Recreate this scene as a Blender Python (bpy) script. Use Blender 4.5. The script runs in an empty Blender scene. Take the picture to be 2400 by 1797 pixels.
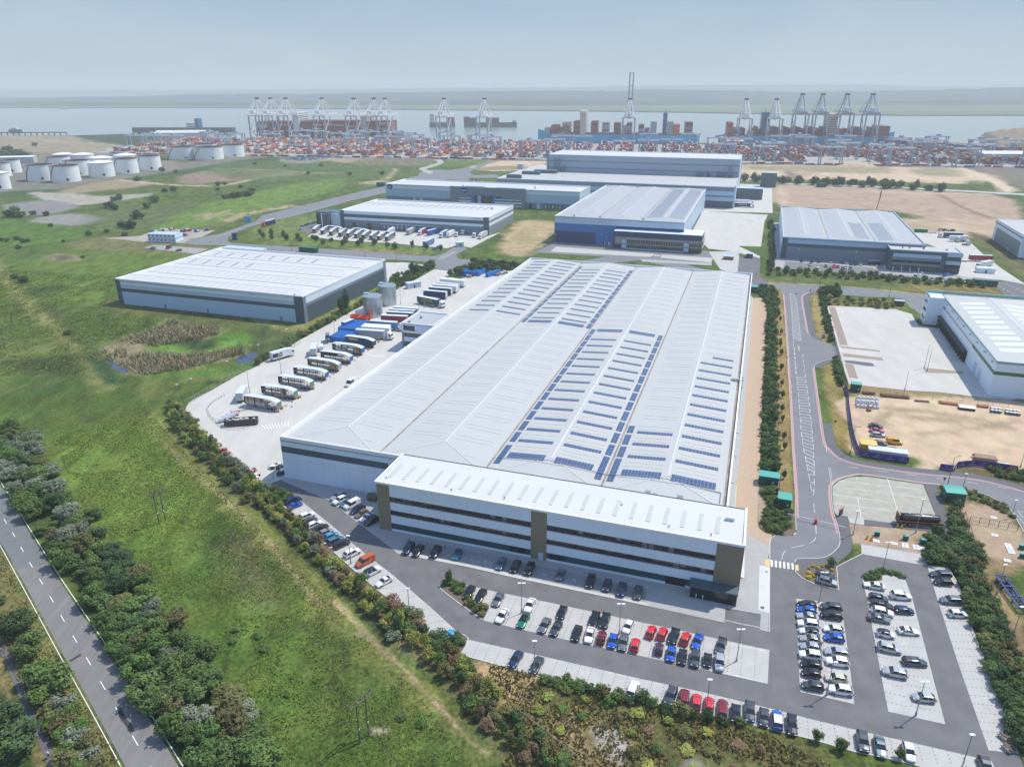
import bpy,math,random
import numpy as np
R=math.radians
random.seed(7);rng=np.random.RandomState(11)
scene=bpy.context.scene
C=scene.collection
# ---------------------------------------------------------------- camera
CAMH,FPX,PITCH,ROLL=108.0,1710.04,22.144,-0.0573
cd=bpy.data.cameras.new('camera');cam=bpy.data.objects.new('camera',cd);C.objects.link(cam)
cd.sensor_fit='HORIZONTAL';cd.sensor_width=36.0;cd.lens=36.0*FPX/2400.0
cd.clip_start=1.0;cd.clip_end=90000.0
cam.location=(0,0,CAMH)
_p,_r=R(PITCH),R(ROLL)
_f=np.array([0,math.cos(_p),-math.sin(_p)]);_u0=np.array([0,math.sin(_p),math.cos(_p)]);_r0=np.array([1.,0,0])
_ri=_r0*math.cos(_r)+_u0*math.sin(_r);_up=-_r0*math.sin(_r)+_u0*math.cos(_r)
from mathutils import Matrix,Vector
cam.rotation_euler=Matrix(((_ri[0],_up[0],-_f[0]),(_ri[1],_up[1],-_f[1]),(_ri[2],_up[2],-_f[2]))).to_euler()
scene.camera=cam
# ---------------------------------------------------------------- light
HAZE,SKY,EXP=1.6e-4,0.15,0.5
SUN_EL,SUN_AZ=57.0,31.0          # azimuth of the sun from +X towards +Y
sx,sy,sz=math.cos(R(SUN_EL))*math.cos(R(SUN_AZ)),math.cos(R(SUN_EL))*math.sin(R(SUN_AZ)),math.sin(R(SUN_EL))
sd=bpy.data.lights.new('sun','SUN');sun=bpy.data.objects.new('sun',sd);C.objects.link(sun)
sd.energy=3.15;sd.angle=R(0.53);sd.color=(1.0,0.93,0.80)
sun.location=(300,300,900)
sun.rotation_euler=Vector((-sx,-sy,-sz)).to_track_quat('-Z','Y').to_euler()
W=bpy.data.worlds.new('World');scene.world=W;W.use_nodes=True
nt=W.node_tree;nt.nodes.clear()
wo=nt.nodes.new('ShaderNodeOutputWorld');bg=nt.nodes.new('ShaderNodeBackground')
sky=nt.nodes.new('ShaderNodeTexSky');sky.sky_type='NISHITA';sky.sun_disc=False
sky.sun_elevation=R(SUN_EL);sky.sun_rotation=math.atan2(sx,sy);sky.altitude=100
sky.air_density=1.0;sky.dust_density=0.4;sky.ozone_density=2.0
# thin high cloud mixed into the sky
tc=nt.nodes.new('ShaderNodeTexCoord');mp=nt.nodes.new('ShaderNodeMapping');mp.inputs['Scale'].default_value=(1.0,1.0,3.4)
nz=nt.nodes.new('ShaderNodeTexNoise');nz.inputs['Scale'].default_value=3.2;nz.inputs['Detail'].default_value=7;nz.inputs['Roughness'].default_value=.55;nz.inputs['Distortion'].default_value=.7
cr=nt.nodes.new('ShaderNodeValToRGB');cr.color_ramp.elements[0].position=.40;cr.color_ramp.elements[1].position=.80
cr.color_ramp.elements[0].color=(0,0,0,1);cr.color_ramp.elements[1].color=(.55,.55,.55,1)
mx=nt.nodes.new('ShaderNodeMixRGB');mx.inputs[2].default_value=(6.6,7.2,7.9,1)
L=nt.links.new
L(tc.outputs['Generated'],mp.inputs[0]);L(mp.outputs[0],nz.inputs[0]);L(nz.outputs[0],cr.inputs[0]);L(cr.outputs[0],mx.inputs[0])
L(sky.outputs[0],mx.inputs[1]);tn=nt.nodes.new('ShaderNodeMixRGB');tn.blend_type='MULTIPLY';tn.inputs[0].default_value=1;tn.inputs[2].default_value=(.72,.82,.97,1);L(mx.outputs[0],tn.inputs[1]);sp=nt.nodes.new('ShaderNodeSeparateXYZ');L(tc.outputs['Generated'],sp.inputs[0]);gr=nt.nodes.new('ShaderNodeValToRGB');L(sp.outputs[2],gr.inputs[0])
for e_,(ps_,c_)in zip([gr.color_ramp.elements[0],gr.color_ramp.elements[1],gr.color_ramp.elements.new(.05),gr.color_ramp.elements.new(.11)],((0.0,(.52,.62,.70)),(.30,(.30,.48,.74)),(.05,(.47,.59,.70)),(.11,(.36,.51,.68)))):e_.position=ps_;e_.color=(*c_,1)
gs=nt.nodes.new('ShaderNodeVectorMath');gs.operation='SCALE';gs.inputs['Scale'].default_value=1/SKY/2**EXP;L(gr.outputs[0],gs.inputs[0])
fr=nt.nodes.new('ShaderNodeMapRange');fr.inputs[1].default_value=.12;fr.inputs[2].default_value=.45;L(sp.outputs[2],fr.inputs[0]);fm0=nt.nodes.new('ShaderNodeMixRGB');L(fr.outputs[0],fm0.inputs[0])
cm=nt.nodes.new('ShaderNodeMixRGB');L(cr.outputs[0],cm.inputs[0]);L(gs.outputs[0],cm.inputs[1]);cm.inputs[2].default_value=(.42/SKY,.485/SKY,.535/SKY,1);L(cm.outputs[0],fm0.inputs[1]);L(tn.outputs[0],fm0.inputs[2]);L(fm0.outputs[0],bg.inputs[0]);L(bg.outputs[0],wo.inputs[0])
bg.inputs[1].default_value=SKY
scene.view_settings.view_transform='Standard';scene.view_settings.look='None'
scene.view_settings.gamma=1;scene.view_settings.exposure=EXP;scene.view_settings.use_curve_mapping=False
scene.render.engine='CYCLES'
# ---------------------------------------------------------------- surveying: photo pixel -> point on a level plane
REG=dict(R1=(0,180,3.687),R2=(500,180,3.687),R3=(1000,150,3.687),R4=(1500,180,3.687),R5=(1900,180,4.14),R6=(0,480,3.687),R7=(600,480,3.687),R8=(1200,480,3.687),
 Q1=(1800,480,3.687),Q2=(400,780,4.14),Q3=(1800,780,3.687),Q4=(1800,1080,3.687),Q5=(1800,1397,3.687),Q6=(600,1100,3.687),Q7=(1100,1250,3.16),Q8=(0,1000,2.077),O=(0,0,.9217),P=(0,0,1.),
 S1=(2130,1240,6.133),S2=(1080,1500,3.568),S3=(700,1400,4.171),S4=(700,660,6.9),S5=(740,440,4.424),S6=(880,400,4.254),S7=(2100,660,5.52),S8=(1820,400,7.9),S9=(560,210,5.53),
 S10=(1700,200,5.53),S11=(1250,150,5.53),S12=(1160,330,3.687),S13=(250,540,3.16),S14=(2000,1030,5.53),T1=(600,960,5.52),T2=(1500,1140,5.52),T3=(1100,560,5.52),T4=(1500,560,5.52),T5=(1100,860,5.52),T6=(1500,860,5.52))
def g(reg,x,y,z=0.0):
    a=REG[reg];u=a[0]+x/a[2];v=a[1]+y/a[2]
    d=_f+_ri*(u-1200)/FPX-_up*(v-898.5)/FPX
    t=(z-CAMH)/min(d[2],-1e-4)
    return (float(d[0]*t),float(d[1]*t))
def gl(reg,pts,z=0.0):return [g(reg,x,y,z)for x,y in pts]
def heading(a,b):return math.atan2(b[1]-a[1],b[0]-a[0])
AN=-0.319
UX,VX=(math.cos(AN),math.sin(AN)),(-math.sin(AN),math.cos(AN))     # along / across the estate grid
# ---------------------------------------------------------------- objects and tags
def tag(o,label=None,cat=None,group=None,kind=None):
    if label:o['label']=label
    if cat:o['category']=cat
    if group:o['group']=group
    if kind:o['kind']=kind
    return o
def empty(name,x=0,y=0,z=0,rz=0,label=None,cat=None,group=None):
    o=bpy.data.objects.new(name,None);C.objects.link(o);o.location=(x,y,z);o.rotation_euler=(0,0,rz);o.empty_display_size=.5
    return tag(o,label,cat,group)
class MB:
    def __init__(s):s.v=[];s.f=[];s.m=[]
    def poly(s,pts,m=0):
        b=len(s.v);s.v+=[tuple(p)for p in pts];s.f.append(tuple(range(b,b+len(pts))));s.m.append(m);return s
    def box(s,x0,y0,z0,x1,y1,z1,m=0,top=None,sides=None):
        b=len(s.v);s.v+=[(x0,y0,z0),(x1,y0,z0),(x1,y1,z0),(x0,y1,z0),(x0,y0,z1),(x1,y0,z1),(x1,y1,z1),(x0,y1,z1)]
        F=[(0,3,2,1),(4,5,6,7),(0,1,5,4),(1,2,6,5),(2,3,7,6),(3,0,4,7)]
        for i,q in enumerate(F):s.f.append(tuple(b+k for k in q));s.m.append(top if (i==1 and top is not None)else m)
        return s
    def obox(s,cx,cy,z0,z1,lx,ly,rz=0,m=0,top=None):
        c,n=math.cos(rz),math.sin(rz);b=len(s.v)
        for z in (z0,z1):
            for a,d in ((-1,-1),(1,-1),(1,1),(-1,1)):
                X,Y=a*lx/2,d*ly/2;s.v.append((cx+c*X-n*Y,cy+n*X+c*Y,z))
        for i,q in enumerate([(0,3,2,1),(4,5,6,7),(0,1,5,4),(1,2,6,5),(2,3,7,6),(3,0,4,7)]):
            s.f.append(tuple(b+k for k in q));s.m.append(top if (i==1 and top is not None)else m)
        return s
    def bar(s,a,b_,w,m=0,h=None):
        a=Vector(a);b2=Vector(b_);d=(b2-a)
        if d.length<1e-6:return s
        d.normalize();up=Vector((0,0,1))if abs(d.z)<.95 else Vector((1,0,0))
        r=d.cross(up).normalized();q=r.cross(d).normalized();h=h or w;b=len(s.v)
        for p in (a,b2):
            for i,j in ((-1,-1),(1,-1),(1,1),(-1,1)):s.v.append(tuple(p+r*(i*w/2)+q*(j*h/2)))
        for k in [(0,3,2,1),(4,5,6,7),(0,1,5,4),(1,2,6,5),(2,3,7,6),(3,0,4,7)]:s.f.append(tuple(b+t for t in k));s.m.append(m)
        return s
    def cyl(s,c,r,z0,z1,n=16,m=0,top=None,r2=None):
        b=len(s.v);r2=r if r2 is None else r2
        for z,q in ((z0,r),(z1,r2)):
            for i in range(n):a=2*math.pi*i/n;s.v.append((c[0]+q*math.cos(a),c[1]+q*math.sin(a),z))
        for i in range(n):j=(i+1)% n;s.f.append((b+i,b+j,b+n+j,b+n+i));s.m.append(m)
        s.f.append(tuple(b+n+i for i in range(n)));s.m.append(m if top is None else top)
        s.f.append(tuple(b+n-1-i for i in range(n)));s.m.append(m)
        return s
    def wheel(s,x,y,z,r,w,m=0,hub=1,n=14):
        b=len(s.v)
        for yy in (y-w/2,y+w/2):
            for i in range(n):a=2*math.pi*i/n;s.v.append((x+r*math.cos(a),yy,z+r*math.sin(a)))
        for i in range(n):j=(i+1)% n;s.f.append((b+i,b+n+i,b+n+j,b+j));s.m.append(m)
        s.f.append(tuple(b+i for i in range(n)));s.m.append(m);s.f.append(tuple(b+2*n-1-i for i in range(n)));s.m.append(m)
        for sgn,yy in ((-1,y-w/2-.01),(1,y+w/2+.01)):
            b=len(s.v);
            for i in range(8):a=2*math.pi*i/8;s.v.append((x+r*.6*math.cos(a),yy,z+r*.6*math.sin(a)))
            q=tuple(b+i for i in range(8));s.f.append(q if sgn<0 else q[::-1]);s.m.append(hub)
        return s
    def loft(s,secs,m=0,closed=False,cap=True):
        n=len(secs[0]);b=len(s.v)
        for q in secs:s.v+=[tuple(p)for p in q]
        for i in range(len(secs)-1):
            for j in range(n if closed else n-1):
                k=(j+1)% n;s.f.append((b+i*n+j,b+i*n+k,b+(i+1)*n+k,b+(i+1)*n+j));s.m.append(m(i,j)if callable(m)else m)
        if cap:
            c0=m(-1,0)if callable(m)else m;c1=m(-2,0)if callable(m)else m
            s.f.append(tuple(b+j for j in range(n-1,-1,-1)));s.m.append(c0);e=b+(len(secs)-1)*n;s.f.append(tuple(e+j for j in range(n)));s.m.append(c1)
        return s
    def mesh(s,name,mats,smooth=False):
        me=bpy.data.meshes.new(name);me.from_pydata(s.v,[],s.f)
        for x in (mats if isinstance(mats,(list,tuple))else [mats]):me.materials.append(x)
        me.polygons.foreach_set('material_index',s.m)
        if smooth:me.polygons.foreach_set('use_smooth',[True]*len(s.f))
        me.update();return me
    def build(s,name,mats,parent=None,smooth=False):
        return place(name,s.mesh(name,mats,smooth),parent)
def place(name,me,parent=None,loc=(0,0,0),rz=0,sc=None):
    o=bpy.data.objects.new(name,me);C.objects.link(o)
    if parent:o.parent=parent
    o.location=loc;o.rotation_euler=(0,0,rz)
    if sc:o.scale=sc
    return o
def copy_tree(o,parent=None,kids=None):
    c=o.copy();C.objects.link(c)
    if parent:c.parent=parent
    for ch in (KIDS.get(o.name,[])if kids is None else kids):copy_tree(ch,c)
    return c
def children(o):return [x for x in bpy.data.objects if x.parent==o]
KIDS={}
def remember(o):
    ch=children(o);KIDS[o.name]=ch
    for x in ch:remember(x)
    return o
# ---------------------------------------------------------------- materials
MATS={}
def mat(name,col,rough=.7,metal=0.0,var=.08,scale=.3,spec=.4,bump=0.0,bscale=8.,stretch=None,world=True,tint=None,coat=0.0,alpha=None,rnd=0.0,detail=4):
    if name in MATS:return MATS[name]
    m=bpy.data.materials.new(name);m.use_nodes=True;N=m.node_tree;n=N.nodes;b=n['Principled BSDF'];l=N.links.new
    b.inputs['Roughness'].default_value=rough;b.inputs['Metallic'].default_value=metal;b.inputs['Specular IOR Level'].default_value=spec
    if coat:b.inputs['Coat Weight'].default_value=coat;b.inputs['Coat Roughness'].default_value=.08
    if world:src=n.new('ShaderNodeNewGeometry').outputs['Position']
    else:src=n.new('ShaderNodeTexCoord').outputs['Object']
    if stretch:
        q=n.new('ShaderNodeMapping');q.inputs['Rotation'].default_value=(0,0,-AN if world else 0);q.inputs['Scale'].default_value=stretch;l(src,q.inputs[0]);src=q.outputs[0]
    t=n.new('ShaderNodeTexNoise');t.inputs['Scale'].default_value=scale;t.inputs['Detail'].default_value=detail;t.inputs['Roughness'].default_value=.62;l(src,t.inputs[0])
    mr=n.new('ShaderNodeMapRange');mr.inputs[1].default_value=.3;mr.inputs[2].default_value=.7;l(t.outputs[0],mr.inputs[0])
    mx=n.new('ShaderNodeMixRGB');tt=tint or (1,1,1)
    mx.inputs[1].default_value=(*[max(0,c*(1-var)*(2-q))for c,q in zip(col,tt)],1);mx.inputs[2].default_value=(*[min(1,c*(1+var)*q)for c,q in zip(col,tt)],1)
    l(mr.outputs[0],mx.inputs[0]);out=mx.outputs[0]
    if rnd:
        oi=n.new('ShaderNodeObjectInfo');hs=n.new('ShaderNodeHueSaturation');l(out,hs.inputs['Color'])
        a=n.new('ShaderNodeMapRange');a.inputs[3].default_value=1-rnd;a.inputs[4].default_value=1+rnd;l(oi.outputs['Random'],a.inputs[0]);l(a.outputs[0],hs.inputs['Value'])
        a2=n.new('ShaderNodeMapRange');a2.inputs[3].default_value=.5-.035*rnd*2;a2.inputs[4].default_value=.5+.03*rnd*2
        mm=n.new('ShaderNodeMath');mm.operation='FRACT';m2=n.new('ShaderNodeMath');m2.operation='MULTIPLY';m2.inputs[1].default_value=7.31
        l(oi.outputs['Random'],m2.inputs[0]);l(m2.outputs[0],mm.inputs[0]);l(mm.outputs[0],a2.inputs[0]);l(a2.outputs[0],hs.inputs['Hue']);out=hs.outputs[0]
    l(out,b.inputs['Base Color'])
    if bump:
        t2=n.new('ShaderNodeTexNoise');t2.inputs['Scale'].default_value=bscale;t2.inputs['Detail'].default_value=3;l(src,t2.inputs[0])
        bp=n.new('ShaderNodeBump');bp.inputs['Strength'].default_value=bump;bp.inputs['Distance'].default_value=.1;l(t2.outputs[0],bp.inputs['Height']);l(bp.outputs[0],b.inputs['Normal'])
    MATS[name]=m;return m
def flat(name,col,rough=.6,metal=0.,spec=.4,coat=0.):
    if name in MATS:return MATS[name]
    m=bpy.data.materials.new(name);m.use_nodes=True;b=m.node_tree.nodes['Principled BSDF']
    b.inputs['Base Color'].default_value=(*col,1);b.inputs['Roughness'].default_value=rough;b.inputs['Metallic'].default_value=metal;b.inputs['Specular IOR Level'].default_value=spec
    if coat:b.inputs['Coat Weight'].default_value=coat;b.inputs['Coat Roughness'].default_value=.06
    MATS[name]=m;return m
# ---------------------------------------------------------------- flat sheets, kerbs, painted lines
def smooth(pts,n=6,closed=False):
    out=[];N=len(pts)
    for i in range(N if closed else N-1):
        p0,p1,p2,p3=(pts[(i-1)% N]if closed or i>0 else pts[0]),pts[i],pts[(i+1)% N],(pts[(i+2)% N]if closed or i+2<N else pts[-1])
        for k in range(n):
            t=k/n;t2=t*t;t3=t2*t
            out.append(tuple(.5*((2*p1[j])+(-p0[j]+p2[j])*t+(2*p0[j]-5*p1[j]+4*p2[j]-p3[j])*t2+(-p0[j]+3*p1[j]-3*p2[j]+p3[j])*t3)for j in (0,1)))
    if not closed:out.append(tuple(pts[-1]))
    return out
from mathutils.geometry import tessellate_polygon
def sheet(name,polys,z,m,thick=0.0,parent=None):
    """polys: world polygons; a flat sheet, with a skirt (kerb face) when thick > 0"""
    mb=MB()
    for p in polys:
        tri=tessellate_polygon([[Vector((x,y,0))for x,y in p]]);b=len(mb.v);mb.v+=[(x,y,z)for x,y in p]
        for t in tri:
            a,b1,c=[p[k]for k in t];ar=(b1[0]-a[0])*(c[1]-a[1])-(b1[1]-a[1])*(c[0]-a[0])
            mb.f.append(tuple(b+k for k in (t if ar>0 else t[::-1])));mb.m.append(0)
        if thick:
            n=len(p)
            for i in range(n):
                a,q=p[i],p[(i+1)% n];mb.poly([(a[0],a[1],z-thick),(q[0],q[1],z-thick),(q[0],q[1],z),(a[0],a[1],z)])
    o=mb.build(name,m,parent)
    if not parent:o['kind']='structure'
    return o
def strip_mb(mb,pts,w,z,off=0.0,h=0.0,m=0):
    n=len(pts);L_,R_=[],[]
    for i in range(n):
        a=pts[max(0,i-1)];b=pts[min(n-1,i+1)];dx,dy=b[0]-a[0],b[1]-a[1];l=math.hypot(dx,dy)or 1;nx,ny=-dy/l,dx/l
        L_.append((pts[i][0]+nx*(off+w/2),pts[i][1]+ny*(off+w/2)));R_.append((pts[i][0]+nx*(off-w/2),pts[i][1]+ny*(off-w/2)))
    for i in range(n-1):
        mb.poly([(*R_[i],z),(*R_[i+1],z),(*L_[i+1],z),(*L_[i],z)],m)
        if h:
            mb.poly([(*R_[i],z-h),(*R_[i+1],z-h),(*R_[i+1],z),(*R_[i],z)],m);mb.poly([(*L_[i+1],z-h),(*L_[i],z-h),(*L_[i],z),(*L_[i+1],z)],m)
    return mb
def resample(pts,step):
    out=[pts[0]];acc=0
    for a,b in zip(pts[:-1],pts[1:]):
        d=math.hypot(b[0]-a[0],b[1]-a[1])
        while acc+d>=step and d>1e-9:
            t=(step-acc)/d;a=(a[0]+(b[0]-a[0])*t,a[1]+(b[1]-a[1])*t);out.append(a);d=math.hypot(b[0]-a[0],b[1]-a[1]);acc=0
        acc+=d
    return out
def dashes(mb,pts,on,off,w,z,o=0.0):
    q=resample(pts,.5);k=int(round((on+off)/.5));n=int(round(on/.5))
    for i in range(0,len(q)-n,k):strip_mb(mb,q[i:i+n+1],w,z,o)
def text_obj(name,s,size,m,parent,loc,rot,ext=.01,sx=1.0):
    cu=bpy.data.curves.new(name,'FONT');cu.body=s;cu.size=size;cu.extrude=ext;cu.align_x='CENTER';cu.align_y='CENTER'
    t=bpy.data.objects.new(name,cu);C.objects.link(t);bpy.context.view_layer.update()
    me=bpy.data.meshes.new_from_object(t.evaluated_get(bpy.context.evaluated_depsgraph_get()));bpy.data.objects.remove(t);me.materials.clear();me.materials.append(m)
    o=place(name,me,parent);o.location=loc;o.rotation_euler=rot;return o
# ================================================================ GROUND (one sheet, coloured by what grows or lies on it)
def vnoise(x,y,sc,seed=0,octv=4,rough=.5):
    out=np.zeros_like(x);amp=1;tot=0
    for o in range(octv):
        X=x*sc+seed*17.3+o*31.7;Y=y*sc-seed*9.1+o*11.9;xi=np.floor(X).astype(np.int64);yi=np.floor(Y).astype(np.int64);fx=X-xi;fy=Y-yi;fx=fx*fx*(3-2*fx);fy=fy*fy*(3-2*fy)
        def h(a,b):
            n=(a*374761393+b*668265263+seed*2147483)& 0xffffffff;n=((n ^(n >> 13))*1274126177)& 0xffffffff;return ((n ^(n >> 16))& 0xffff)/65535.
        out+=amp*((h(xi,yi)*(1-fx)+h(xi+1,yi)*fx)*(1-fy)+(h(xi,yi+1)*(1-fx)+h(xi+1,yi+1)*fx)*fy);tot+=amp;amp *= rough;sc *= 2.03
    return out/tot
az=np.radians(np.concatenate([np.linspace(-180,-47,34),np.linspace(-46,46,760),np.linspace(47,180,34)]))
dep=np.concatenate([[87,80,72,64],np.linspace(60,14,330),np.linspace(13.9,2.3,210)])
rad=CAMH/np.tan(np.radians(dep))
A,RR=np.meshgrid(az,rad);GX=(RR*np.sin(A)).ravel();GY=(RR*np.cos(A)).ravel()
def sdist(poly,X,Y):
    """signed distance, negative inside"""
    n=len(poly);d2=np.full(X.shape,1e18);ins=np.zeros(X.shape,bool)
    for i in range(n):
        x0,y0=poly[i];x1,y1=poly[(i+1)% n];ex,ey=x1-x0,y1-y0;L2=ex*ex+ey*ey+1e-9
        t=np.clip(((X-x0)*ex+(Y-y0)*ey)/L2,0,1);d2=np.minimum(d2,(X-x0-t*ex)**2+(Y-y0-t*ey)**2)
        c=((y0>Y)!=(y1>Y));ins ^= c &(X<(x1-x0)*(Y-y0)/((y1-y0)if abs(y1-y0)>1e-9 else 1e-9)+x0)
    return np.where(ins,-1,1)*np.sqrt(d2)
n1=vnoise(GX,GY,1/70.,1);n2=vnoise(GX,GY,1/16.,2);n3=vnoise(GX,GY,1/5.,3,3)
def mixc(a,b,t):return a*(1-t[:,None])+b*t[:,None]
GC=mixc(np.array([[.060,.100,.022]])*np.ones((len(GX),1)),np.array([[.105,.150,.030]]),np.clip((n1-.3)*2.2,0,1))
GC=mixc(GC,np.array([[.145,.150,.048]]),np.clip((n2-.52)*2.6,0,1)*.8)
GC=mixc(GC,np.array([[.035,.062,.018]]),np.clip((n3*.5+n1*.5-.52)*5,0,.75))
GA=np.ones(len(GX));GZ=np.zeros(len(GX))
def paint(reg,pts,col,fe=4.,amt=1.,ga=None,edge=None,sm=True,world=False,z=None):
    P_=pts if world else gl(reg,pts)
    if sm:P_=smooth(P_,4,True)
    P_=np.array(P_);e=edge if edge is not None else fe*1.2;mrg=fe+e+2
    k=np.where((GX>P_[:,0].min()-mrg)&(GX<P_[:,0].max()+mrg)&(GY>P_[:,1].min()-mrg)&(GY<P_[:,1].max()+mrg))[0]
    if not len(k):return
    d=sdist(P_,GX[k],GY[k])+(vnoise(GX[k],GY[k],1/max(3.,e*1.5),5,4,.6)-.5)*2.4*e
    w=np.clip(.5-d/(2*fe),0,1)*amt;c=np.array(col)
    nn=.72+.56*vnoise(GX[k],GY[k],1/max(4.,e*1.2),9,5,.6)
    GC[k]=GC[k]*(1-w[:,None])+(c[None]*nn[:,None])*w[:,None]
    if ga is not None:GA[k]=GA[k]*(1-w)+ga*w
    if z is not None:GZ[k]=np.maximum(GZ[k],z*np.clip(-d/(fe*6),0,1)**.7)
def trail(reg,pts,w,col,fe=1.2,amt=.8,**k):
    q=smooth(gl(reg,pts),4);L_,R_=[],[]
    for i in range(len(q)):
        a=q[max(0,i-1)];b=q[min(len(q)-1,i+1)];dx,dy=b[0]-a[0],b[1]-a[1];l=math.hypot(dx,dy)or 1
        L_.append((q[i][0]-dy/l*w/2,q[i][1]+dx/l*w/2));R_.append((q[i][0]+dy/l*w/2,q[i][1]-dx/l*w/2))
    paint(None,L_+R_[::-1],col,fe,amt,world=True,sm=False,**k)
SAND=(.50,.395,.27);DRY=(.27,.215,.085);TAN=(.30,.24,.15);GREEN=(.095,.165,.030);BRIGHT=(.120,.215,.030);DARKG=(.028,.052,.016);OLIVE=(.13,.125,.05)
# far estate and marsh
paint('O',[(0,300),(540,300),(700,318),(1180,322),(1600,335),(2212,350),(2212,372),(1180,345),(700,335),(350,330),(0,345)],(.20,.185,.12),14,.8)
paint('R1',[(-300,515),(600,512),(720,560),(1000,592),(1330,605),(1440,640),(900,690),(400,655),(-300,630)],(.27,.225,.15),10,1,.3)
trail('R1',[(100,520),(500,560),(900,580),(1300,640)],9,(.42,.37,.27),4,.8)
paint('R1',[(660,500),(1330,483),(1470,590),(1000,585)],(.03,.06,.022),10,1)
paint('R1',[(-300,640),(200,640),(240,690),(0,730),(-300,740)],(.035,.06,.02),6,1)
paint('R1',[(880,690),(1400,635),(1450,690),(1200,720)],(.045,.075,.025),6,1)
paint('R1',[(-300,700),(500,720),(1200,700),(1700,735),(2100,620),(2450,640),(2380,700),(1450,830),(700,960),(-300,990)],(.17,.165,.13),6,.95,.4)
paint('R1',[(1380,740),(1480,730),(1530,810),(1400,835)],(.20,.18,.15),4,1,.3)
paint('R1',[(60,990),(640,960),(1300,850),(2300,690),(2600,690),(2400,740),(1400,870),(700,1000),(60,1040)],(.05,.085,.03),5,.9)
paint('R1',[(520,990),(900,905),(1250,900),(1280,940),(900,985),(620,1010)],(.27,.225,.14),5,1,.3)
paint('R1',[(1560,880),(1900,820),(2450,800),(2600,850),(2212,880),(1640,930)],(.235,.185,.13),4,1,.3)
trail('R1',[(1030,890),(1400,930),(1900,940),(2212,880),(2560,840),(2950,835)],8,(.42,.36,.25),3,1,ga=.2)
paint('R1',[(260,1000),(620,1010),(900,1030),(1290,1010),(1280,1030),(900,1090),(560,1110),(380,1060)],(.36,.335,.28),4,.9,.2)
paint('R1',[(20,1110),(420,1068),(690,1120),(420,1190),(200,1195)],(.21,.205,.195),3,1,.2)
paint('R1',[(250,1250),(560,1185),(940,1220),(620,1290)],(.24,.23,.21),4,1,.2)
paint('R1',[(940,1140),(1550,1100),(1700,1130),(1300,1300),(1000,1330),(760,1260)],(.10,.125,.05),8,.8)
paint('R1',[(1300,1320),(1560,1190),(2000,1040),(2900,870),(2950,960),(2400,1120),(2000,1240),(1700,1310)],(.115,.19,.038),7,.95)
paint('R1',[(1700,1200),(1860,1170),(2010,1150),(1900,1210),(1740,1235)],(.36,.30,.17),5,.6)
trail('R2',[(110,1250),(260,1190),(480,1150),(700,1110)],12,(.36,.29,.17),4,.9)
paint('R6',[(-300,150),(300,150),(720,215),(735,275),(350,345),(-300,345)],(.075,.145,.026),4,1)
paint('R2',[(0,760),(560,730),(1560,790),(1480,850),(700,900),(0,860)],(.085,.125,.045),8,.7)
paint('R2',[(250,600),(900,600),(1030,620),(1000,640),(620,700),(330,720),(500,670)],(.05,.08,.028),6,.9)
paint('R2',[(570,640),(640,640),(640,670),(580,690)],(.36,.29,.19),4,.8)
paint('R2',[(600,700),(1000,640),(1300,640),(1330,665),(930,735),(640,745)],(.22,.21,.18),4,1,.2)
paint('R2',[(960,690),(1360,668),(1420,700),(1300,735),(1060,740)],(.33,.27,.19),5,.9,.3)
paint('R2',[(1230,720),(1500,700),(1860,700),(1940,740),(1800,770),(1250,760)],(.17,.155,.10),5,.9)
paint('R2',[(1470,680),(1800,680),(1860,705),(1500,705)],(.20,.185,.05),4,.9)
paint('R2',[(1280,910),(1480,893),(1480,925),(1330,930)],(.38,.32,.20),5,.8)
trail('R2',[(1480,885),(1530,860),(1580,795)],8,(.36,.31,.20),3,.7)
trail('R2',[(0,795),(400,805),(860,830),(1050,832)],6,(.30,.27,.17),3,.7)
trail('R2',[(2440,640),(1900,640),(1300,660),(1000,670)],10,(.34,.30,.21),4,.7)
paint('R2',[(1920,690),(2212,680),(2212,740),(1950,760),(1930,720)],(.10,.15,.04),6,.9)
# sand plots either side of the high-bay
paint('R3',[(380,880),(640,800),(1000,740),(1080,730),(1040,860),(960,900),(700,925),(440,918)],SAND,4,1,.15)
paint('R3',[(430,905),(620,880),(860,890),(840,912),(460,918)],(.24,.185,.12),3,.9,.15)
trail('R3',[(650,865),(800,870),(990,880)],6,(.26,.2,.13),2,.8)
paint('R3',[(60,790),(640,800),(560,860),(300,890),(130,880)],(.10,.15,.035),6,.9)
paint('R4',[(880,688),(1500,700),(2300,712),(2900,760),(3200,900),(2900,930),(2212,905),(1500,890),(880,885)],SAND,5,1,.12)
paint('R4',[(900,765),(1400,770),(2100,785),(2212,810),(2000,835),(1300,815),(900,800)],(.24,.225,.12),12,.85,.5)
paint('R4',[(1235,812),(1330,815),(1380,875),(1290,880)],(.15,.12,.09),6,.85,.2)
paint('R4',[(1330,830),(1500,830),(1480,860),(1370,868)],(.3,.24,.16),8,.7,.2)
trail('R4',[(890,745),(1500,760),(2000,765)],6,(.30,.24,.165),6,.6)
paint('R5',[(1420,870),(2070,880),(2300,1100),(2070,1100),(1800,980)],(.17,.15,.12),10,.95,.3)
paint('R5',[(1340,860),(1420,860),(1800,1000),(2000,1100),(1860,1120),(1700,1010),(1440,930)],(.55,.45,.32),5,1,.1)
paint('R5',[(1060,880),(1350,890),(1480,960),(1000,950)],(.17,.19,.10),12,.7)
trail('R4',[(885,900),(1500,925),(2212,945),(3300,1040)],26,(.055,.09,.028),4,1)
paint('R4',[(1180,938),(2212,968),(3100,1030),(3300,1180),(3300,1420),(2640,1300),(2200,1160),(1210,1110)],(.375,.285,.205),5,1,.15)
paint('R4',[(1190,945),(1235,950),(1260,1110),(1212,1108)],(.5,.40,.28),5,.8,.1)
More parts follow.
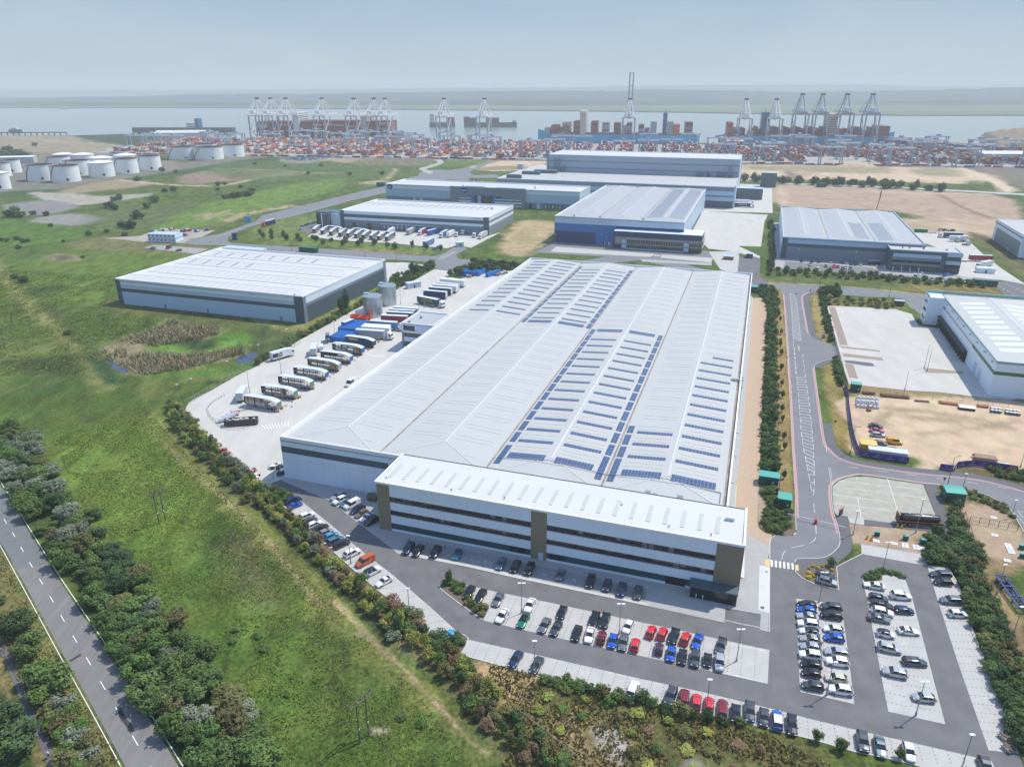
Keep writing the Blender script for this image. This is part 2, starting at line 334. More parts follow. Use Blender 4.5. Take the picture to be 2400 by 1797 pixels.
paint('R5',[(640,1400),(1200,1380),(1800,1420),(1800,1540),(1400,1560),(950,1480)],(.47,.36,.25),8,.8,.15)
for q in ([(100,1180),(600,1210),(1200,1250)],[(900,1330),(1300,1290),(1700,1360)],[(1000,1420),(1350,1400),(1780,1480)]):trail('R5',q,5,(.27,.2,.145),4,.55)
trail('R5',[(1250,1145),(1500,1280),(1750,1370)],5,(.2,.15,.1),2,.9)
trail('R5',[(560,1110),(1200,1135),(2070,1140)],9,(.5,.42,.32),3,.6)
# dry grass between roads
paint('R8',[(0,190),(100,140),(365,150),(365,240),(150,430),(0,440),(-120,380)],(.38,.30,.17),4,1,.35)
paint('R8',[(60,220),(180,250),(120,330),(10,320)],(.24,.23,.09),6,.6)
paint('R7',[(0,350),(540,140),(520,300),(900,320),(1680,365),(1640,420),(1000,395),(400,350)],(.125,.17,.045),4,.9)
paint('R7',[(0,190),(540,70),(540,130),(330,250),(0,290)],(.13,.17,.05),4,.9)
paint('R7',[(850,395),(1430,432),(1500,445),(1400,420),(900,380)],DRY,3,.8)
paint('R6',[(720,290),(1100,280),(1500,340),(2200,370),(2200,410),(1600,440),(800,390),(600,350)],(.155,.15,.06),5,.9)
paint('Q1',[(0,560),(800,590),(1400,660),(1950,680),(2050,790),(1400,775),(700,705),(0,670)],(.095,.12,.035),3,1)
paint('Q1',[(1200,700),(1900,700),(1950,780),(1400,770)],(.21,.16,.055),4,.8)
trail('Q1',[(0,672),(700,712),(1400,782)],3,(.36,.29,.13),1,.9)
paint('Q1',[(1720,250),(1830,260),(2212,500),(2212,640),(1950,400)],(.14,.13,.055),3,1)
paint('Q1',[(1780,270),(1950,290),(2212,560),(2212,480)],(.05,.05,.035),5,.7)
paint('Q1',[(450,790),(1110,830),(1100,910),(500,870)],(.15,.145,.05),2,1)
paint('Q1',[(365,770),(445,775),(470,950),(540,1190),(420,1120)],DRY,1.2,1,.5)
paint('Q3',[(470,270),(570,250),(630,560),(690,800),(740,960),(780,1060),(740,1060),(590,960),(540,700)],(.235,.195,.06),1.2,1,.5)
paint('Q1',[(60,770),(130,790),(160,1475),(70,1475)],(.27,.20,.08),1.0,1,.5)
paint('Q3',[(70,0),(150,0),(215,1475),(80,1475)],(.27,.20,.08),1.0,1,.5)
paint('Q3',[(640,440),(2212,560),(2212,640),(700,540)],(.24,.195,.09),2,1,.5)
paint('Q3',[(690,555),(2400,640),(2400,1210),(1620,1150),(1310,1200),(1300,1080),(760,1040),(720,800)],(.53,.41,.275),1.5,1,.1)
for q in ([(1000,650),(1500,700),(2100,800)],[(1000,700),(1600,760),(2150,830)],[(1300,880),(1700,830),(2212,760)],[(1100,640),(950,760),(1010,800)]):trail('Q3',q,3.5,(.31,.235,.155),1.5,.7,ga=.1)
paint('Q3',[(1610,1150),(2212,1180),(2400,1220),(2400,1340),(1900,1240),(1600,1200)],(.15,.13,.06),1.5,1)
paint('Q4',[(1460,205),(1800,265),(2090,400),(2170,540),(2212,620),(1700,640),(1600,640)],(.15,.14,.06),1.5,1)
paint('Q4',[(1640,390),(2000,400),(2130,560),(2212,640),(2400,900),(2212,905),(1860,830),(1700,700)],(.37,.28,.19),1.2,1,.15)
paint('Q4',[(700,540),(1420,600),(1480,650),(1440,810),(1340,800),(800,715),(730,690)],(.38,.29,.20),.8,1,.15)
paint('Q4',[(1780,830),(2212,900),(2100,960),(2005,1010),(2110,1290),(2300,1700),(2100,1700),(1930,1300),(1820,1000)],(.25,.19,.10),1.5,1,.4)
paint('Q5',[(1850,0),(2060,0),(2212,320),(2400,700),(2212,760),(2150,500),(1960,150)],(.26,.195,.10),1.5,1,.4)
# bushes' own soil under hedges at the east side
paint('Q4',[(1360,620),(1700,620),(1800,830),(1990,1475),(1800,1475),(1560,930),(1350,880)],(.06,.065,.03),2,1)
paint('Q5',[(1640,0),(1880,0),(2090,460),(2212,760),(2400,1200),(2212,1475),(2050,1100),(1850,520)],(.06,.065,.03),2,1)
# roundabout of greens left
paint('R6',[(990,400),(1700,440),(1200,560),(1010,640),(1000,780),(860,860),(300,800),(100,620),(300,450)],(.105,.165,.032),8,.8)
paint('R6',[(380,440),(560,425),(730,460),(620,490),(450,485)],(.20,.17,.10),3,.9)
paint('R6',[(480,445),(600,440),(640,462),(520,475)],(.08,.07,.045),2,.8)
paint('R6',[(215,750),(380,700),(580,690),(560,730),(380,760),(240,800)],(.035,.06,.018),4,.9)
paint('R6',[(90,620),(160,620),(260,660),(240,700),(150,690)],(.05,.065,.025),3,.8)
trail('R6',[(-60,480),(150,760),(400,990),(560,1150),(700,1260),(800,1400),(900,1600)],7,(.22,.21,.075),3,.75)
trail('R6',[(330,830),(460,950),(600,1080),(730,1230)],3,(.05,.06,.025),2,.6)
paint('R6',[(0,1350),(400,1310),(700,1280),(720,1350),(640,1475),(200,1475),(-100,1440)],(.04,.05,.018),6,.85)
paint('R6',[(-100,1130),(300,1190),(600,1250),(300,1310),(-100,1360)],(.15,.17,.05),6,.7)
paint('R6',[(-100,1440),(0,1390),(100,1440),(0,1560),(-100,1600)],(.13,.19,.04),5,.7)
paint('R6',[(730,1270),(820,1270),(1000,1420),(1040,1520),(900,1520)],(.032,.075,.026),2.5,1)
paint('R6',[(870,1250),(1000,1180),(1300,1105),(1480,1012),(1660,1035),(1880,1062),(1900,1120),(1700,1180),(1500,1200),(1330,1190),(1240,1240),(1260,1300),(1480,1335),(1800,1300),(2090,1235),(2110,1290),(1900,1345),(1600,1420),(1250,1475),(1100,1450),(960,1350)],(.215,.185,.105),3.5,1,1.2)
paint('R6',[(1290,1190),(1500,1165),(1850,1160),(1880,1230),(1700,1262),(1500,1215)],(.035,.070,.026),3,.95)
paint('R6',[(1230,1240),(1350,1200),(1500,1205),(1640,1262),(1900,1230),(1900,1120),(2250,1130),(2250,1215),(2050,1230),(1800,1290),(1500,1322),(1270,1290)],(.105,.20,.035),3,1)
paint('R6',[(1200,1480),(1700,1420),(2100,1330),(2212,1330),(2212,1475)],(.085,.155,.03),3,.9)
paint('R6',[(840,940),(1450,1000),(2000,1060),(2212,1080),(2212,1020),(1600,960),(900,880)],(.08,.12,.035),3,.9)
paint('R6',[(1010,780),(1075,855),(2212,990),(2212,1040),(1400,960),(880,900),(915,830)],(.10,.11,.035),2,1)
paint('R7',[(0,1010),(430,1085),(1130,700),(1100,690),(420,1015),(0,980)],(.20,.20,.065),1.2,1)
paint('R7',[(0,1040),(440,1095),(1140,710),(1180,740),(860,890),(600,1050),(430,1130),(0,1390)],(.07,.095,.035),2.5,.9)
# near field, bottom left
paint('Q8',[(300,60),(700,0),(860,150),(960,320),(1000,460),(700,640),(560,560),(420,380),(330,240)],(.125,.185,.032),6,.9)
paint('Q8',[(1010,480),(1100,420),(1290,560),(1454,700),(1454,860),(1340,940),(1150,790),(1000,700)],(.045,.085,.018),4,.85)
paint('Q8',[(1100,580),(1220,560),(1380,780),(1320,860),(1150,740)],(.14,.115,.065),5,.75,1.2)
paint('Q8',[(640,600),(900,560),(1000,700),(1060,820),(1300,960),(1500,1000),(1500,1300),(1300,1656),(1100,1656),(900,1000),(700,720)],(.085,.140,.026),8,.8)
paint('S3',[(0,700),(700,950),(1300,1656),(0,1656)],(.080,.125,.024),8,.8)
paint('S3',[(140,180),(330,200),(520,400),(470,450),(330,400),(200,290)],(.07,.085,.03),4,.7)
for a,b in (((700,20),(1100,420)),((620,60),(1000,430))):pass
trail('Q8',[(700,-60),(850,90),(1000,230),(1130,370),(1300,530),(1454,690),(1700,960)],7.5,(.165,.175,.052),2,.8)
trail('Q8',[(790,60),(900,180),(1060,320),(1250,500),(1454,740),(1650,940)],1.3,(.29,.25,.12),.6,.75)
trail('S3',[(330,0),(520,200),(700,370),(900,580),(1280,960),(1600,1290),(1900,1580)],7.5,(.150,.165,.048),2,.8)
trail('S3',[(330,20),(600,280),(700,370),(870,540),(1270,950),(1620,1330),(1850,1540)],1.0,(.32,.25,.14),.5,.85)
trail('S3',[(500,0),(800,330),(1100,600),(1500,900),(1877,1240)],2.2,(.05,.10,.022),1.5,.8)
paint('S3',[(560,355),(600,335),(630,355),(600,378)],(.30,.25,.17),.5,1,.2)
paint('S3',[(715,1285),(800,1280),(885,1290),(870,1315),(800,1320),(720,1305)],(.42,.37,.26),.5,1,.1)
paint('Q8',[(830,0),(1150,300),(1454,570),(1454,470),(1300,380),(1150,260),(980,60),(900,0)],(.10,.11,.04),2,.9)
# verges of the main road
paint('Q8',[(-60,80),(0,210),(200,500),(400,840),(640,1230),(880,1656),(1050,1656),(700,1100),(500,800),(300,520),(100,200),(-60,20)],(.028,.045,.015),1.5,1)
paint('Q8',[(-80,500),(0,600),(100,760),(300,1160),(560,1656),(250,1656),(0,1080),(-80,1000)],(.155,.150,.055),2,1)
paint('Q8',[(-60,1060),(30,1240),(120,1440),(230,1656),(170,1656),(40,1330),(-60,1180)],(.34,.23,.12),1,.8)
paint('Q8',[(-60,1230),(60,1400),(180,1656),(-60,1656)],(.05,.08,.025),2,.9)
# bottom heath
paint('S3',[(880,0),(1300,400),(1560,560),(1877,860),(1877,1240),(1500,880),(1100,560),(760,250),(580,40),(560,-60),(860,-60)],(.19,.16,.085),1.6,1)
paint('S2',[(-60,130),(150,170),(450,230),(700,300),(1400,460),(2000,610),(2500,760),(3000,900),(3000,1300),(200,1300),(300,1060),(0,600),(-120,400)],(.115,.115,.042),2,1)
paint('S2',[(150,175),(450,240),(700,300),(570,375),(490,470),(440,570),(290,450),(240,370),(130,290)],(.40,.29,.15),1.5,1,.4)
paint('S2',[(530,530),(620,530),(620,600),(560,600)],(.36,.25,.155),1.5,.9,.3)
paint('S2',[(760,680),(900,640),(1000,780),(1100,850),(1250,1000),(1350,1060),(1100,1060),(900,850),(740,780)],(.30,.22,.12),3,.9,.5)
paint('S2',[(1100,800),(1160,740),(1320,800),(1400,900),(1340,1010),(1240,900)],(.36,.34,.31),1.2,1,.3)
paint('S2',[(1830,1040),(1960,1020),(2010,1080),(1830,1090)],(.36,.34,.31),1.2,1,.3)
paint('Q6',[(0,170),(240,330),(480,590),(760,870),(1040,1140),(1500,1475),(1560,1475),(1050,1060),(850,880),(660,710),(420,490),(240,330),(60,170)],(.21,.16,.10),1,.9,.3)
paint('Q2',[(0,690),(100,700),(160,800),(300,960),(480,1140),(700,1330),(870,1500),(1100,1656),(700,1656),(400,1290),(150,1000),(0,860)],(.12,.115,.05),2,.9)
paint('T2',[(1500,40),(1560,60),(1640,300),(1560,500),(1520,460)],(.36,.29,.21),.6,1,.2)
# ditch shadow lines: shade of hollows not modelled, painted as narrow dark strips
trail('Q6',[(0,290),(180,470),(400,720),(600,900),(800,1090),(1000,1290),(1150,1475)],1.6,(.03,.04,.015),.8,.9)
# ---- relief and river bank
def hump(reg,x,y,r,h,sq=1.0,rz=0.0):
    cx,cy=g(reg,x,y);c,s=math.cos(rz),math.sin(rz);dx=(GX-cx)*c+(GY-cy)*s;dy=(-(GX-cx)*s+(GY-cy)*c)*sq
    d=np.sqrt(dx*dx+dy*dy)/r;k=d<1
    GZ[k]=np.maximum(GZ[k],h*(1-d[k]**2)**1.5*(.7+.6*vnoise(GX[k],GY[k],1/12.,21)))
hump('R5',1900,640,120,14,1.8,0);hump('R5',2080,620,170,24,1.8,0)
k=(GX>900)&(GY>1330)&(GZ>2);GC[k]=np.array([.235,.185,.125])*(.7+.6*vnoise(GX[k],GY[k],1/25.,4))[:,None];GA[k]=.3
hump('R1',620,640,60,5,1.2);hump('R5',430,860,30,5,1);hump('R5',1630,1035,26,5,1);hump('R3',340,775,30,7)
for x,y,r,h in ((1700,870,45,4),(1850,850,50,5),(2000,850,40,4),(2150,850,45,5),(2300,840,40,4)):hump('R1',x,y,r,h)
BANK=[(-6000,2300),g('R1',-200,512),g('R1',0,508),g('R1',560,503),g('R1',930,492),g('R1',1120,487),(-660,1707),(930,1427),g('P',2230,337),g('P',2290,326),g('P',2330,306),g('P',2500,300),(6000,1800)]
bx=np.array([p[0]for p in BANK]);by=np.array([p[1]for p in BANK]);o_=np.argsort(bx);by=by[o_];bx=bx[o_]
dB=GY-np.interp(GX,bx,by)
GZ=np.where(dB>-14,np.where(dB>0,-7.0,GZ*np.clip(-dB/14,0,1)),GZ)
nr,nc=len(rad),len(az)
me=bpy.data.meshes.new('ground');vv=np.stack([GX,GY,GZ],1)
I=np.arange(nr*nc).reshape(nr,nc);q=np.stack([I[:-1,:-1],I[:-1,1:],I[1:,1:],I[1:,:-1]],-1).reshape(-1,4)[:,::-1]
me.vertices.add(len(vv));me.vertices.foreach_set('co',vv.astype(np.float32).ravel())
me.loops.add(q.size);me.loops.foreach_set('vertex_index',q.ravel().astype(np.int32))
me.polygons.add(len(q));me.polygons.foreach_set('loop_start',np.arange(0,q.size,4,dtype=np.int32));me.polygons.foreach_set('loop_total',np.full(len(q),4,np.int32))
me.update(calc_edges=True);me.validate()
ca=me.color_attributes.new('soil','FLOAT_COLOR','POINT');ca.data.foreach_set('color',np.concatenate([GC,GA[:,None]],1).astype(np.float32).ravel())
gm=bpy.data.materials.new('ground_cover');gm.use_nodes=True;N=gm.node_tree.nodes;l=gm.node_tree.links.new;b=N['Principled BSDF'];b.inputs['Roughness'].default_value=.95;b.inputs['Specular IOR Level'].default_value=.12
at=N.new('ShaderNodeAttribute');at.attribute_name='soil';geo=N.new('ShaderNodeNewGeometry')
def noise_(sc,det,stretch=None,dist=0):
    t=N.new('ShaderNodeTexNoise');t.inputs['Scale'].default_value=sc;t.inputs['Detail'].default_value=det;t.inputs['Roughness'].default_value=.68;t.inputs['Distortion'].default_value=dist
    if stretch:mp_=N.new('ShaderNodeMapping');mp_.inputs['Scale'].default_value=stretch;mp_.inputs['Rotation'].default_value=(0,0,.9);l(geo.outputs['Position'],mp_.inputs[0]);l(mp_.outputs[0],t.inputs[0])
    else:l(geo.outputs['Position'],t.inputs[0])
    return t.outputs[0]
def rng_(s,a,b_,c,d):
    m_=N.new('ShaderNodeMapRange');m_.inputs[1].default_value=a;m_.inputs[2].default_value=b_;m_.inputs[3].default_value=c;m_.inputs[4].default_value=d;l(s,m_.inputs[0]);return m_.outputs[0]
def math_(op,a,b_):
    m_=N.new('ShaderNodeMath');m_.operation=op
    for i,v in enumerate((a,b_)):
        if isinstance(v,(int,float)):m_.inputs[i].default_value=v
        else:l(v,m_.inputs[i])
    return m_.outputs[0]
f1=rng_(noise_(1.1,7),.32,.68,.45,1.55);f2=rng_(noise_(.16,5,(1,.35,1),.6),.32,.68,.62,1.38)
fm=math_('MULTIPLY',f1,f2);dl=math_('SUBTRACT',fm,1.0);sc_=math_('MULTIPLY',dl,at.outputs['Alpha']);f=math_('ADD',sc_,1.0)
sm_=N.new('ShaderNodeVectorMath');sm_.operation='SCALE';l(at.outputs['Color'],sm_.inputs[0]);l(f,sm_.inputs['Scale'])
hs=N.new('ShaderNodeHueSaturation');l(sm_.outputs[0],hs.inputs['Color']);l(rng_(noise_(.07,4),.35,.65,.478,.515),hs.inputs['Hue']);l(hs.outputs[0],b.inputs['Base Color'])
bp=N.new('ShaderNodeBump');bp.inputs['Strength'].default_value=.55;bp.inputs['Distance'].default_value=.35;l(noise_(.9,6),bp.inputs['Height']);l(bp.outputs[0],b.inputs['Normal'])
me.materials.append(gm);go=place('ground',me);go['kind']='structure'
# ================================================================ river and the far shore
rm=mat('river_water',(.235,.275,.245),.22,var=.06,scale=.004,spec=.35,bump=.25,bscale=.12)
sheet('river',[[(-30000,1200),(30000,1200),(30000,34000),(-30000,34000)]],-3.0,rm)
shore=[g('R1',-1200,262),g('R1',-400,262),g('R1',0,265),g('R1',480,268),g('R1',560,275),g('R1',640,268),g('R1',1300,266),g('R1',2080,268),g('R2',600,272),g('R2',1600,281),g('R3',0,395),g('R3',1100,402),g('R3',2212,416),g('R4',1300,322),g('R4',2212,330),g('R5',900,372),g('R5',2070,372),g('R5',3200,374),g('R5',6000,384)]
fm_=mat('far_marsh',(.115,.165,.085),.95,var=.38,scale=.0022,spec=.1,stretch=(.35,1.2,1),detail=7,tint=(1.12,1,.85))
sheet('far_shore',[shore+[(33000,5200),(33000,33000),(-33000,33000),(-33000,6000)]],.5,fm_)
pale=flat('salt_pan',(.62,.60,.52),.9)
def far_strip(nm,r,x0,y0,x1,y1,d,m_=pale):
    a,b2=g(r,x0,y0),g(r,x1,y1);n_=10;up=[];dn=[]
    for i in range(n_+1):
        t=i/n_;x,y=a[0]+(b2[0]-a[0])*t,a[1]+(b2[1]-a[1])*t;w=d*math.sin(math.pi*min(.95,max(.05,t)))*(.7+.6*random.random());up.append((x,y+w));dn.append((x,y-w*.6))
    sheet(nm,[dn+up[::-1]],1.5,m_)
far_strip('creek','R4',1030,233,1600,240,110);far_strip('creek','R4',1560,238,2400,246,130);far_strip('creek','R5',600,270,1250,288,90);far_strip('creek','R5',1500,256,2300,268,100)
far_strip('pale_field','R1',1280,214,1640,218,120);far_strip('pale_field','R3',1370,275,1560,276,160);far_strip('pale_field','R3',1540,305,1740,307,130);far_strip('pale_field','R3',990,308,1030,310,60)
hm=mat('far_hills',(.035,.060,.050),.95,var=.5,scale=.0011,spec=.1,detail=8,tint=(1.15,1,.8))
def hills(name,D,prof,depth,seed):
    """prof: (photo x, photo y of the skyline) -> a real ridge at distance D"""
    xs=[p[0]for p in prof];ys=[p[1]for p in prof];n_=220;rows=7;mb=MB();nxs=np.linspace(-900,3300,n_)
    yy=np.interp(nxs,xs,ys);X=(nxs-1200)/FPX*D*1.08;hgt=CAMH-(yy-203.0)*D/FPX
    hgt=np.maximum(12,hgt+(vnoise(X,X*0+seed,1/260.,seed,4)-.5)*14)
    for r in range(rows):
        t=r/(rows-1);e=math.sin(math.pi*t*.94+.06*0)**.8 if 0<t<1 else 0
        for i in range(n_):mb.v.append((X[i]*(1+(t-.5)*.1),D+(t-.5)*depth+((vnoise(np.array([X[i]]),np.array([0.]),1/900.,seed+3)[0]-.5)*500),-8+(hgt[i]+8)*e*(.93+.14*random.random()*(t !=.5))))
    for r in range(rows-1):
        for i in range(n_-1):mb.f.append((r*n_+i,r*n_+i+1,(r+1)*n_+i+1,(r+1)*n_+i));mb.m.append(0)
    o=mb.build(name,hm,smooth=True);o['kind']='structure'
hills('hills',6800,[(-900,232),(0,228),(180,226),(370,223),(600,218),(660,217),(760,219),(1000,214),(1240,210),(1400,211),(1540,209),(1590,210),(1750,214),(2000,211),(2150,208),(2260,204.5),(2400,204),(3300,200)],2000,3)
hills('hills',5100,[(-900,240),(0,236),(300,234),(500,236),(900,232),(1100,232),(1400,231),(1700,236),(2100,233),(2400,228),(3300,228)],900,8)
hills('hills',12500,[(-900,212),(500,211),(900,207),(1300,204),(1600,200),(1900,199),(2050,204),(2400,203),(3300,201)],3000,12)
# ================================================================ ROADS, YARDS, CAR PARKS (level sheets a few millimetres to centimetres apart)
M_as=mat('asphalt',(.155,.154,.158),.9,var=.16,scale=.22,spec=.2,detail=8)
M_as2=mat('asphalt_road',(.195,.200,.210),.9,var=.10,scale=.12,spec=.2,detail=8)
M_as3=mat('asphalt_old',(.20,.195,.19),.9,var=.17,scale=.5,spec=.2,stretch=(1,.15,1),detail=8)
M_cc=mat('concrete_yard',(.50,.49,.455),.9,var=.085,scale=.16,spec=.2,stretch=(1,.3,1),detail=8)
M_bay=mat('block_paving',(.45,.445,.425),.9,var=.08,scale=.35,spec=.2,detail=8)
M_pave=mat('pavement_slab',(.37,.37,.36),.9,var=.07,scale=.6,spec=.2,detail=8)
M_brown=mat('bound_gravel',(.445,.335,.245),.95,var=.08,scale=1.2,spec=.1,detail=8)
M_foot=mat('footway',(.135,.135,.14),.9,var=.08,scale=.8,spec=.2)
M_kerb=mat('kerb_stone',(.50,.49,.46),.85,var=.1,scale=.8)
M_white=flat('road_paint',(.72,.72,.70),.7);M_red=flat('red_line',(.50,.27,.28),.8);M_yel=flat('tactile_buff',(.62,.46,.22),.8);M_drk=flat('dark_joint',(.13,.13,.13),.9)
M_tan=mat('grit_strip',(.30,.25,.20),.95,var=.1,scale=1.)
road_R=[(-80,160)]+[(0,283),(150,528),(260,705),(385,893),(500,1063),(600,1213),(700,1375),(872,1656),(1010,1880)]
road_L=[(-80,395)]+[(0,548),(75,685),(185,885),(300,1095),(450,1360),(612,1656),(730,1880)]
RL,RR_=smooth(gl('Q8',road_L),4),smooth(gl('Q8',road_R),4)
sheet('main_road',[RL+RR_[::-1]],.030,M_as3)
mk=MB()
strip_mb(mk,RL,.16,.045,-.55);strip_mb(mk,RR_,.16,.045,.55)
dashes(mk,smooth(gl('Q8',[(-60,330),(8,432),(52,500),(90,565),(130,635),(172,708),(205,760),(255,845),(305,932),(362,1028),(425,1130),(490,1240),(560,1360),(640,1495),(725,1640),(850,1850)]),6),3,6,.17,.045)
mk.build('road_marking',M_white)['kind']='structure'
o=MB();strip_mb(o,gl('Q8',[(580,1370),(600,1420),(625,1450),(645,1485)]),.8,.047);strip_mb(o,gl('Q8',[(340,1140),(395,1108)]),.7,.047);o.build('road_repair',mat('tar',(.045,.045,.048),.8,scale=2))['kind']='structure'
sheet('road_repair',[gl('Q8',[(150,530),(240,665),(85,692),(0,560),(0,285)])],.034,mat('asphalt_patch',(.155,.165,.165),.9,var=.1,scale=.4,detail=8))
sheet('cycle_path',[smooth(gl('Q8',[(-80,940),(0,1093),(62,1235),(130,1405),(200,1565),(245,1680),(300,1800)]),4)+smooth(gl('Q8',[(-60,900),(22,1040),(78,1165),(140,1310),(205,1450),(270,1590),(320,1700),(370,1800)]),4)[::-1]],.03,M_foot)
# staff car park
A_=gl('T1',[(60,1010),(375,885),(1550,1090)])+gl('T2',[(985,1470),(1670,1640)])+gl('Q4',[(14,1200),(15,900),(235,895),(240,960),(290,1010),(400,1062),(610,1117),(592,915),(812,803),(1375,905),(1562,932),(1640,1060),(1722,1290)])+gl('Q5',[(1850,510),(1962,800),(2060,1080),(2162,1360),(2230,1520),(1400,1520),(1280,1460),(1040,1400),(740,1340),(370,1232),(0,1142)])+gl('Q7',[(1500,1282),(1200,1222),(800,1132),(560,1070),(0,915)])+gl('S3',[(1590,550),(1660,400),(1571,352),(1372,440)])+gl('Q6',[(1540,1462),(1300,1240),(1050,1040),(850,872),(660,702),(420,482),(240,317)])+gl('T1',[(230,1120)])
sheet('car_park_road',[A_],.030,M_as)
bay=lambda nm,*p:sheet(nm,list(p),.046,M_bay)
bay('parking_bays',gl('Q6',[(240,317),(395,275),(690,512),(862,662),(1080,832),(1172,902),(1500,1182)])+gl('S3',[(1571,352),(1372,440)])+gl('Q6',[(1540,1462),(1300,1240),(1050,1040),(850,872),(660,702),(420,482)]))
bay('parking_bays',gl('Q6',[(1838,1005),(1900,1017)])+gl('Q7',[(200,432),(600,512),(1250,652),(1900,792),(2222,862),(2210,1112),(1500,955),(800,805),(300,690),(102,642),(150,545),(25,490)]))
bay('parking_bays',gl('S2',[(0,115),(62,0)])+gl('Q7',[(0,787),(560,912),(1270,1075),(1700,1167),(2212,1290)])+gl('Q5',[(370,1060),(850,1175),(1280,1272),(1930,1422),(1990,1540),(1500,1530),(1280,1460),(1040,1400),(740,1340),(370,1232),(0,1142)])+gl('Q7',[(1500,1282),(1200,1222),(800,1132),(560,1070),(0,915)]))
bay('parking_bays',gl('Q4',[(245,1188),(440,1212),(636,1268)])+gl('Q5',[(690,470),(745,930),(280,825),(270,700)]))
bay('parking_bays',gl('Q4',[(826,1062),(995,975),(1180,1003),(1250,1200)])+gl('Q5',[(1532,1105),(1040,995),(1000,800),(850,0)]))
bay('parking_bays',gl('Q4',[(1375,905),(1560,932),(1640,1060),(1722,1290)])+gl('Q5',[(1850,510),(1962,800),(2060,1080),(2162,1360),(1906,1330),(1650,600),(1455,0)]))
bay('parking_bays',gl('Q4',[(805,718),(1342,805),(1372,905),(812,803)]));bay('parking_bays',gl('Q4',[(440,1062),(540,935),(592,940),(611,1116)]))
P1=gl('T1',[(370,875),(328,915),(938,1172)])+gl('Q6',[(890,470),(1190,695),(1215,725),(1245,735),(1843,843)])+gl('Q7',[(316,325),(700,405),(1330,540),(1890,662),(1897,553),(2158,600),(2150,715)])+gl('Q4',[(0,1480),(14,850),(0,840)])+smooth(gl('T2',[(1680,830),(1650,770),(1560,700),(1400,630),(1300,560),(1232,430),(1225,300),(1245,0)]),3)+gl('T6',[(1310,1000),(1355,500),(1390,0)])+gl('T4',[(1400,1656),(1470,770),(1440,735),(1300,800)])+gl('P',[(1500,1000),(1000,1080)])
PC=.115
sheet('pavement',[P1],PC,M_pave,.1)
sheet('garden_path',[smooth(gl('T2',[(1680,830),(1650,770),(1560,700),(1400,630),(1300,560),(1232,430),(1225,300),(1245,0)]),3)+gl('T6',[(1310,1000),(1355,500),(1390,0)])+gl('T4',[(1420,1400),(1470,770),(1560,765),(1640,800),(1632,1200),(1610,1656)])+gl('T6',[(1580,500),(1560,1000),(1535,1656)])+smooth(gl('T2',[(1530,30),(1520,470),(1560,560),(1640,610),(1705,627),(1690,680),(1680,830)]),3)],PC+.012,M_brown)
sheet('pavement',[gl('T2',[(1545,1022),(1680,1045),(1672,1640),(1530,1600)])],PC+.024,mat('pale_slab',(.55,.55,.53),.9,var=.05,scale=.5))
sheet('drain_cover',[gl('T2',[(1622,1096),(1650,1100),(1648,1116),(1620,1113)]),gl('T2',[(1560,1550),(1608,1556),(1606,1590),(1557,1582)])],PC+.03,M_drk)
# tinted block paving in front of the offices and the disabled bays
sheet('parking_bays',[gl('Q6',[(1245,735),(1300,600),(1840,700)])+gl('Q7',[(300,190),(1320,420),(1290,522),(700,392),(330,310),(0,240)])],PC+.01,mat('bay_setts',(.285,.287,.285),.9,var=.06,scale=.8))
sheet('bay_edging',[gl('Q6',[(1240,728),(1260,690),(1300,712),(1840,815)])+gl('Q7',[(330,305),(700,385),(1330,520),(1330,540),(700,405),(316,325),(0,252)])],PC+.02,M_kerb)
# estate roads
E1=smooth(gl('Q1',[(60,700),(75,725),(128,770),(155,1100),(175,1475)]),3)+gl('Q3',[(185,480),(210,1000),(237,1400)])+smooth(gl('Q4',[(235,470),(242,600),(215,643),(60,647),(22,680),(15,740),(14,870)]),3)+gl('Q4',[(15,905),(235,905)])
K2=smooth(gl('Q4',[(233,905),(236,868),(265,845),(480,835),(590,765),(622,690),(600,560),(560,420),(545,240),(570,195),(620,158),(720,132),(850,125),(1340,195),(1450,205),(1800,268),(1980,340),(2100,430),(2180,560),(2300,760)]),4)
K3=smooth(gl('Q3',[(2700,1560),(2212,1370),(1800,1265),(1300,1212),(950,1165),(760,1130),(620,1080),(530,1000),(490,930),(440,600),(400,300)]),4)
K4=smooth(gl('Q3',[(400,300),(412,272),(480,242),(560,235)]),4);K5=smooth(gl('Q3',[(550,106),(430,66),(370,38),(350,5)]),3)+smooth(gl('Q1',[(350,1110),(320,950),(300,810),(322,775),(362,757)]),4)
sheet('estate_road',[E1+K2+gl('Q3',[(2700,1620)])+K3+K4+gl('Q3',[(700,245),(690,140),(620,125)])+K5+gl('Q1',[(380,730)])],.038,M_as2)
H1=smooth(gl('R7',[(-200,330),(0,345),(850,395),(1430,440),(1560,440)]),3)+gl('R7',[(1640,412),(1735,352),(1830,378),(1730,430),(1745,466)])+gl('R7',[(2212,500)])+gl('R8',[(300,530)])+gl('P',[(1500,590)])+gl('T4',[(1440,560),(1700,578),(2212,600)])+gl('Q1',[(400,692),(800,720),(1370,782),(1700,800),(2212,840),(2212,900),(1400,870),(1330,960),(1270,910),(1200,850),(1170,818),(1090,803),(800,790),(620,778),(440,760),(360,755),(60,705)])+gl('T4',[(1750,662),(1650,622),(1440,600)])+gl('P',[(1500,610)])+gl('R8',[(300,570)])+gl('R7',[(2212,532),(1900,500),(1760,565),(1700,578),(1535,560),(1560,545),(1480,492),(1000,467),(420,412),(0,378),(-200,372)])
sheet('estate_road',[H1],.030,M_as2)
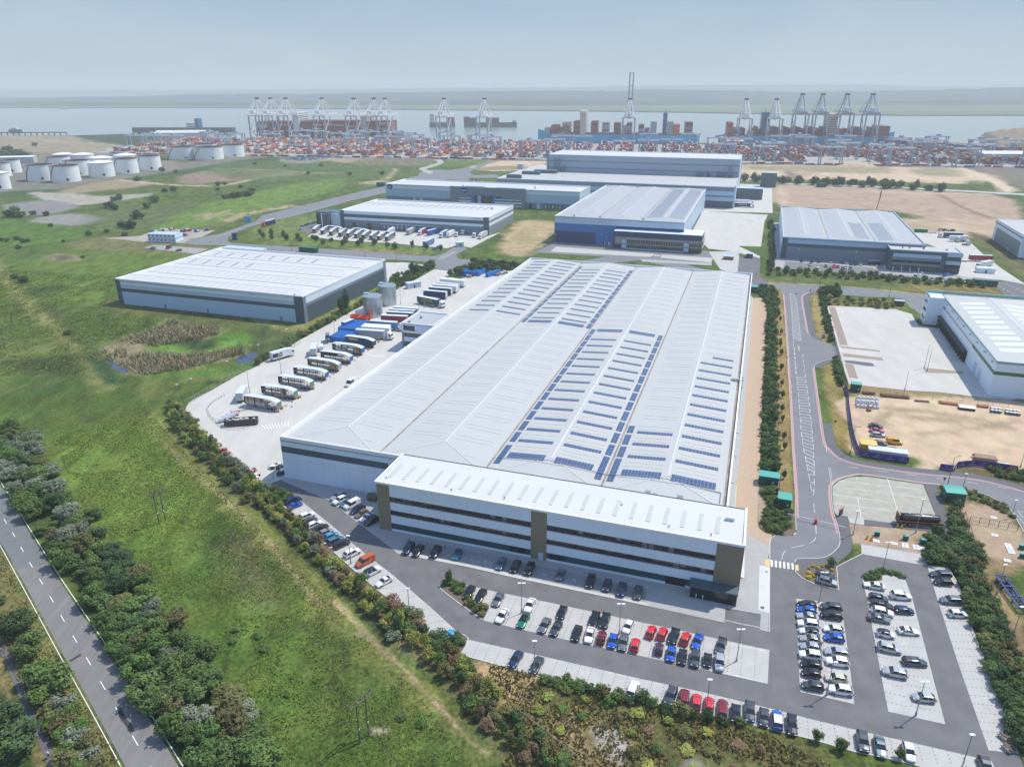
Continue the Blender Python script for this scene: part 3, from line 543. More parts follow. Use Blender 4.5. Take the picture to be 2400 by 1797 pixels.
sheet('estate_road',[gl('R6',[(1590,335),(1640,295),(1900,250),(2212,143)])+gl('R2',[(420,1198),(700,1130),(1000,1057),(1300,985),(1480,948),(1500,1000),(1200,1070),(800,1180),(520,1245),(300,1300),(180,1352),(130,1385),(120,1415)])+smooth(gl('R6',[(1990,290),(1962,312),(2010,330)]),3)+gl('R6',[(2212,345),(2300,352),(2300,380),(1950,352),(1700,347)])],.034,M_as2)
sheet('estate_road',[gl('R2',[(1400,1000),(1480,948),(1700,870),(1880,830),(2100,800),(2212,780),(2212,900),(1900,880),(1700,900),(1500,1010)])],.026,M_as2)
sheet('roundabout_road',[smooth(gl('R3',[(-60,940),(60,915),(250,920),(350,920),(440,880),(700,770),(720,778),(480,890),(380,930),(420,960),(600,955),(590,985),(300,985),(100,1010),(-100,1010)]),3)],.030,M_as2)
sheet('roundabout_road',[smooth(gl('R2',[(1370,665),(1440,668),(1450,690),(1560,672),(1800,675),(1930,700),(1990,740),(1900,780),(1840,800),(1900,820),(1860,840),(1780,800),(1800,785),(1940,742),(1880,712),(1780,690),(1500,690),(1380,690)]),3)],.036,mat('access_lane',(.36,.35,.32),.9,scale=.1))
sheet('estate_road',[gl('Q1',[(1950,672),(2060,655),(2230,668),(2500,800),(2230,830),(2060,800)])],.044,M_as)
sheet('estate_road',[gl('R4',[(870,898),(1145,925),(2212,960)])+gl('R5',[(2070,1150),(2300,1175),(2300,1160),(2070,1135)])+gl('R4',[(2212,950),(1145,915),(870,890)])],.05,mat('pale_lane',(.42,.43,.43),.9,scale=.1))
sheet('footway',[gl('R6',[(1240,372),(1330,347),(1800,382),(1690,425)])],.05,mat('old_slab',(.30,.30,.30),.9,scale=.2));sheet('compound_floor',[gl('R6',[(880,290),(1210,268),(1300,235),(1500,210),(1860,220),(1700,300),(1640,330),(1300,330),(1050,300)])],.022,mat('compound_grit',(.34,.31,.27),.9,var=.15,scale=.1))
YARD=gl('R7',[(2300,560),(1990,592),(1760,640),(1650,622),(1700,577),(1540,560),(1200,745),(860,905),(600,1050),(330,1200)])+gl('Q2',[(828,332),(640,420),(400,560)])+smooth(gl('Q2',[(300,610),(220,650),(165,705),(145,765),(170,825),(230,900)]),3)+gl('Q2',[(320,990),(480,1130),(640,1260),(780,1370),(870,1500)])+gl('T1',[(372,885)])+gl('P',[(1000,960),(1300,640)])
sheet('lorry_yard',[YARD],.040,M_cc)
for p,z_,mm in (([('R7',[(445,275),(540,200),(600,195),(2010,268),(2120,235),(1860,372),(1740,352),(1650,376),(1180,333),(760,310)])],.046,M_cc),([('R7',[(345,208),(540,148),(560,205),(440,252)])],.05,M_as),([('R7',[(1100,500),(1290,498),(1455,520),(1440,552),(1180,662),(1100,690)])],.046,M_cc),
  ([('R8',[(190,412),(335,345),(370,310),(1700,400),(1735,460),(1725,525),(1120,490),(1110,470)])],.046,M_as2),([('R8',[(330,405),(382,362),(1222,425),(1198,452)])],.058,M_bay),([('R8',[(1292,430),(1735,460),(1722,500),(1282,458)])],.058,M_bay),([('R8',[(1120,470),(1725,505),(1725,525),(1120,492)])],.062,M_pave),
  ([('R8',[(1500,195),(1660,55),(2212,88),(2182,145),(2152,362),(1955,356),(2050,400),(2145,445),(2140,462),(1900,402),(1700,380)])],.050,M_cc),([('R8',[(1700,405),(1960,402),(1962,462),(1945,600),(1800,560),(1735,462)])],.056,M_bay),([('R8',[(1962,462),(2062,440),(2145,462),(2137,620),(2170,645),(2212,668),(2230,720),(1940,640)])],.062,M_as),
  ([('R4',[(860,925),(1140,940),(1147,1178),(540,1162),(560,1130),(830,1130)])],.046,M_cc),([('Q1',[(56,155),(110,155),(110,470),(60,460)])],.046,M_pave),
  ([('Q1',[(60,455),(180,455),(1000,515),(1600,598),(1740,620),(1990,640),(1950,690),(1400,640),(900,600),(140,548),(60,545)])],.050,M_pave),([('Q1',[(150,490),(900,545),(1000,595),(1700,650),(1690,668),(1380,640),(960,602),(140,545)])],.060,M_as2),([('Q1',[(1000,560),(1240,575),(1500,600),(1230,600),(1010,590)])],.064,M_pave),
  ([('Q1',[(1240,240),(1680,258),(1850,420),(2030,560),(2230,690),(2050,655),(1740,622),(1560,600),(1600,420),(1350,330)])],.056,M_cc),
  ([('Q1',[(510,870),(1100,903),(1240,943),(1300,1045),(1480,1068),(1700,1150)]),('Q3',[(2000,300),(2212,560),(2100,580),(1860,560),(1480,512),(1200,497),(700,442),(640,270),(600,150),(572,60)])],.046,M_cc),([('Q1',[(525,880),(580,884),(695,1215),(620,1210)])],.058,M_tan),([('Q3',[(662,262),(742,275),(782,398),(700,385)])],.058,M_tan),
  ([('Q3',[(612,112),(968,152),(965,165),(640,132)])],.062,M_tan),([('Q3',[(642,175),(985,215),(1000,242),(650,205)])],.062,M_tan),([('Q3',[(660,238),(720,240),(900,262),(925,290),(860,288),(670,258)])],.062,M_foot),([('Q3',[(1335,300),(1680,335),(1700,355),(1365,345)])],.062,M_tan)):
    sheet('yard_floor' if mm in (M_cc,M_tan)else 'parking_bays' if mm is M_bay else 'pavement',[sum([gl(r,q)for r,q in p],[])],z_,mm)
# lorry park block paving, drives
sheet('lorry_park',[smooth(gl('Q4',[(600,470),(568,420),(556,240),(575,205),(625,168),(720,142),(850,135)]),3)+gl('Q4',[(1340,203),(1500,600),(1130,545),(830,505)])],.05,mat('reinforced_turf',(.375,.37,.31),.95,var=.16,scale=.5,detail=8))
sheet('footway',[gl('Q4',[(1347,200),(1450,207),(1612,640),(1500,600)])],.06,M_foot);sheet('footway',[gl('Q4',[(830,505),(1130,545),(1500,600),(1480,615),(830,555)])],.064,M_foot);sheet('pavement',[gl('Q4',[(690,485),(830,505),(830,555),(705,535)])],.07,M_bay)
sheet('footway',[smooth(gl('Q4',[(236,868),(265,845),(480,835),(590,765),(622,690),(600,560),(590,470)]),3)+smooth(gl('Q4',[(690,480),(728,700),(720,770),(690,810),(590,895),(592,915)]),3)+gl('Q4',[(400,985),(240,965)])],PC,M_foot,.1)
sheet('planting_bed',[smooth(gl('Q4',[(242,965),(400,960),(500,935),(592,925),(611,1116),(400,1060),(290,1010),(250,985)]),2)],PC+.01,mat('bed_soil',(.15,.12,.085),.95,var=.3,scale=2,detail=8))
for q in ([('Q6',[(1590,1000),(1650,965),(1830,1010),(1790,1110),(1850,1150),(2015,1178),(1955,1298),(1760,1160),(1600,1035)])],[('Q4',[(822,1030),(838,988),(960,947),(1170,988),(1188,1008),(1000,978),(985,1000),(990,1030),(826,1064)])],[('S3',[(1380,440),(1570,355),(1655,400),(1590,548),(1500,560)])],[('T2',[(1535,500),(1620,300),(1640,0),(1800,0),(1990,400),(2010,600),(1990,630),(1720,622),(1580,550)])],[('T6',[(1560,1380),(1760,1380),(1800,1656),(1530,1656)])]):
    sheet('planting_bed',[sum([gl(r,p)for r,p in q],[])],.085,MATS['bed_soil'],.08)
def kerb(reg,pts,w=.22,h=.13,sm=3,m=M_kerb,off=0.):
    q=gl(reg,pts);q=smooth(q,sm)if sm else q;o=strip_mb(MB(),q,w,h,off,h).build('kerb',m);o['kind']='structure';return o
for r_,p in (('Q6',[(240,317),(420,482),(660,702),(850,872),(1050,1040),(1300,1240),(1540,1462)]),('Q7',[(0,915),(560,1070),(800,1132),(1200,1222),(1500,1282),(2212,1422)]),('Q5',[(0,1142),(370,1232),(740,1340),(1040,1400),(1280,1460),(1600,1550)]),('Q5',[(2162,1360),(2060,1080),(1962,800),(1850,510),(1720,215),(1650,0)]),('Q4',[(1722,1290),(1640,1060),(1562,932),(1375,905),(1342,805),(805,718),(812,803),(592,915),(611,1116),(400,1062),(290,1010),(240,960),(233,880)]),
   ('Q6',[(1830,1010),(1650,965),(1590,1000),(1600,1035),(1760,1160),(1955,1298)]),('Q4',[(826,1064),(822,1030),(838,988),(960,947),(1170,988),(1188,1008)]),('Q4',[(242,600),(215,643),(60,647),(22,680),(15,740),(14,870),(10,1480)]),('T4',[(1470,770),(1560,765),(1640,800)]),('Q2',[(828,332),(640,420),(400,560),(220,650),(165,705),(145,765),(170,825),(230,900),(480,1130),(780,1370),(870,1500)]),('R7',[(1540,560),(1200,745),(860,905),(600,1050),(330,1200),(0,1400)]),('T2',[(1245,0),(1225,300),(1232,430),(1300,560),(1400,630)]),('S3',[(1590,550),(1660,400),(1571,352)])):
    kerb(r_,p,sm=0 if r_ in ('Q5',)or len(p)>12 or r_=='Q7' else 2)
o=MB();strip_mb(o,K2[:],.2,.13,0,.13);strip_mb(o,K3,.2,.13,0,.13);strip_mb(o,K4+[],.2,.13,0,.13);strip_mb(o,K5,.2,.13,0,.13);strip_mb(o,E1[4:-12],.2,.13,0,.13);o.build('kerb',M_kerb)['kind']='structure'
o=MB();strip_mb(o,K3[:-6],3.0,.12,-1.7,.1);strip_mb(o,K5[3:],3.0,.12,-1.7,.1);strip_mb(o,K4,3.0,.118,-1.7,.1);o.build('footway',M_foot)['kind']='structure'
o=MB();strip_mb(o,K3,.55,.05,.5);strip_mb(o,K5[9:],.55,.05,.5);strip_mb(o,smooth(gl('Q1',[(128,775),(155,1100),(175,1475)]),3)+gl('Q3',[(185,480),(210,1000),(237,1400)])+gl('Q4',[(240,490)]),.55,.05,.5);strip_mb(o,K2[22:58],.55,.05,.5);o.build('road_marking',M_red)['kind']='structure'
sheet('tactile_paving',[gl('Q4',[(233,898),(263,903),(266,952),(236,947)]),gl('Q4',[(-28,850),(14,857),(14,917),(-28,910)])],PC+.035,M_yel)
mk=MB()
for i in range(6):a=22+36*i;mk.poly([(*g('Q4',a,855+i*5.5),.06),(*g('Q4',a+18,858+i*5.5),.06),(*g('Q4',a+20,915+i*5),.06),(*g('Q4',a+3,912+i*5),.06)][::-1])
def line(reg,pts,w=.12,z=.06,sm=0):q=gl(reg,pts);strip_mb(mk,smooth(q,sm)if sm else q,w,z)
def dline(reg,pts,on=2,off=2,w=.12,z=.06,sm=3):dashes(mk,smooth(gl(reg,pts),sm),on,off,w,z)
def hatch(regl,l_,regr,r__,step,w=.2,skew=.0):
    a=resample(smooth(gl(regl,l_),4),.5);b=resample(smooth(gl(regr,r__),4),.5);n_=int(len(a)*.5/step)
    for i in range(n_):
        t=i/n_;t2=min(1,t+skew/n_);strip_mb(mk,[a[int(t*(len(a)-1))],b[int(t2*(len(b)-1))]],w,.058)
hatch('Q1',[(190,770),(205,950),(220,1170)],'Q1',[(235,770),(262,960),(285,1180)],2.6,skew=1.4)
hatch('Q3',[(250,390),(275,700),(295,930),(330,1120),(350,1215)],'Q3',[(320,362),(350,560),(385,900),(398,1100),(402,1210)],2.6,skew=1.2)
hatch('Q4',[(345,115),(375,230),(392,340)],'Q4',[(398,120),(398,230),(396,340)],4)
dline('Q1',[(190,770),(205,950),(220,1180),(240,1475)],3,1.5);dline('Q1',[(238,770),(262,960),(285,1180)],3,1.5);dline('Q3',[(228,130),(250,390),(275,700),(295,930),(350,1215),(390,1440)],4,2);dline('Q3',[(300,190),(320,362),(350,560),(385,900),(400,1210),(392,1440)],4,2)
dline('Q4',[(396,370),(405,470)],2,1);line('Q4',[(412,550),(416,628)]);line('Q4',[(412,660),(395,690),(360,710)],sm=3);line('Q4',[(312,728),(200,752)]);line('Q4',[(150,775),(128,805),(120,850)],sm=3)
dline('Q3',[(525,1170),(545,1310)],.6,.5,.15);dline('Q3',[(538,1165),(558,1310)],.6,.5,.15);line('Q3',[(500,950),(507,1030)]);dline('Q3',[(700,1160),(1300,1235),(2000,1330),(2212,1390)],3,5)
dline('Q4',[(2212,540),(2150,470),(2100,430)],.8,.6);line('Q4',[(2155,430),(2212,445)]);line('Q4',[(2155,430),(2205,490)]);line('Q3',[(260,118),(270,155)],.25);line('Q3',[(262,120),(275,116)],.3)
dline('Q1',[(0,690),(500,730),(1000,770),(1300,800)],2,3);dline('T4',[(1450,562),(1700,580),(2000,592)],.8,.8);dline('R2',[(60,1375),(240,1310),(560,1230),(900,1135),(1300,1040),(1480,985)],2.5,3.5,.35);dline('R6',[(1690,320),(1850,280),(2212,190)],2,2,.3);dline('R7',[(0,360),(800,420),(1500,465),(2200,515)],3,6)
dline('Q1',[(1990,700),(2160,800)],3,3,.2);dline('Q1',[(2060,680),(2212,760)],3,3,.2);dline('Q1',[(1230,850),(1310,930)],2,2);line('Q1',[(1195,835),(1250,900)])
for i in range(9):dx=20*i;line('R7',[(1575+dx*.9,465-dx*.35),(1622+dx*.75,462-dx*.4)],.35)if i<8 else None
hatch('R7',[(1570,465),(1640,415),(1690,385)],'R7',[(1640,470),(1715,425),(1740,400)],3)
hatch('T4',[(1350,400),(1370,280)],'T4',[(1445,400),(1455,280)],1.6);line('T4',[(1258,415),(1292,240)]);line('T4',[(1350,410),(1372,270)]);line('T4',[(1447,410),(1460,270)])
for a,b in (((880,1010),(1125,1035)),):dline('Q1',[a,b],.5,.7,.5)
dline('Q1',[(590,880),(690,1210)],1.5,1,.15,.07);dline('Q3',[(742,278),(780,395)],1.5,1,.15,.07)
for i in range(9):line('Q2',[(885+32*i,895-4*i),(925+27*i,935-3*i)],.3);line('R7',[(970+17*i,1290+1.5*i),(985+15*i,1305+1*i)],.3)
for i in range(5):line('R8',[(1215+14*i,430+1.5*i),(1213+14*i,440+1.5*i)],.6,.075)
for i in range(12):line('R7',[(1560+13*i,562+2*i),(1565+13*i,570+2*i)],.5)
# lorry park grid
for q in ([(765,140),(775,175)],[(1030,148),(1110,400),(1120,460)],[(775,320),(805,490)],[(600,170),(1300,245)],[(570,222),(1345,320)],[(565,290),(1100,360)],[(570,365),(1130,440)]):line('Q4',q,.13)
mk.build('road_marking',M_white)['kind']='structure'
# bay lines: dotted lines of dark setts, and VISITORS lettering
mk=MB()
def bays(fr,a,b,br,a2,b2,n,on=.35,off=.35,z=.056):
    A0,B0,A1,B1=g(fr,*a),g(fr,*b),g(br,*a2),g(br,*b2)
    for i in range(1,n):
        t=i/n;p=(A0[0]+(B0[0]-A0[0])*t,A0[1]+(B0[1]-A0[1])*t);q=(A1[0]+(B1[0]-A1[0])*t,A1[1]+(B1[1]-A1[1])*t)
        k=resample([p,q],.1);
        for j in range(0,len(k)-4,8):strip_mb(mk,[k[j],k[j+3]],.14,z)
bays('Q6',(395,275),(1755,1420),'Q6',(240,317),(1540,1462),26)
bays('Q7',(40,400),(2222,862),'Q7',(-20,505),(2215,985),25);bays('Q7',(100,642),(2210,1112),'Q7',(150,545),(2215,985),23)
bays('Q7',(0,787),(2212,1290),'Q7',(-60,900),(2195,1420),25);bays('Q5',(0,972),(1930,1422),'Q5',(0,1142),(1990,1560),16)
bays('Q4',(245,1188),(280+0,1475),'Q4',(440,1212),(475,1520),5);bays('Q5',(252,80),(280,825),'Q5',(450,100),(505,870),11);bays('Q5',(450,60),(505,870),'Q5',(632,90),(745,930),12)
bays('Q5',(850,0),(1040,995),'Q5',(1055,30),(1245,1045),14);bays('Q5',(1060,0),(1245,1045),'Q5',(1230,0),(1532,1105),13);bays('Q5',(1455,0),(1906,1330),'Q5',(1650,0),(2162,1360),20)
bays('Q4',(1375,905),(1455+105,1475),'Q4',(1560,932),(1800,1475),7);bays('R7',(600,230),(1180,330),'R7',(700,190),(1230,270),14,z=.06)
mk.build('bay_line',M_drk)['kind']='structure'
for (r_,x,y,hd,z_)in [('Q7',1936,655,0,PC+.03),('Q7',2020,674,0,PC+.03),('Q7',2106,690,0,PC+.03),('Q7',1937,1046,0,.062),('Q7',2033,1068,0,.062),('Q7',2128,1088,0,.062),('Q7',1956,824,1,.062),('Q7',2042,840,1,.062),('Q7',2130,856,1,.062)]:
    p=g(r_,x,y);t=text_obj('bay_lettering','VISITORS',.62,M_white,None,(p[0],p[1],z_),(0,0,AN+(math.pi if hd else 0)),.002);t['kind']='structure'
for (r_,x,y)in [('Q6',1865,790),('Q6',1985,805),('Q7',555,310),('Q7',775,352),('Q7',118,212)]:
    p=g(r_,x,y);m_=MB();
    for i in range(10):a,b2=R(-60+i*24),R(-60+(i+1)*24);strip_mb(m_,[(p[0]+.42*math.cos(a),p[1]-.1+.42*math.sin(a)),(p[0]+.42*math.cos(b2),p[1]-.1+.42*math.sin(b2))],.1,PC+.03)
    strip_mb(m_,[(p[0]-.1,p[1]+.75),(p[0]-.1,p[1]+.1),(p[0]+.3,p[1]+.05),(p[0]+.45,p[1]-.5)],.11,PC+.03);m_.build('wheelchair_symbol',M_white)['kind']='structure'
mk=MB()
for (a,b2)in (((1790,740),(1760,810)),((1900,780),(1880,830)),((2010,790),(2000,850))):
    for i in range(6):p=g('Q6',a[0]+i*11-20,a[1]+i*2);q=g('Q6',b2[0]+i*11-20,b2[1]+i*2);strip_mb(mk,[p,q],.12,PC+.032)
for x0,y0 in ((180,190),(330,300),(620,300),(710,340),(950,345),(1060,410),(1180,430),(1310,450)):
    for i in range(5):strip_mb(mk,[g('Q7',x0+i*4-18,y0+i*14-30),g('Q7',x0+i*4+18,y0+i*14-50)],.1,PC+.032)
mk.build('road_marking',flat('worn_paint',(.45,.45,.43),.8))['kind']='structure'
# ================================================================ BUILDINGS (local frame: x along the front, y away from it)
C_white=mat('sky_tinted_white_cladding',(.66,.755,.84),.45,var=.025,scale=.5,spec=.4,stretch=(6,6,.02))  # white sheet; the blue of sky-lit shade is put into its colour
C_silver=mat('silver_cladding',(.46,.56,.66),.45,var=.03,scale=.4,spec=.4,stretch=(6,6,.02))
C_lblue=mat('light_blue_cladding',(.40,.54,.68),.45,var=.03,scale=.4,spec=.4,stretch=(6,6,.02))
C_dark=mat('anthracite_cladding',(.070,.105,.130),.5,var=.05,scale=.4,stretch=(6,6,.02))
C_grey=mat('mid_grey_cladding',(.185,.235,.275),.5,var=.04,scale=.4,stretch=(6,6,.02))
C_green=mat('dark_green_cladding',(.030,.075,.085),.45,var=.05,scale=.4)
C_brown=mat('bronze_cladding',(.235,.195,.135),.5,var=.05,scale=.5,stretch=(5,5,.02))
C_blue=mat('royal_blue_cladding',(.045,.165,.42),.45,var=.04,scale=.4);C_navy=mat('navy_cladding',(.022,.05,.125),.45,var=.05,scale=.4);C_bright=mat('bright_blue_cladding',(.02,.15,.48),.4,var=.03,scale=.4)
R_white=mat('roof_sheet',(.455,.465,.455),.6,var=.03,scale=.12,spec=.35,stretch=(.9,.05,1),detail=8)
R_white2=mat('roof_sheet_across',(.56,.57,.56),.6,var=.03,scale=.12,spec=.35,stretch=(.05,.9,1),detail=8)
R_grey=mat('roof_sheet_grey',(.38,.405,.42),.6,var=.05,scale=.15,spec=.35,stretch=(1.2,.06,1),detail=8)
R_cap=flat('ridge_flashing',(.62,.63,.63),.4);R_gut=mat('gutter_lining',(.30,.25,.20),.9,var=.35,scale=.25);R_par=flat('parapet_flashing',(.78,.80,.82),.45)
R_rl=mat('rooflight_grp',(.47,.49,.455),.45,var=.05,scale=.6);R_rlw=mat('rooflight_clear',(.88,.90,.92),.35,var=.04,scale=.6);R_rld=mat('rooflight_dark',(.20,.24,.30),.3,var=.1,scale=.6)
G_win=mat('window_glass',(.035,.032,.035),.08,var=.5,scale=.35,spec=.8);G_blk=mat('black_glass',(.012,.015,.02),.06,var=.3,scale=.3,spec=.8);M_mull=flat('mullion',(.10,.065,.05),.5)
M_pv=mat('solar_cell',(.065,.105,.205),.18,var=.25,scale=1.2,spec=.7,world=True);M_pvf=flat('solar_frame',(.55,.57,.6),.4)
M_rust=flat('red_oxide',(.40,.13,.07),.7);M_door=flat('door_white',(.6,.62,.65),.5);M_gd=flat('green_kiosk_wall',(.012,.085,.065),.5);M_gt=flat('green_kiosk_roof',(.06,.36,.30),.5)
def wall(mb,side,W_,L_,bands,x0=0.,x1=None,off=0.0):
    """side: f(ront) b(ack) l(eft) r(ight); bands = [(z0, z1, material slot)]"""
    x1=(W_ if side in 'fb' else L_)if x1 is None else x1
    for z0,z1,m in bands:
        if side=='f':p=[(x0,-off,z0),(x1,-off,z0),(x1,-off,z1),(x0,-off,z1)]
        elif side=='b':p=[(x1,L_+off,z0),(x0,L_+off,z0),(x0,L_+off,z1),(x1,L_+off,z1)]
        elif side=='l':p=[(-off,x1,z0),(-off,x0,z0),(-off,x0,z1),(-off,x1,z1)]
        else:p=[(W_+off,x0,z0),(W_+off,x1,z0),(W_+off,x1,z1),(W_+off,x0,z1)]
        mb.poly(p,m)
class Roof:
    def __init__(s,W_,L_,n,eave,rise,axis='y',hip0=0.,hip1=0.):
        s.W,s.L,s.n,s.e,s.r,s.ax,s.h0,s.h1=W_,L_,n,eave,rise,axis,hip0,hip1;s.sp=(W_ if axis=='y' else L_)/n
    def z(s,x,y):
        a,b=(x,y)if s.ax=='y' else (y,x);Lb=s.L if s.ax=='y' else s.W
        t=(a % s.sp)/s.sp;t=min(t,1-t)*2;zz=t
        if s.h0:zz=min(zz,b/s.h0)
        if s.h1:zz=min(zz,(Lb-b)/s.h1)
        return s.e+s.r*max(0,zz)
    def build(s,root,m,capm=None):
        mb=MB();cap=MB();gut=MB();Lb=s.L if s.ax=='y' else s.W
        T=(lambda a,b,z:(a,b,z))if s.ax=='y' else (lambda a,b,z:(b,a,z))
        def P(pts):
            q=[T(*p)for p in pts];mb.poly(q if s.ax=='y' else q[::-1])
        for i in range(s.n):
            a0,a1=i*s.sp,(i+1)*s.sp;am=(a0+a1)/2;zr=s.e+s.r
            P([(a0,0,s.e),(am,s.h0,zr),(am,Lb-s.h1,zr),(a0,Lb,s.e)]);P([(a1,0,s.e),(a1,Lb,s.e),(am,Lb-s.h1,zr),(am,s.h0,zr)])
            if s.h0:P([(a0,0,s.e),(a1,0,s.e),(am,s.h0,zr)])
            if s.h1:P([(a0,Lb,s.e),(am,Lb-s.h1,zr),(a1,Lb,s.e)])
            cap.bar(T(am,s.h0,zr+.05),T(am,Lb-s.h1,zr+.05),.42,0,.1)
            for hh,b0,b1 in ((s.h0,0,s.h0),(s.h1,Lb,Lb-s.h1)):
                if hh:
                    for a in (a0,a1):cap.bar(T(a,b0,s.e+.05),T(am,b1,zr+.05),.22,0,.08)
            if i:gut.bar(T(a0,.5,s.e+.06),T(a0,Lb-.5,s.e+.06),.5,0,.12)
        mb.f=[f[::-1]for f in mb.f]
        o=mb.build('roof',m,root);c_=cap.build('ridge_cap',capm or R_cap,o)
        if s.n>1:gut.build('valley_gutter',R_gut,o)
        return o
def parapet(root,W_,L_,h,e,m=R_par,w=.45,sides='fblr'):
    mb=MB();
    if 'f' in sides:mb.box(0,0,e,W_,w,h)
    if 'b' in sides:mb.box(0,L_-w,e,W_,L_,h)
    if 'l' in sides:mb.box(0,w,e,w,L_-w,h)
    if 'r' in sides:mb.box(W_-w,w,e,W_,L_-w,h)
    return mb.build('parapet',m,root)
def patch(mb,rf,x0,y0,x1,y1,up=.05,m=0,T=.04):
    """a thin plate lying on the roof slope"""
    a=[(x0,y0),(x1,y0),(x1,y1),(x0,y1)];zs=[rf.z(*p)+up for p in a];mb.poly([(p[0],p[1],z)for p,z in zip(a,zs)],m)
    for i in range(4):j=(i+1)% 4;mb.poly([(*a[i],zs[i]-up),(*a[j],zs[j]-up),(*a[j],zs[j]),(*a[i],zs[i])],m)
def pvrow(root,rf,x0,x1,y,rows=1,n=None):
    mb=MB();n=n or max(1,int(round((x1-x0)/.92)));w=(x1-x0)/n
    for r in range(rows):
        for i in range(n):patch(mb,rf,x0+i*w+.05,y+r*1.72+.04,x0+(i+1)*w-.05,y+r*1.72+1.62,.14)
    return mb.build('solar_array',M_pv,root)
def pvcol(root,rf,x0,y0,n,w=.92):
    mb=MB()
    for i in range(n):
        for k in (0,1):patch(mb,rf,x0+k*w+.04,y0+i*1.66+.04,x0+(k+1)*w-.04,y0+i*1.66+1.58,.14)
    return mb.build('solar_array',M_pv,root)
def vent(root,x,y,z,s=1.0,nm='roof_vent'):
    mb=MB();mb.box(x-.4*s,y-.4*s,z-.3,x+.4*s,y+.4*s,z+.7*s);mb.box(x-.6*s,y-.6*s,z+.7*s,x+.6*s,y+.6*s,z+.95*s);return mb.build(nm,C_grey,root)
# ---- 1. main warehouse with its office front
mw=empty('warehouse',-67.691,191.017,0,AN,'largest white warehouse, blue solar panels on its roof, office front over the car park','warehouse')
mW,mL,mH=126.1,251.8,13.75
mb=MB();bs=[(0,6.7,0),(6.72,8.7,0),(8.7,10.7,1),(10.7,12.7,0)]
wall(mb,'f',mW,mL,bs,0,34.9);wall(mb,'l',mW,mL,[(0,12.7,0)]);wall(mb,'b',mW,mL,[(0,12.7,0)]);wall(mb,'r',mW,mL,[(0,8.7,0),(8.7,10.7,1),(10.7,12.7,0)]);wall(mb,'f',mW,mL,[(0,12.7,0)],34.9,mW)
w_=mb.build('wall',[C_white,C_dark],mw);j=MB();j.box(.1,-.03,6.66,34.8,0,6.76);
for k in range(1,8):j.box(k*4.4,-.02,.3,k*4.4+.06,0,8.6)
j.build('panel_joint',C_silver,w_)
rf=Roof(mW,mL,4,12.65,1.1,'y',12,0.);rf_o=rf.build(mw,R_white);parapet(mw,mW,mL,mH,12.2)
mb=MB();mb.box(mW-1.3,.6,12.7,mW-.5,mL-.6,12.82);mb.build('edge_gutter',R_gut,mw)
def lights(mb,x0,x1,ys):
    for y in ys:
        patch(mb,rf,x0,y+3.0,x1,y+3.42,.05);patch(mb,rf,x0,y+5.2,x1,y+5.62,.05)
mb=MB();ysn=[12+8*k for k in range(30)]
for xa,xb in ((3.5,13.8),(17.6,28.5),(34.8,45.2),(49,60.2),(66.4,76.8),(80,91),(98,108.4),(112,122.6)):lights(mb,xa,xb,[y for y in ysn if y<mL-8])
for xa in (6.5,23,38,55,70,84,101,116):patch(mb,rf,xa,6.6,xa+3.4,7.0,.05)
mb.build('rooflight',R_rl,rf_o)['kind']='stuff'
for k in range(13):pvrow(rf_o,rf,66.4,76.8,20+8*k,1,12);pvrow(rf_o,rf,79.9,90.8,20+8*k,1,12)
for x_ in (66.4,79.9):pvrow(rf_o,rf,x_,x_+10.6,9.6,2,12);pvrow(rf_o,rf,x_,x_+10.6,127.6,2,12)
pvcol(rf_o,rf,63.9,5.7,7);pvcol(rf_o,rf,91.9,5.7,8);pvcol(rf_o,rf,95.2,5.7,8)
for k in range(14):pvcol(rf_o,rf,63.9,19.6+8*k+(.0),4);pvcol(rf_o,rf,91.9,20+8*k,4)
for k in range(3):pvrow(rf_o,rf,98.2,108.6,20+8*k,1,12);pvcol(rf_o,rf,95.2,20+8*k,4 if k<2 else 3)
pvrow(rf_o,rf,98.2,108.6,9.6,2,12);pvrow(rf_o,rf,111.2,122.6,9.6,2,12)
for k in range(11):pvrow(rf_o,rf,111.2,122.6,20+8*k,1,12)
pvrow(rf_o,rf,115,122.6,107.5,1,8)
for k in range(14):
    y=140+8*k
    if y<246:pvrow(rf_o,rf,4.2,13.6,y,1,11);pvrow(rf_o,rf,17.4,28.8,y,1,12)
    if k:pvrow(rf_o,rf,35,45.4,129.5+8*k,1,11);pvrow(rf_o,rf,48.6,59.8,129.5+8*k,1,12)
mb=MB()
for (xx)in (32.2,60.9):
    for k in range(14):
        for i in range(4):
            for q_ in (0,1):patch(mb,rf,xx+q_*.92+.04,131+8*k+i*1.66+.04,xx+(q_+1)*.92-.04,131+8*k+i*1.66+1.6,.14)
mb.build('solar_array',M_pv,rf_o)['kind']='stuff'
pvrow(rf_o,rf,35,45.4,131,2,12);pvrow(rf_o,rf,48.6,59.8,131,2,12)
mb=MB();mb.bar((64,8.9,12.95),(78.8,9.2,14.3),.14);mb.bar((78.8,9.2,14.3),(94.5,8.9,12.95),.14);mb.bar((94.6,8.9,12.95),(110.3,9.0,14.3),.14);mb.bar((110.3,9,14.3),(124,8.5,12.95),.16);mb.bar((124,8.5,12.95),(124,3.4,12.9),.2);mb.build('cable_tray',C_grey,rf_o)
for x,y,s_ in ((106.6,1.6,1.1),(108.3,1.4,.8),(114.5,1.6,1.2)):vent(rf_o,x,y,12.9,s_)
mb=MB();mb.box(mW-3.4,88,13.2,mW+.6,88.9,13.5);mb.bar((mW+.4,88.4,0),(mW+.4,88.4,13.8),.12);mb.build('access_ladder',C_grey,mw)
mb=MB()
for y in (4,20,36,52,90,100):mb.box(mW,y,9.8,mW+.9,y+.25,10.1)
mb.build('wall_lamp',M_door,mw)
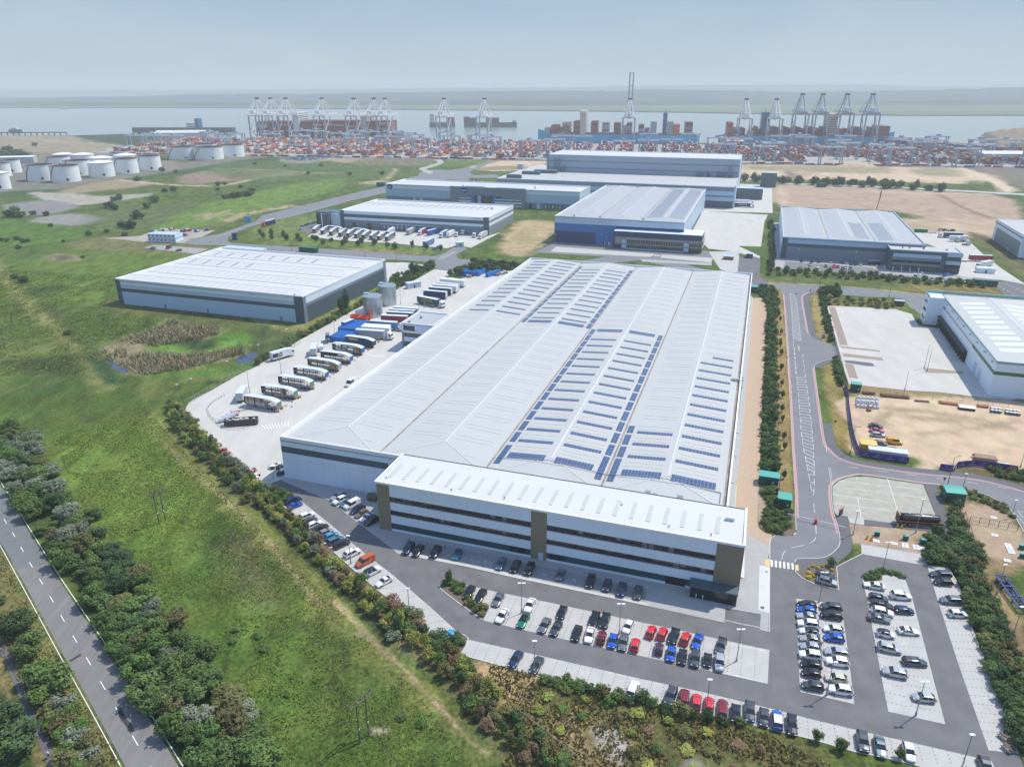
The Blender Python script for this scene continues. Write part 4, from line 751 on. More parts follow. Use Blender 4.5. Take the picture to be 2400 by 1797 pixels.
# office front block
of=empty('office_block',0,0,0,0);of.parent=mw;ox,oW,oD,oH=34.9,86.5,15.9,14.42
c_,s_=math.cos(-AN),math.sin(-AN);dx,dy=-34.941+67.691,164.0-191.017;of.location=(dx*c_-dy*s_,dx*s_+dy*c_,0)
oW=90.6
mb=MB();B3=[(0,.8,0),(.8,2.5,1),(2.5,4.8,0),(4.8,6.4,2),(6.4,8.7,0),(8.7,10.4,2),(10.4,13.9,0)]
lc,mc0,mc1,rc=3.6,41.6,45.6,oW-5.6
for a,b2 in ((lc,mc0),(mc1,rc)):
    wall(mb,'f',oW,oD,[q for q in B3 if q[2]!=2],a,b2)
    for z0,z1,m in B3:
        if m==2:mb.poly([(a,.35,z0),(b2,.35,z0),(b2,.35,z1),(a,.35,z1)],2);mb.poly([(a,0,z0),(b2,0,z0),(b2,.35,z0),(a,.35,z0)],0);mb.poly([(a,.35,z1),(b2,.35,z1),(b2,0,z1),(a,0,z1)],0)
wall(mb,'l',oW,oD,[(0,13.9,0)],3.6,oD);wall(mb,'r',oW,oD,[(0,13.9,0)],0,oD)
ow_=mb.build('wall',[C_white,C_green,G_win],of)
for a,b2 in ((lc,mc0),(mc1,rc)):
    for z0,z1,m in B3:
        if m==2:
            q=MB();n_=int((b2-a)/1.5);q.box(a,.14,(z0+z1)/2-.22,b2,.30,(z0+z1)/2-.12)
            for i in range(n_+1):q.box(a+(b2-a)*i/n_-.05,.10,z0,a+(b2-a)*i/n_+.05,.34,z1)
            q.build('window_band',M_mull,of)
            q=MB()
            for i in range(n_):
                if random.random()<.14:q.box(a+(b2-a)*(i+.1)/n_,.28,z0+.15+random.random()*.5,a+(b2-a)*(i+.85)/n_,.33,z1-.2)
            if q.f:q.build('window_blind',flat('blind_tone',(.22,.22,.24),.6),of)
q=MB();q.box(0,-.05,0,lc,.4,13.9);q.box(-.05,.4,0,.3,4.2,13.9);q.build('corner_panel',C_brown,of)
q=MB();q.box(mc0,-.06,0,mc1,.4,13.9);q.build('corner_panel',C_brown,of);q=MB();q.box(rc,-.05,0,oW+.04,.4,13.9);q.build('corner_panel',C_brown,of)
q=MB();q.box(oW+.05,.5,0,oW+.3,.9,13.8);q.build('downpipe',M_rust,of)
orf=Roof(oW,oD,1,13.75,.25,'x');mb=MB();mb.poly([(.3,.3,14.0),(oW-.3,.3,14.0),(oW-.3,oD,14.1),(.3,oD,14.1)]);ro=mb.build('roof',R_white2,of)
q=MB();q.box(-.3,-.35,13.85,oW+.35,.15,oH);q.box(-.3,.15,13.85,.2,oD,oH);q.box(oW-.15,.15,13.85,oW+.35,oD,oH);q.build('parapet',R_par,of)
q=MB();q.box(0,oD-.3,14.1,oW,oD-.02,14.2);q.build('valley_gutter',flat('dark_gutter',(.09,.08,.075),.8),ro)
for i in range(22):q=MB();x=1.7+3.93*i;q.box(x,3.3,14.03,x+.95,10.6,14.13);q.build('rooflight',R_rl,ro)
for x,y in ((1.6,2.6),(20,2.2),(34,2.4),(74,2.6),(83.5,2.2),(62,8.5)):vent(ro,x,y,14.2,.28)
q=MB();q.box(86.2,9.4,14.05,88.2,10.2,14.9);q.build('roof_unit',M_door,ro)
q=MB();q.box(rc-4.6,-3.0,0,rc+.2,-.07,3.0);q.box(rc-4.9,-3.3,3.0,oW+.1,-.07,3.35,1,top=1);q.poly([(rc+.2,-3.0,0),(oW,-3.2,0),(oW,-3.2,3.0),(rc+.2,-3.0,3.0)],0);q.box(rc+.2,-3.0,0,oW-.2,-.07,2.99);q.build('entrance_lobby',[G_blk,C_dark],of)
for x in (rc-3.2,rc-1.7):q=MB();q.bar((x,-3.35,0),(x,-3.35,1.1),.12);q.bar((x,-3.35,1.1),(x,-3.35,1.45),.28);q.build('bollard_lamp',M_door,of)
for a in (mc0-5.4,mc1+.8):q=MB();q.box(a,-.06,.85,a+4,-.005,2.45);q.build('window_band',G_blk,of)
q=MB();q.box(mc0+2.0,-.12,0,mc0+3.2,-.065,2.2);q.build('door',C_silver,of);q=MB();q.box(rc-10.5,-.06,.3,rc-6,-.005,2.45);q.build('window_band',G_blk,of)
# yard office annex on the left side of the main warehouse
ya=empty('annex',0,0,0,0);ya.parent=mw
def tolocal(x,y):dx,dy=x+67.691,y-191.017;return (dx*c_-dy*s_,dx*s_+dy*c_)
p=tolocal(-48.67,306.95);ya.location=(p[0],p[1],0);aW,aD,aH=15.3,18.7,12.1
mb=MB()
wall(mb,'f',aW,aD,[(0,1.2,0),(1.2,3.6,1),(3.6,5.6,0),(5.6,7.6,1),(7.6,8.4,0),(8.4,11.2,0),(11.2,11.7,0)],1.0,aW);wall(mb,'f',aW,aD,[(0,8.0,2),(8.0,11.7,0)],0,1.0);wall(mb,'l',aW,aD,[(0,11.7,0)]);wall(mb,'b',aW,aD,[(0,11.7,0)])
mb.build('wall',[C_white,G_win,C_grey],ya);q=MB();q.box(.9,-.05,8.6,6.4,-.003,10.9);q.build('window_band',G_blk,ya)
q=MB();q.poly([(0,0,11.6),(aW,0,11.6),(aW,aD,11.6),(0,aD,11.6)]);r2=q.build('roof',R_grey,ya);parapet(ya,aW,aD,aH,11.3)
vent(r2,5,10,11.6,.9);vent(r2,3,2,11.6,.9)
mb=MB()
for i in range(10):mb.box(1.1+i*1.4,-.04,1.2,1.16+i*1.4,-.004,3.6);mb.box(1.1+i*1.4,-.04,5.6,1.16+i*1.4,-.004,7.6)
mb.build('window_frame',M_mull,ya)
# ---- 2. grey corner warehouse
gw=empty('warehouse',-211.03,379.93,0,AN,'wide pale warehouse with dark corner panels and a dark stripe, left of the lorry yard','warehouse')
W_,L_,H_=115.1,86.5,13.87
mb=MB();fb=[(0,7.0,2),(7.0,8.9,1),(8.9,10.9,3),(10.9,13.1,0)]
wall(mb,'f',W_,L_,fb,3.2,W_-5.0);rb=[(0,8.2,1),(8.2,9.6,4),(9.6,13.1,0)];wall(mb,'r',W_,L_,rb,2.6,L_-3);wall(mb,'l',W_,L_,[(0,13.1,2)]);wall(mb,'b',W_,L_,[(0,13.1,2)])
mb.build('wall',[C_white,C_dark,C_lblue,C_silver,C_grey],gw)
for a,b2 in ((0,3.2),(W_-5.0,W_)):q=MB();q.box(a,-.08,0,b2+(.05 if b2==W_ else 0),.3,13.3);q.build('corner_panel',C_dark,gw)
q=MB();q.box(W_-.3,.3,0,W_+.08,2.6,13.3);q.build('corner_panel',C_grey,gw);q=MB();q.box(W_-.3,L_-3,0,W_+.08,L_,13.3);q.build('corner_panel',C_grey,gw)
grf=Roof(W_,L_,4,12.7,1.0,'x',0,9.0);go_=grf.build(gw,R_white2);parapet(gw,W_,L_,H_,12.4)
mb=MB();md=MB()
for s_i in range(4):
    for sd_ in (0,1):
        for k in range(21):
            x=8+k*4.9;y0=s_i*21.6+(2.6 if sd_==0 else 12.2)
            if x<103:((patch(md,grf,x,y0,x+1.3,y0+7.0),md.build('rooflight',R_rld,go_),md.__init__())if (s_i,sd_)in ((2,0),(3,0))and x<(50 if s_i==2 else 78)and k % 2==0 else patch(mb,grf,x,y0,x+1.0,y0+7.0))
mb.build('rooflight',mat('rooflight_pale',(.49,.51,.51),.45,scale=.5),go_)['kind']='stuff';go_.children and None
vent(go_,109,2.5,13,.8)
q=MB();q.box(-1,L_,0,28,L_+7,13.4);q.box(-.6,L_+.3,13.4,27.6,L_+6.6,13.45);q.build('rear_extension',C_silver,gw)
for x in (30,57,101):q=MB();q.box(x,-.06,0,x+1.1,-.003,2.3);q.build('door',C_grey,gw)
q=MB();q.box(W_,33,0,W_+.05,34.2,2.6);q.build('door',M_door,gw)
# ---- 3. banded warehouse with dock yard
iw=empty('warehouse',-140.35,609.26,0,-.299,'grey and white banded warehouse with dark rooflights and a yard full of trailers','warehouse')
W_,L_,H_=128.2,65,14.4
mb=MB();fb=[(0,6.6,1),(6.6,8.6,0),(8.6,11.2,2),(11.2,13.7,0)]
wall(mb,'f',W_,L_,fb,2,W_-4.5);wall(mb,'r',W_,L_,[(0,7.0,1),(7.0,9.4,0),(9.4,11.2,1),(11.2,13.7,0)],.6,L_);wall(mb,'l',W_,L_,[(0,13.7,1)]);wall(mb,'b',W_,L_,[(0,13.7,1)])
iwo=mb.build('wall',[C_white,C_grey,C_dark],iw)
for a,b2 in ((-1,2.2),(W_-4.5,W_)):q=MB();q.box(a,-.3,0,b2+.05,.6,13.9);q.build('corner_panel',C_dark,iw)
irf=Roof(W_,L_,1,13.3,.9,'x',0,12);io_=irf.build(iw,R_white2);parapet(iw,W_,L_,H_,12.9,sides='lrb')
for k in range(18):mb=MB();patch(mb,irf,2+k*6.4,36.5,3.9+k*6.4,52,.06);mb.build('rooflight',R_rld,io_);vent(io_,118,38,14.3,1.2)
for i in range(12):
    x=37+i*3.9+(4 if i>5 else 0);q=MB();q.box(x,-.25,1.0,x+2.9,-.02,4.2);q.box(x+.5,-.32,1.2,x+2.4,-.26,3.7,1);q.build('dock_door',[G_blk,C_silver],iw)
q=MB();q.box(36,-1.6,4.5,62,-.02,5.1);q.box(63,-1.6,4.5,88,-.02,5.1);q.build('dock_canopy',C_silver,iw)
for x in (9,23):q=MB();q.box(x,-.12,0,x+4,-.02,4.6);q.build('loading_door',M_mull,iw)
text_obj('wall_lettering','integrum',1.9,C_dark,iw,(W_-9.5,-.03,12.6),(math.pi/2,0,0),.02)
q=MB();q.box(-20,-6,0,-9,10,12.6);q.box(-20,-6.2,0,-15,-6,10.5,1);q.box(-9,-2,0,-1,14,11.0,2);q.box(-15.5,-6.4,0,-14.5,-6.1,11.8,3);q.build('office_tower',[C_dark,G_win,C_silver,C_white],iw)
text_obj('wall_lettering','integrum',1.2,M_white,iw,(-12,-6.05,11.2),(math.pi/2,0,0),.02)
q=MB();q.box(-9,.5,11.0,-1,1.2,13.4);q.box(-9,13,11,0,26,11.6);q.build('roof_screen',C_silver,iw)
# ---- 4. long warehouse with a grey office centre and blue leaf-shaped signs
lw=empty('warehouse',-127.25,755.63,0,AN,'long pale warehouse with a blue framed entrance and two blue leaf shaped signs','warehouse')
W_,L_,H_=200.3,45,17.5
mb=MB();wall(mb,'f',W_,L_,[(0,5.5,1),(5.5,13.4,2),(13.4,16.8,0)],0,71);wall(mb,'f',W_,L_,[(0,5.5,1),(5.5,13.4,2),(13.4,16.8,0)],148,W_);wall(mb,'r',W_,L_,[(0,16.8,0)]);wall(mb,'l',W_,L_,[(0,16.8,0)]);wall(mb,'b',W_,L_,[(0,16.8,0)])
mb.build('wall',[C_white,C_grey,C_lblue],lw)
q=MB();q.box(71,-1.2,0,148,.5,17.9);q.build('office_front',C_grey,lw)
lrf=Roof(W_,L_,1,16.3,1.2,'x',0,8);lo_=lrf.build(lw,R_white2);parapet(lw,W_,L_,H_,16.0)
q=MB();q.box(93,-1.7,0,117,-1.25,10.8,0);q.box(96,-1.76,1,99.6,-1.71,10,1);q.box(99.8,-1.78,1,103,-1.72,10,2);q.box(103.2,-1.76,1,114.5,-1.71,10,1);q.build('entrance_portal',[C_bright,G_win,C_lblue],lw)
for a,b2 in ((80,93),(117,144)):
    for z0 in (2.2,5.4):q=MB();q.box(a,-1.35,z0-1.2,b2,-1.22,z0+2.1,0);q.box(a,-1.42,z0,b2,-1.36,z0+1.1,1);q.build('window_band',[C_white,G_win],lw)
q=MB();q.box(118,-1.4,8.2,124,-1.22,9.8);q.build('window_band',G_win,lw)
for x,m_ in ((151,G_blk),(159,M_door),(30,M_door),(37,M_door)):q=MB();q.box(x,-.1,0,x+3.4,-.01,4.6);q.build('loading_door',m_,lw)
for x in (166,173,180):q=MB();q.box(x,-.3,.8,x+3.6,-.01,4.6,0);q.box(x+1,-.35,1.2,x+2.6,-.31,4,1);q.build('dock_door',[G_blk,M_door],lw)
q=MB();q.box(163,-1.2,5,188,-.01,5.5);q.build('dock_canopy',C_bright,lw)
def leaf(x,y,z,s):
    n_=20;mb=MB();pts=[]
    for i in range(n_):a=2*math.pi*i/n_;r=1+.28*math.cos(a-.75)-.06*math.cos(3*a);pts.append((x+s*1.25*r*math.cos(a),z+s*.95*r*math.sin(a)))
    mb.poly([(px,y,pz)for px,pz in pts]);
    for i in range(n_):j=(i+1)% n_;mb.poly([(pts[i][0],y,pts[i][1]),(pts[i][0],y+.2,pts[i][1]),(pts[j][0],y+.2,pts[j][1]),(pts[j][0],y,pts[j][1])])
    o=mb.build('sign',flat('sign_blue',(.012,.045,.25),.5),lw);q=MB();q.box(x-s*.85,y-.05,z-.25*s,x+s*1.0,y-.01,z+.18*s);q.build('sign_lettering',flat('sign_letter',(.35,.48,.75),.5),o)
leaf(4.2,-.25,14.4,2.6);leaf(84.8,-1.45,14.4,2.9)
q=MB();q.box(84,6,16.6,104,12,17.9);q.build('roof_unit',C_silver,lo_);q=MB();q.box(116,5,16.6,146,10,17.7);q.build('roof_unit',C_silver,lo_);vent(lo_,81,8,16.9,1.2);vent(lo_,153,14,17.2,1.2)
# ---- 5. high bay behind, with its lower front hall
hb=empty('warehouse',-15.7,782.06,0,AN,'tallest grey striped high bay warehouse with a long lower hall in front of it','warehouse')
W_,L_=238.2,83.7;mb=MB()
wall(mb,'f',W_,L_,[(0,6.3,2),(6.3,9.8,1),(9.8,11.6,3),(11.6,15.4,1),(15.4,19.3,3)]);wall(mb,'r',W_,L_,[(0,19.3,0)]);wall(mb,'l',W_,L_,[(0,19.3,3)]);mb.build('wall',[C_white,C_lblue,C_dark,C_grey],hb)
q=MB();q.poly([(0,0,19.2),(W_,0,19.2),(W_,40,19.9),(0,40,19.9)]);q.poly([(0,40,19.9),(W_,40,19.9),(W_,L_,19.4),(0,L_,19.4)]);q.poly([(0,L_,19.4),(33,L_,19.4),(33,149,19.4),(0,149,19.4)]);r_=q.build('roof',R_white,hb);parapet(hb,W_,L_,19.94,18.9,sides='fl')
q=MB()
for i in range(44):
    x=42+i*4.4;q.poly([(x,16,19.52),(x+1.2,16,19.52),(x+1.2,38,19.9),(x,38,19.9)]);q.poly([(x,42,19.93),(x+1.2,42,19.93),(x+1.2,56,19.78),(x,56,19.78)])
q.build('rooflight',R_rl,r_)
q=MB();q.box(W_-.2,-.5,0,W_+1.2,1.2,21);q.build('stair_tower',C_silver,hb)
for k,(x,y,sx_,sy_)in enumerate(((8,8,16,3),(14,42,20,5),(22,60,26,6),(196,77,5,8),(206,80,3,10),(216,78,8,5))):q=MB();q.box(x,y,19.4,x+sx_,y+sy_,22.6,0,top=1);q.box(x+1,y+.5,22.6,x+sx_-1,y+sy_-.5,23.2,1);q.build('roof_unit',[C_dark,C_grey],hb)
hh=empty('high_bay',32.9,83.7,0,0);hh.parent=hb;W2,L2,H2=205.2,65.3,38.0
mb=MB();bd=[(0,23.2,3),(23.2,24.8,1),(24.8,30.2,3),(30.2,31.8,1),(31.8,37.2,3)]
wall(mb,'f',W2,L2,bd);wall(mb,'r',W2,L2,[(0,37.2,0)]);wall(mb,'l',W2,L2,bd);wall(mb,'b',W2,L2,bd);mb.build('wall',[C_white,C_grey,C_dark,mat('haze_blue_cladding',(.30,.38,.47),.45,var=.03,scale=.4,stretch=(6,6,.02))],hh)
q=MB();q.poly([(0,0,37.1),(W2,0,37.1),(W2,L2/2,38.2),(0,L2/2,38.2)]);q.poly([(0,L2/2,38.2),(W2,L2/2,38.2),(W2,L2,37.1),(0,L2,37.1)]);q.build('roof',R_white2,hh);parapet(hh,W2,L2,37.9,36.6,sides='flb')
q=MB()
for x in (W2+.1,):
    for k in range(9):q.bar((x+.3,1+0*k,19+k*2),(x+1.6,4,20.6+k*2),.3);
    for y in (.6,4.4):q.bar((x+.2,y,0),(x+.2,y,38.6),.35);q.bar((x+1.8,y,0),(x+1.8,y,38.6),.35)
q.build('stair_tower',C_silver,hh)
q=MB();q.box(-2.6,0,18,-.1,5,38.5);q.build('stair_tower',C_grey,hh)
def duct(x,zt,dirx):
    q=MB();q.bar((x,-1.4,20),(x,-1.4,zt),1.3);q.bar((x+dirx*4,-3.4,19.6),(x,-1.4,24.5),1.3);q.bar((x+dirx*4,-3.4,19.6),(x+dirx*4,-3.4,22),1.6);q.build('duct',C_grey,hh)
for x,z_,d_ in ((7,34,-1),(12,34,-1),(18,27,-1),(10,26,1),(196,32,1),(197,29,-1)):duct(x,z_,d_)
# ---- 6. blue fronted warehouse
bw=empty('warehouse',31.762,546.97,0,AN,'tall warehouse with a blue and navy front and glazed offices, behind the largest warehouse','warehouse')
W_,L_,H_=94.4,189.2,19.5
mb=MB();wall(mb,'f',W_,L_,[(0,8.6,1),(8.6,14.3,2),(14.3,18.9,0)],0,31.5);wall(mb,'f',W_,L_,[(0,14.3,2),(14.3,18.9,0)],31.5,46);wall(mb,'f',W_,L_,[(0,14.3,1),(14.3,18.9,0)],46,W_)
wall(mb,'r',W_,L_,[(0,9,3),(9,18.9,0)],0,L_);wall(mb,'l',W_,L_,[(0,18.9,3)]);wall(mb,'b',W_,L_,[(0,18.9,3)]);mb.build('wall',[C_silver,C_navy,C_blue,C_lblue],bw)
brf=Roof(W_,L_,3,18.5,1.2,'y',15,0);bo_=brf.build(bw,R_grey,R_cap);parapet(bw,W_,L_,H_,18.2)
mb=MB()
for s_i in (4,5):
    for k in range(56):x0=s_i*W_/6+2.4;patch(mb,brf,x0,16+k*3.0,x0+10.6,16.9+k*3.0,.12)
mb.build('solar_array',flat('pv_pale',(.30,.35,.42),.4),bo_)
for x in (31.5,63,12):vent(bo_,x+2,3,19,1.2)
q=MB();q.box(46.2,-9,0,108,-.02,12.4,0,top=4);q.box(W_+.02,-.02,0,108,12,12.4,0,top=4)
q.box(47.5,-9.5,6.8,109,-9.02,8.4,2);q.box(47.5,-9.5,3.4,109,-9.02,4.0,2);q.box(47.5,-9.5,4.0,52,-9.02,6.8,2);q.box(108.02,-9.5,6.8,109,6,8.4,2);q.box(108.02,-9.5,3.2,109,6,4.0,2)
q.box(55,-9.2,4.0,108.4,-9.02,6.7,1);q.box(55,-9.2,.9,108.4,-9.02,3.3,1);q.box(55,-9.12,.1,96,-9.02,.9,3)
for x in (52.3,96):q.box(x,-9.35,4.05,x+3.4,-9.21,6.6,3);q.box(x,-9.35,.5,x+3.4,-9.21,3.2,3)
q.build('office_front',[C_navy,G_win,mat('stone_band',(.30,.28,.24),.7,scale=.5),C_lblue,C_white],bw)
q=MB()
for i in range(30):q.box(57+i*1.75,-9.28,4.1,57.15+i*1.75,-9.21,6.7)
q.build('window_frame',C_silver,bw)
for x in (36.5,41,46.5):q=MB();q.box(x,-.1,0,x+1.1,-.01,2.3);q.build('door',C_white if x>40 else G_blk,bw)
mb=MB()
for i in range(14):mb.box(W_,60+i*6.5,1,W_+.3,63.2+i*6.5,4.4)
mb.build('dock_door',G_blk,bw)
# ---- 7. dark fronted warehouse
dw=empty('warehouse',182.043,490.463,0,AN,'dark grey warehouse with a pale blue eaves band and a dark office block','warehouse')
W_,L_,H_=86.15,140.3,14.5
mb=MB();wall(mb,'f',W_,L_,[(0,8.2,4),(8.2,10.4,1),(10.4,13.6,2)],3.4,64);wall(mb,'f',W_,L_,[(0,13.6,1)],64,W_);wall(mb,'l',W_,L_,[(0,13.6,0)],3,L_);wall(mb,'r',W_,L_,[(0,13.6,3)]);wall(mb,'b',W_,L_,[(0,13.6,3)]);mb.build('wall',[C_white,C_dark,C_lblue,C_silver,C_grey],dw)
q=MB();q.box(-.1,-.1,0,3.4,3,13.8);q.build('corner_panel',C_dark,dw)
drf=Roof(W_,L_,3,13.5,1.1,'y',11,0);do_=drf.build(dw,R_grey);parapet(dw,W_,L_,H_,13.1,C_silver)
mb=MB()
for (x0,y0,y1)in ((46,12,75),(60,10,80)):
    for k in range(int((y1-y0)/2.4)):patch(mb,drf,x0,y0+k*2.4,x0+9,y0+.7+k*2.4,.1)
mb.build('solar_array',MATS['pv_pale'],do_)
mb=MB()
for x0 in (3,18,31.5,75):
    for k in range(44):patch(mb,drf,x0,12+k*2.8,x0+8.4,12.5+k*2.8,.05)
mb.build('rooflight',flat('rooflight_grey',(.50,.53,.55),.5),do_)['kind']='stuff'
q=MB();q.box(64,-14.8,0,104,-.15,12.6,0,top=1);q.box(W_+.1,-.15,0,104,3,12.6,0,top=1)
q.box(66,-15.1,8.6,93,-14.85,10.8,2);q.box(65.8,-14.95,6.9,93,-14.84,8.5,3);q.box(66,-15.0,5.2,93,-14.83,6.6,4);q.box(66,-15.05,3.6,93,-14.82,5.1,3);q.box(66,-15.0,1.8,93,-14.83,3.4,4)
q.box(96,-15.2,10.4,104.4,-14.85,12.7,2);q.box(104.05,-15.2,10.4,104.5,-2,12.7,2);q.box(95.5,-15.6,8.0,107,-14.86,8.7,0);q.box(96,-15.1,5.6,104.3,-14.84,7.9,2);q.box(96,-15.05,.3,104.2,-14.83,5.4,5)
q.build('office_front',[C_dark,R_white,C_lblue,C_grey,G_win,G_blk],dw)
q=MB();q.box(64,-14.8,12.6,104,-14.3,13.2);q.box(103.5,-14.3,12.6,104,3,13.2);q.box(64,-14.3,12.6,64.5,-.2,13.2);q.build('parapet',C_silver,dw)
for x in (72,76,84,97):vent(dw,x,-6,12.7,.9)
# ---- 8. white warehouse with green trim
tw=empty('warehouse',179.27,252.79,0,AN,'white warehouse with green trim and dark loading docks facing an empty concrete yard','warehouse')
W_,L_,H_=75.0,101.6,13.97
mb=MB();lb=[(0,8.5,0),(8.5,9.9,1),(9.9,13.3,0)];wall(mb,'l',W_,L_,[(0,13.3,0)],33,91.4);wall(mb,'l',W_,L_,lb,0,33);wall(mb,'f',W_,L_,lb);wall(mb,'r',W_,L_,[(0,13.3,0)]);wall(mb,'b',W_,L_,[(0,13.3,0)])
mb.build('wall',[C_white,mat('green_trim',(.04,.17,.075),.5,var=.05),C_silver],tw)
q=MB();q.box(-.06,33,9.0,-.004,86,9.7);q.build('wall_panel',mat('stone_strip',(.42,.37,.32),.7),tw);q=MB();q.box(-.08,87,8.9,-.004,90.5,10.2);q.build('wall_panel',MATS['green_trim'],tw)
q=MB();q.box(-6.85,91.4,0,-.02,101.4,13.6,0);q.build('stair_annex',C_white,tw)
for z0 in (2.2,6.0,9.8):q=MB();q.box(-6.95,92.6,z0,-6.86,98.6,z0+1.5);q.build('window',G_win,tw)
trf=Roof(W_,L_,2,13.2,1.6,'y',0,9);to_=trf.build(tw,R_white);parapet(tw,W_,L_,H_-.1,12.9,mat('green_flashing',(.25,.42,.37),.5),.35,'lf')
q=MB();q.box(-6.85,91.4,13.6,-6.5,101.4,14.4);q.box(-6.5,101.0,13.6,W_,101.6,14.9);q.build('parapet',MATS['green_flashing'],tw)
mb=MB();me_=MB()
for k in range(10):
    y=13+k*7.6;patch(mb,trf,4.5,y,15,y+.9,.06);patch(mb,trf,4.5,y+1.6,15,y+2.5,.06);patch(mb,trf,4.5,y+3.2,15,y+3.9,.06)
    patch(mb,trf,22,y,34,y+.9,.06);patch(mb,trf,22,y+1.6,34,y+2.5,.06);patch(mb,trf,22,y+3.2,34,y+3.9,.06)
    patch(mb,trf,41,y,52,y+.9,.06);patch(mb,trf,41,y+1.6,52,y+2.5,.06);patch(mb,trf,60,y,71,y+.9,.06)
mb.build('rooflight',R_rlw,to_)
for i in range(13):
    y=37.5+i*4.1;q=MB();q.box(-1.3,y,.2,-.02,y+.45,4.6,0);q.box(-1.3,y+3.4,.2,-.02,y+3.85,4.6,0);q.box(-1.3,y+.45,4.0,-.02,y+3.4,4.6,0);q.box(-.3,y+.45,1.1,-.02,y+3.4,4.0,1);q.build('dock_door',[flat('dock_rubber',(.03,.03,.032),.8),flat('dock_shutter',(.22,.21,.21),.6)],tw)
q=MB();q.box(-1.7,37,4.6,-.02,91,5.0);q.build('dock_canopy',flat('dock_roof',(.05,.05,.055),.7),tw)
for y in (14,21):q=MB();q.box(-.1,y,0,-.004,y+4,5);q.build('loading_door',C_silver,tw)
mb=MB()
for i in range(8):mb.box(-.5,4+i*11.5,12.0,-.01,4.5+i*11.5,12.4)
mb.build('wall_lamp',C_grey,tw)
# ---- 9. building cut by the right edge
fw=empty('warehouse',343.85,491.06,0,AN,'pale warehouse cut off by the right edge of the picture with a grey lower wall','warehouse')
mb=MB();wall(mb,'l',60,68,[(0,10.0,1)],2,62);wall(mb,'l',60,68,[(0,10.0,0)],0,2);wall(mb,'l',60,68,[(0,10.0,0)],62,68);wall(mb,'l',60,68,[(10,12.6,0),(12.6,13.4,2),(13.4,15,0)]);wall(mb,'f',60,68,[(0,15,0)]);wall(mb,'r',60,68,[(0,15,0)]);wall(mb,'b',60,68,[(0,15,0)]);mb.build('wall',[C_white,C_grey,C_dark],fw)
Roof(60,68,2,15,1.8,'y',12,12).build(fw,R_white);parapet(fw,60,68,15.4,14.8)
# ---- small buildings
def kiosk(r_,x,y,lx,ly,h,rz,wm,rm_,label,cat='kiosk',nm='substation_kiosk',slope=.35,door=True,z0=0):
    p=g(r_,x,y,0);k=empty(nm,p[0],p[1],z0,rz,label,cat);q=MB();q.box(-lx/2,-ly/2,0,lx/2,ly/2,h);q.build('wall',wm,k)
    q=MB();q.poly([(-lx/2-.15,-ly/2-.15,h+.02),(lx/2+.15,-ly/2-.15,h+.02),(lx/2+.15,0,h+slope),(-lx/2-.15,0,h+slope)]);q.poly([(-lx/2-.15,0,h+slope),(lx/2+.15,0,h+slope),(lx/2+.15,ly/2+.15,h+.02),(-lx/2-.15,ly/2+.15,h+.02)])
    for s_ in (-1,1):q.poly([(s_*(lx/2+.15),-s_*(ly/2+.15),h+.02),(s_*(lx/2+.15),s_*(ly/2+.15),h+.02),(s_*(lx/2+.15),0,h+slope)])
    q.box(-lx/2-.15,-ly/2-.15,h-.12,lx/2+.15,ly/2+.15,h+.01);q.build('roof',rm_,k)
    if door:q=MB();q.box(-.5,-ly/2-.04,.1,.5,-ly/2-.005,2.0);q.build('door',flat('kiosk_door',(.02,.06,.055),.5),k);q=MB();q.box(lx*.2,-ly/2-.05,1.0,lx*.2+.35,-ly/2-.01,1.5);q.build('notice',M_door,k)
    return k
kiosk('T6',1655,1500,5.4,3.4,3.0,AN,M_gd,M_gt,'green kiosk on gravel beside the garden path, farther of the pair by the access road')
kiosk('T2',1858,240,3.4,3.8,3.0,AN,M_gd,M_gt,'green kiosk just behind the red and white barrier on the left verge')
kiosk('Q4',1590,330,5.0,4.4,3.2,AN+.08,M_gd,M_gt,'large green kiosk beside the lorry park footway on the right')
kiosk('Q3',752,500,3.4,2.8,3.2,AN,M_gd,M_gt,'green kiosk in the fence corner above the white bags on the sandy yard')
kiosk('T4',1468,680,4,4,3.2,AN,M_gd,M_gt,'green kiosk at the far right corner of the largest roof')
kiosk('Q1',1870,695,12,4,3.4,AN,M_gd,flat('kiosk_roof_dark',(.03,.14,.13),.5),'long dark green kiosk by the fence near the dark warehouse entrance')
kiosk('R2',1450,945,9,6,4,AN,M_gd,M_gd,'dark green kiosk left of the building with blue leaf signs')
kiosk('R4',1563,953,10,5,4.5,AN,M_gd,M_gd,'dark kiosk standing alone on the pale lane between sand plots')
kiosk('R7',458,408,14,3.2,3.4,AN,M_gd,flat('container_green',(.02,.16,.10),.5),'dark green site container on the far side of the pale warehouse','container','site_container',.05,False)
kiosk('R7',1360,715,8.5,3.2,3.4,.6,C_silver,C_white,'white gatehouse cabin in the lorry yard beside the hedge','cabin','cabin',.08)
kiosk('R7',1760,358,5,4,3.2,.4,C_silver,C_white,'small glazed gatehouse at the entrance of the trailer yard','cabin','gatehouse',.1)
kiosk('R8',2050,455,4.4,5,3.0,AN,G_win,C_lblue,'glazed blue roofed gatehouse in the middle of the twin lane entrance','cabin','gatehouse',.1)
kiosk('Q1',1872,585,10,4.6,3.2,AN,C_white,C_white,'white flat roofed gatehouse cabin right of the dark office block','cabin','gatehouse',.1)
kiosk('Q1',912,515,6.5,2.2,2.6,AN,G_win,C_white,'white roofed cycle shelter in front of the dark warehouse','shelter','shelter',.1,False)
kiosk('Q1',1128,870,4.6,2.6,2.8,AN,G_win,C_lblue,'pale roofed shelter beside the bend of the green trim building','shelter','shelter',.1,False)
kiosk('R8',1870,470,6.5,5.2,2.4,AN,flat('timber',(.22,.13,.08),.8),C_lblue,'timber walled cycle store with a grey roof near the blue warehouse','shelter','cycle_store',.15,False)
